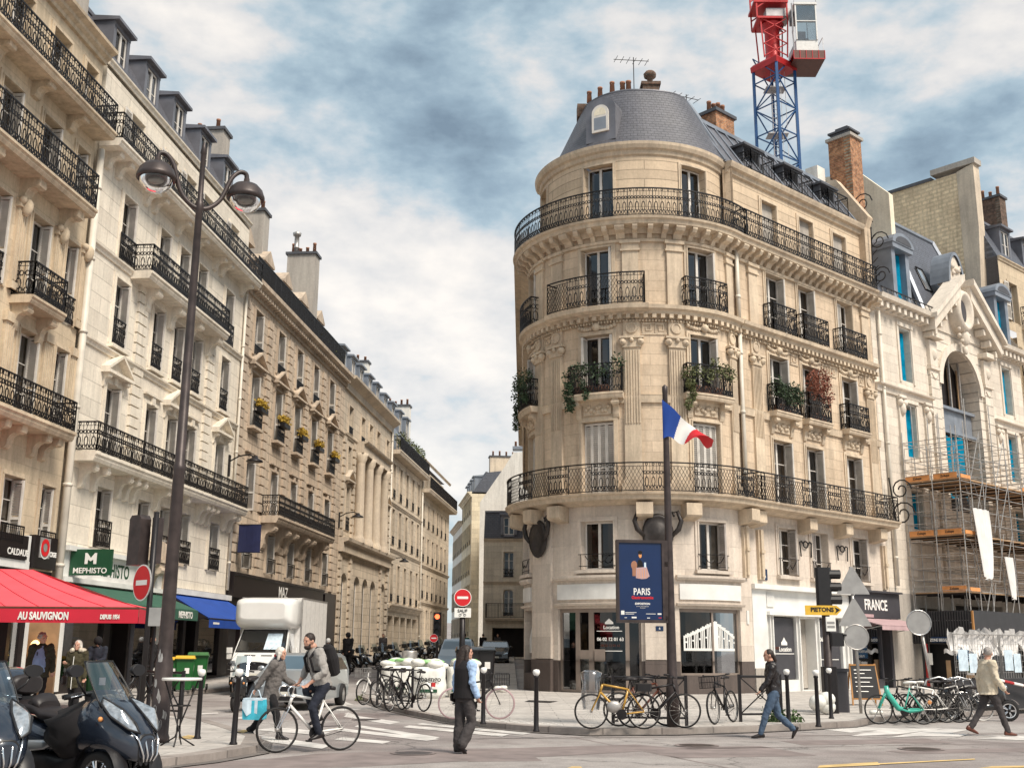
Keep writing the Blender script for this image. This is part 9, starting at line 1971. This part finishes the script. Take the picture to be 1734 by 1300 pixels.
# woman with long dark hair, seen from behind walking right
def ex_vest(b, J, H_, Sh, Nk, Hd, hp, up, fw, vox):
    m = MB(); rings(m, [(H_.x,0,H_.z-.05,.185,.215,0),(H_.x,0,H_.z+.12,.168,.20,0),(H_.x,0,H_.z+.3,.168,.205,0),(H_.x,0,H_.z+.44,.165,.205,0),(H_.x,0,H_.z+.51,.13,.18,0),(H_.x,0,H_.z+.58,.085,.10,0)], 22); remeshed(b, 'vest', 'fabric_black', m, vox, 2)
    m = MB(); m.loft([sect(-.12,H_.z-.03,.02,.06,3,14,yc=.23),sect(-.02,H_.z-.04,.045,.09,3,14,yc=.24),sect(.1,H_.z-.03,.02,.07,3,14,yc=.23)]); m.tube([(-.05,.22,H_.z),(0,.1,Sh.z),(0,-.1,Sh.z+.02)], .012, 5); m.build('bag', 'leather_black', b)
person('long haired woman in a black vest with pale blue sleeves, crossing the road', gp(785,1275), radians(40), dict(lt=-.05, lk=.0, rt=.22, rk=.75, la=(-.1,.1,.2), ra=(-.05,.16,.45), hd=-.55, leg_w=1.12, rtoe=(.7,0,-.7)), top='fabric_lightblue', legs='fabric_charcoal', hair='hair_dark', hairstyle='long', height=1.66, extra=ex_vest, flare=1.45, shoes='leather_black')
# woman in black leather jacket walking left
person('woman in a dark leather jacket and blue jeans striding left on the right side', gp(1313,1250), pi-.05, dict(lt=.42, lk=.10, rt=-.22, rk=.62, la=(.35,.15,.35), ra=(-.40,.12,.35), hd=0, lean=.04, rtoe=(.55,0,-.83)), top='leather_black', legs='jeans', hairstyle='bun', height=1.70, slim=.92)
# man in beige jacket walking right, seen from behind
def ex_beige(b, J, H_, Sh, Nk, Hd, hp, up, fw, vox): pass
person('grey haired man in a beige jacket and dark trousers walking right at the right edge', gp(1682,1246), .12, dict(lt=-.40, lk=.25, rt=.36, rk=.06, la=(-.3,.12,.35), ra=(.1,.14,.5), hd=.9, lean=.02, ltoe=(.9,0,-.3)), top='fabric_beige', legs='fabric_charcoal', shoes='leather_brown', hair='hair_grey', hairstyle='short', height=1.76, coat=.80)
# woman in grey coat with shopping bag, walking away to the right
def ex_bag(b, J, H_, Sh, Nk, Hd, hp, up, fw, vox):
    w = J['r'][5]; w = w+V(0,-.02,-.07)
    m = MB(); m.loft([[(w.x+x*k, w.y+y*.13, w.z+z_) for x, y in [(-.19,-1),(0,-1.1),(.19,-1),(.2,0),(.19,1),(0,1.1),(-.19,1),(-.2,0)]] for z_, k in ((-.50,.92),(-.48,1.0),(-.25,1.08),(-.12,1.0))]); o = m.build('shopping_bag', 'bag_cyan', b)
    m = MB(); m.grid([[(w.x-.2+.1*i, w.y-.146-.01*sin(i*2), w.z-.14-.3*j*(.5+.5*abs(sin(i*1.3)))) for i in range(4)] for j in range(2)]); m.loft([[(w.x+x*k, w.y+y*.133, w.z+z_) for x, y in [(-.19,-1),(0,-1.1),(.19,-1),(.2,0),(.19,1),(0,1.1),(-.19,1),(-.2,0)]] for z_, k in ((-.15,1.01),(-.11,1.01))]); m.build('bag_print', 'bag_pale', o)
    m = MB(); m.tube([(w.x-.12,w.y,w.z-.13),(w.x-.06,w.y,w.z+.02),(w.x,w.y,w.z+.06),(w.x+.06,w.y,w.z+.02),(w.x+.12,w.y,w.z-.13)], .01, 6); m.build('bag_handle', 'bag_pale', o)
    m = MB(); rings(m, [(Nk.x,0,Nk.z-.03,.085,.09,0),(Nk.x,0,Nk.z+.03,.088,.085,0),(Nk.x+.01,0,Nk.z+.07,.075,.07,0)]); cap(m, [Nk+V(-.08,.02,.0), Nk+V(-.12,.04,-.12)], [.04,.03]); remeshed(b, 'scarf', 'fabric_navy', m, .011, 2)
    m = MB(); [m.sphere(hp(-.10,.02*k,-.06-.02*k), .035, 8, 6) for k in (-1,0,1)]; m.build('hair_bow', 'red_plastic', b)
person('grey haired woman in a long grey coat carrying a blue and white shopping bag', gp(456,1252), -.15, dict(lt=-.38, lk=.30, rt=.34, rk=.10, ra=(-.62,.16,.05), la=(.25,.12,.9), hd=-.1, lean=.16, ltoe=(.75,0,-.66), sway=.06, leg_w=1.05), top='fabric_coat', legs='fabric_black', hair='hair_white', hairstyle='bob', height=1.66, coat=.56, extra=ex_bag)
# man in green jacket
def ex_shirt(b, J, H_, Sh, Nk, Hd, hp, up, fw, vox):
    m = MB(); rings(m, [(.06,0,H_.z-.04,.13,.14,0),(.105,0,H_.z+.10,.17,.155,0),(.095,0,H_.z+.26,.155,.145,0),(.05,0,H_.z+.42,.12,.11,0),(.03,0,H_.z+.54,.07,.07,0)], 20); remeshed(b, 'shirt', 'fabric_blueshirt', m, .012, 2)
    m = MB(); m.box(.22,.245,-.03,.03,H_.z-.06,H_.z-.01); m.build('belt_buckle', 'chrome', b)
    m = MB(); m.box(.215,.222,-.05,-.03,H_.z+.32,H_.z+.40); m.build('glasses_in_collar', 'fabric_black', b)
person('heavy grey haired man in an olive jacket and blue shirt, under the red awning', gp(60,1207,.12), -pi/2+.15, dict(lt=.05, lk=.02, rt=-.05, rk=.02, la=(-.1,.25,.25), ra=(0,.22,.2), hd=.9), top='fabric_olive', legs='fabric_black', hair='hair_grey', hairstyle='curly', height=1.78, extra=ex_shirt, belly=.04, coat=.78, z=.12)
# woman in parka
def ex_fur(b, J, H_, Sh, Nk, Hd, hp, up, fw, vox):
    m = MB(); n = 14
    for i in range(n): a = pi*.15+1.7*pi*i/n; m.sphere((Nk.x+.0+.11*cos(a+.2), .155*sin(a+.2), Nk.z+.0+.03*cos(a)), .055, 8, 6)
    remeshed(b, 'fur_collar', 'fur', m, .012, 1)
    m = MB(); m.tube([(.20,0,H_.z-.3),(.205,0,H_.z+.1),(.185,0,H_.z+.45)], .008, 5); m.build('zip', 'sign_white', b)
    m = MB(); m.loft([sect(-.12,H_.z-.10,.03,.06,3,14,yc=-.27),sect(0,H_.z-.12,.05,.12,3,14,yc=-.28),sect(.14,H_.z-.10,.03,.08,3,14,yc=-.27)]); m.tube([(.0,-.27,H_.z),(.03,-.20,Sh.z-.05)], .012, 5); m.build('handbag', 'leather_black', b)
person('blonde woman in a brown parka with a pale fur collar and a black handbag', gp(122,1213,.12), -pi/2-.1, dict(lt=.12, lk=.05, rt=-.10, rk=.08, la=(0,.14,.15), ra=(.1,.12,1.7), hd=0), top='fabric_parka', legs='fabric_black', hair='hair_white', hairstyle='bob', height=1.62, coat=.66, extra=ex_fur, z=.12, slim=.95)
# man in dark coat with white bag
def ex_wbag(b, J, H_, Sh, Nk, Hd, hp, up, fw, vox):
    w = J['l'][5]+V(.03,.0,-.08); m = MB(); m.loft([[(w.x+.06*k*cos(a), w.y+.10*k*sin(a), w.z-z_) for a in [2*pi*i/10 for i in range(10)]] for z_, k in ((0,.2),(.08,.6),(.2,1.1),(.32,1.1),(.36,.7))]); m.build('carrier_bag', 'bag_plastic', b)
x, y = gp(253,1172,.12)
person('man in a long black coat carrying a small white bag, behind the street lamp', (x, y), -pi/2, dict(lt=.15, lk=.05, rt=-.15, rk=.1, la=(.15,.1,.5), ra=(-.1,.1,.2), hd=-.2), top='fabric_black', legs='fabric_black', hair='hair_grey', hairstyle='bald', height=1.85, coat=.55, extra=ex_wbag, z=.12, vox=.018)
def far(label, x, y, rz, pose, top, legs='fabric_black', hs='short', hr='hair_dark', h=1.72, coat=None): return person(label, (x,y), rz, pose, top=top, legs=legs, hair=hr, hairstyle=hs, height=h, vox=.025, coat=coat, z=gz(x,y)+.12)
x, y = gp(158,1192,.12)
far('dark clothed man in a cap standing behind the green bin under the awning', x, y, -pi/2, dict(la=(.4,.1,1.0), ra=(.4,.1,1.0), nod=.03), 'fabric_navy', hs='helmet', hr='fabric_black', h=1.74)
far('rider in a white helmet standing by the nearest parked scooters', -8.6, 54, -pi/2+.5, dict(la=(.3,.1,.7), ra=(.3,.1,.7)), 'fabric_black', hs='helmet', hr='sign_white', h=1.7)
far('tall man in black standing among the parked scooters', -8.0, 56.5, -pi/2-.4, dict(la=(.2,.1,.6), ra=(-.1,.1,.3)), 'fabric_black', hs='helmet', hr='fabric_black', h=1.95, coat=.75)
far('distant pedestrian with bare head beside the far end of the scooter row', -8.0, 72, -pi/2, dict(la=(.1,.1,.3)), 'fabric_charcoal', h=1.75)
far('distant pedestrian in dark green in the side street', -3.0, 76, pi/2, dict(lt=.2,rt=-.2,rk=.3), 'green_cloth', h=1.75, coat=.7)
far('distant pedestrian in black beside the dark parked car', -1.9, 80, pi/2, dict(lt=-.2,rt=.2,lk=.3), 'fabric_black', h=1.72)
far('distant pedestrian in grey near the corner house', -.9, 82.5, -pi/2, dict(lt=.2,rt=-.2,rk=.3), 'fabric_charcoal', h=1.7)
# cyclist with his own bicycle
cyb = bicycle('white framed racing bicycle ridden by the bearded man', 'sign_white', bars='drop', group=None, chrome=True)
cyb.children[0]['label'] = 'white frame'
cxy = gp(527,1272); CR = pi+.52; CZ = 1.04
place(cyb, cxy[0], cxy[1], 0, CR); cyb.scale = (CZ,)*3
def ex_pack(b, J, H_, Sh, Nk, Hd, hp, up, fw, vox):
    m = MB(); c = H_+up*.33-fw*.22
    m.loft([[tuple(c+up*t+fw*(r1*cos(a))+V(0,r2*sin(a),0)) for a in [2*pi*i/16 for i in range(16)]] for t, r1, r2 in ((-.27,.05,.08),(-.24,.10,.14),(0,.13,.16),(.18,.10,.14),(.24,.04,.08))]); m.build('backpack', 'fabric_black', b)
    for sg in (-1,1):
        m = MB(); m.tube([tuple(Sh-fw*.12+V(0,sg*.12,.03)), tuple(Sh+up*.05+V(0,sg*.125,.03)), tuple(Sh+fw*.135+V(0,sg*.13,-.04)), tuple(H_+up*.25+fw*.15+V(0,sg*.15,0)), tuple(H_+up*.15-fw*.05+V(0,sg*.185,0))], [.024]*5, 6); m.build('backpack_strap', 'fabric_black', b)
    m = MB(); m.tube([tuple(H_+up*.52+fw*.13), tuple(H_+up*.36+fw*.165), tuple(H_+up*.2+fw*.16)], .006, 5); m.build('zip', 'fabric_black', b)
cy = person('bearded man in a grey jumper with a black backpack riding the white bicycle', (cxy[0], cxy[1]), CR, dict(lean=.30, hip=1.03, lift=0, lleg=((.20,.12,.66),(.06,.11,.27)), rleg=((.23,-.12,.92),(.02,-.11,.50)), larm=((.10,.33,1.22),(.31,.25,1.04)), rarm=((.16,-.32,1.24),(.31,-.24,1.04)), lhand=(.7,-.2,-.5), rhand=(.7,.2,-.5), hd=.35, nod=.02, cuff=.12, ltoe=(1,0,-.15), rtoe=(.95,0,-.3)),
    top='fabric_grey', legs='fabric_navy', hair='hair_dark', hairstyle='short', height=1.78, extra=ex_pack, beard='hair_dark')
cy.location = cy.location+Vector((cos(CR),sin(CR),0))*-.14
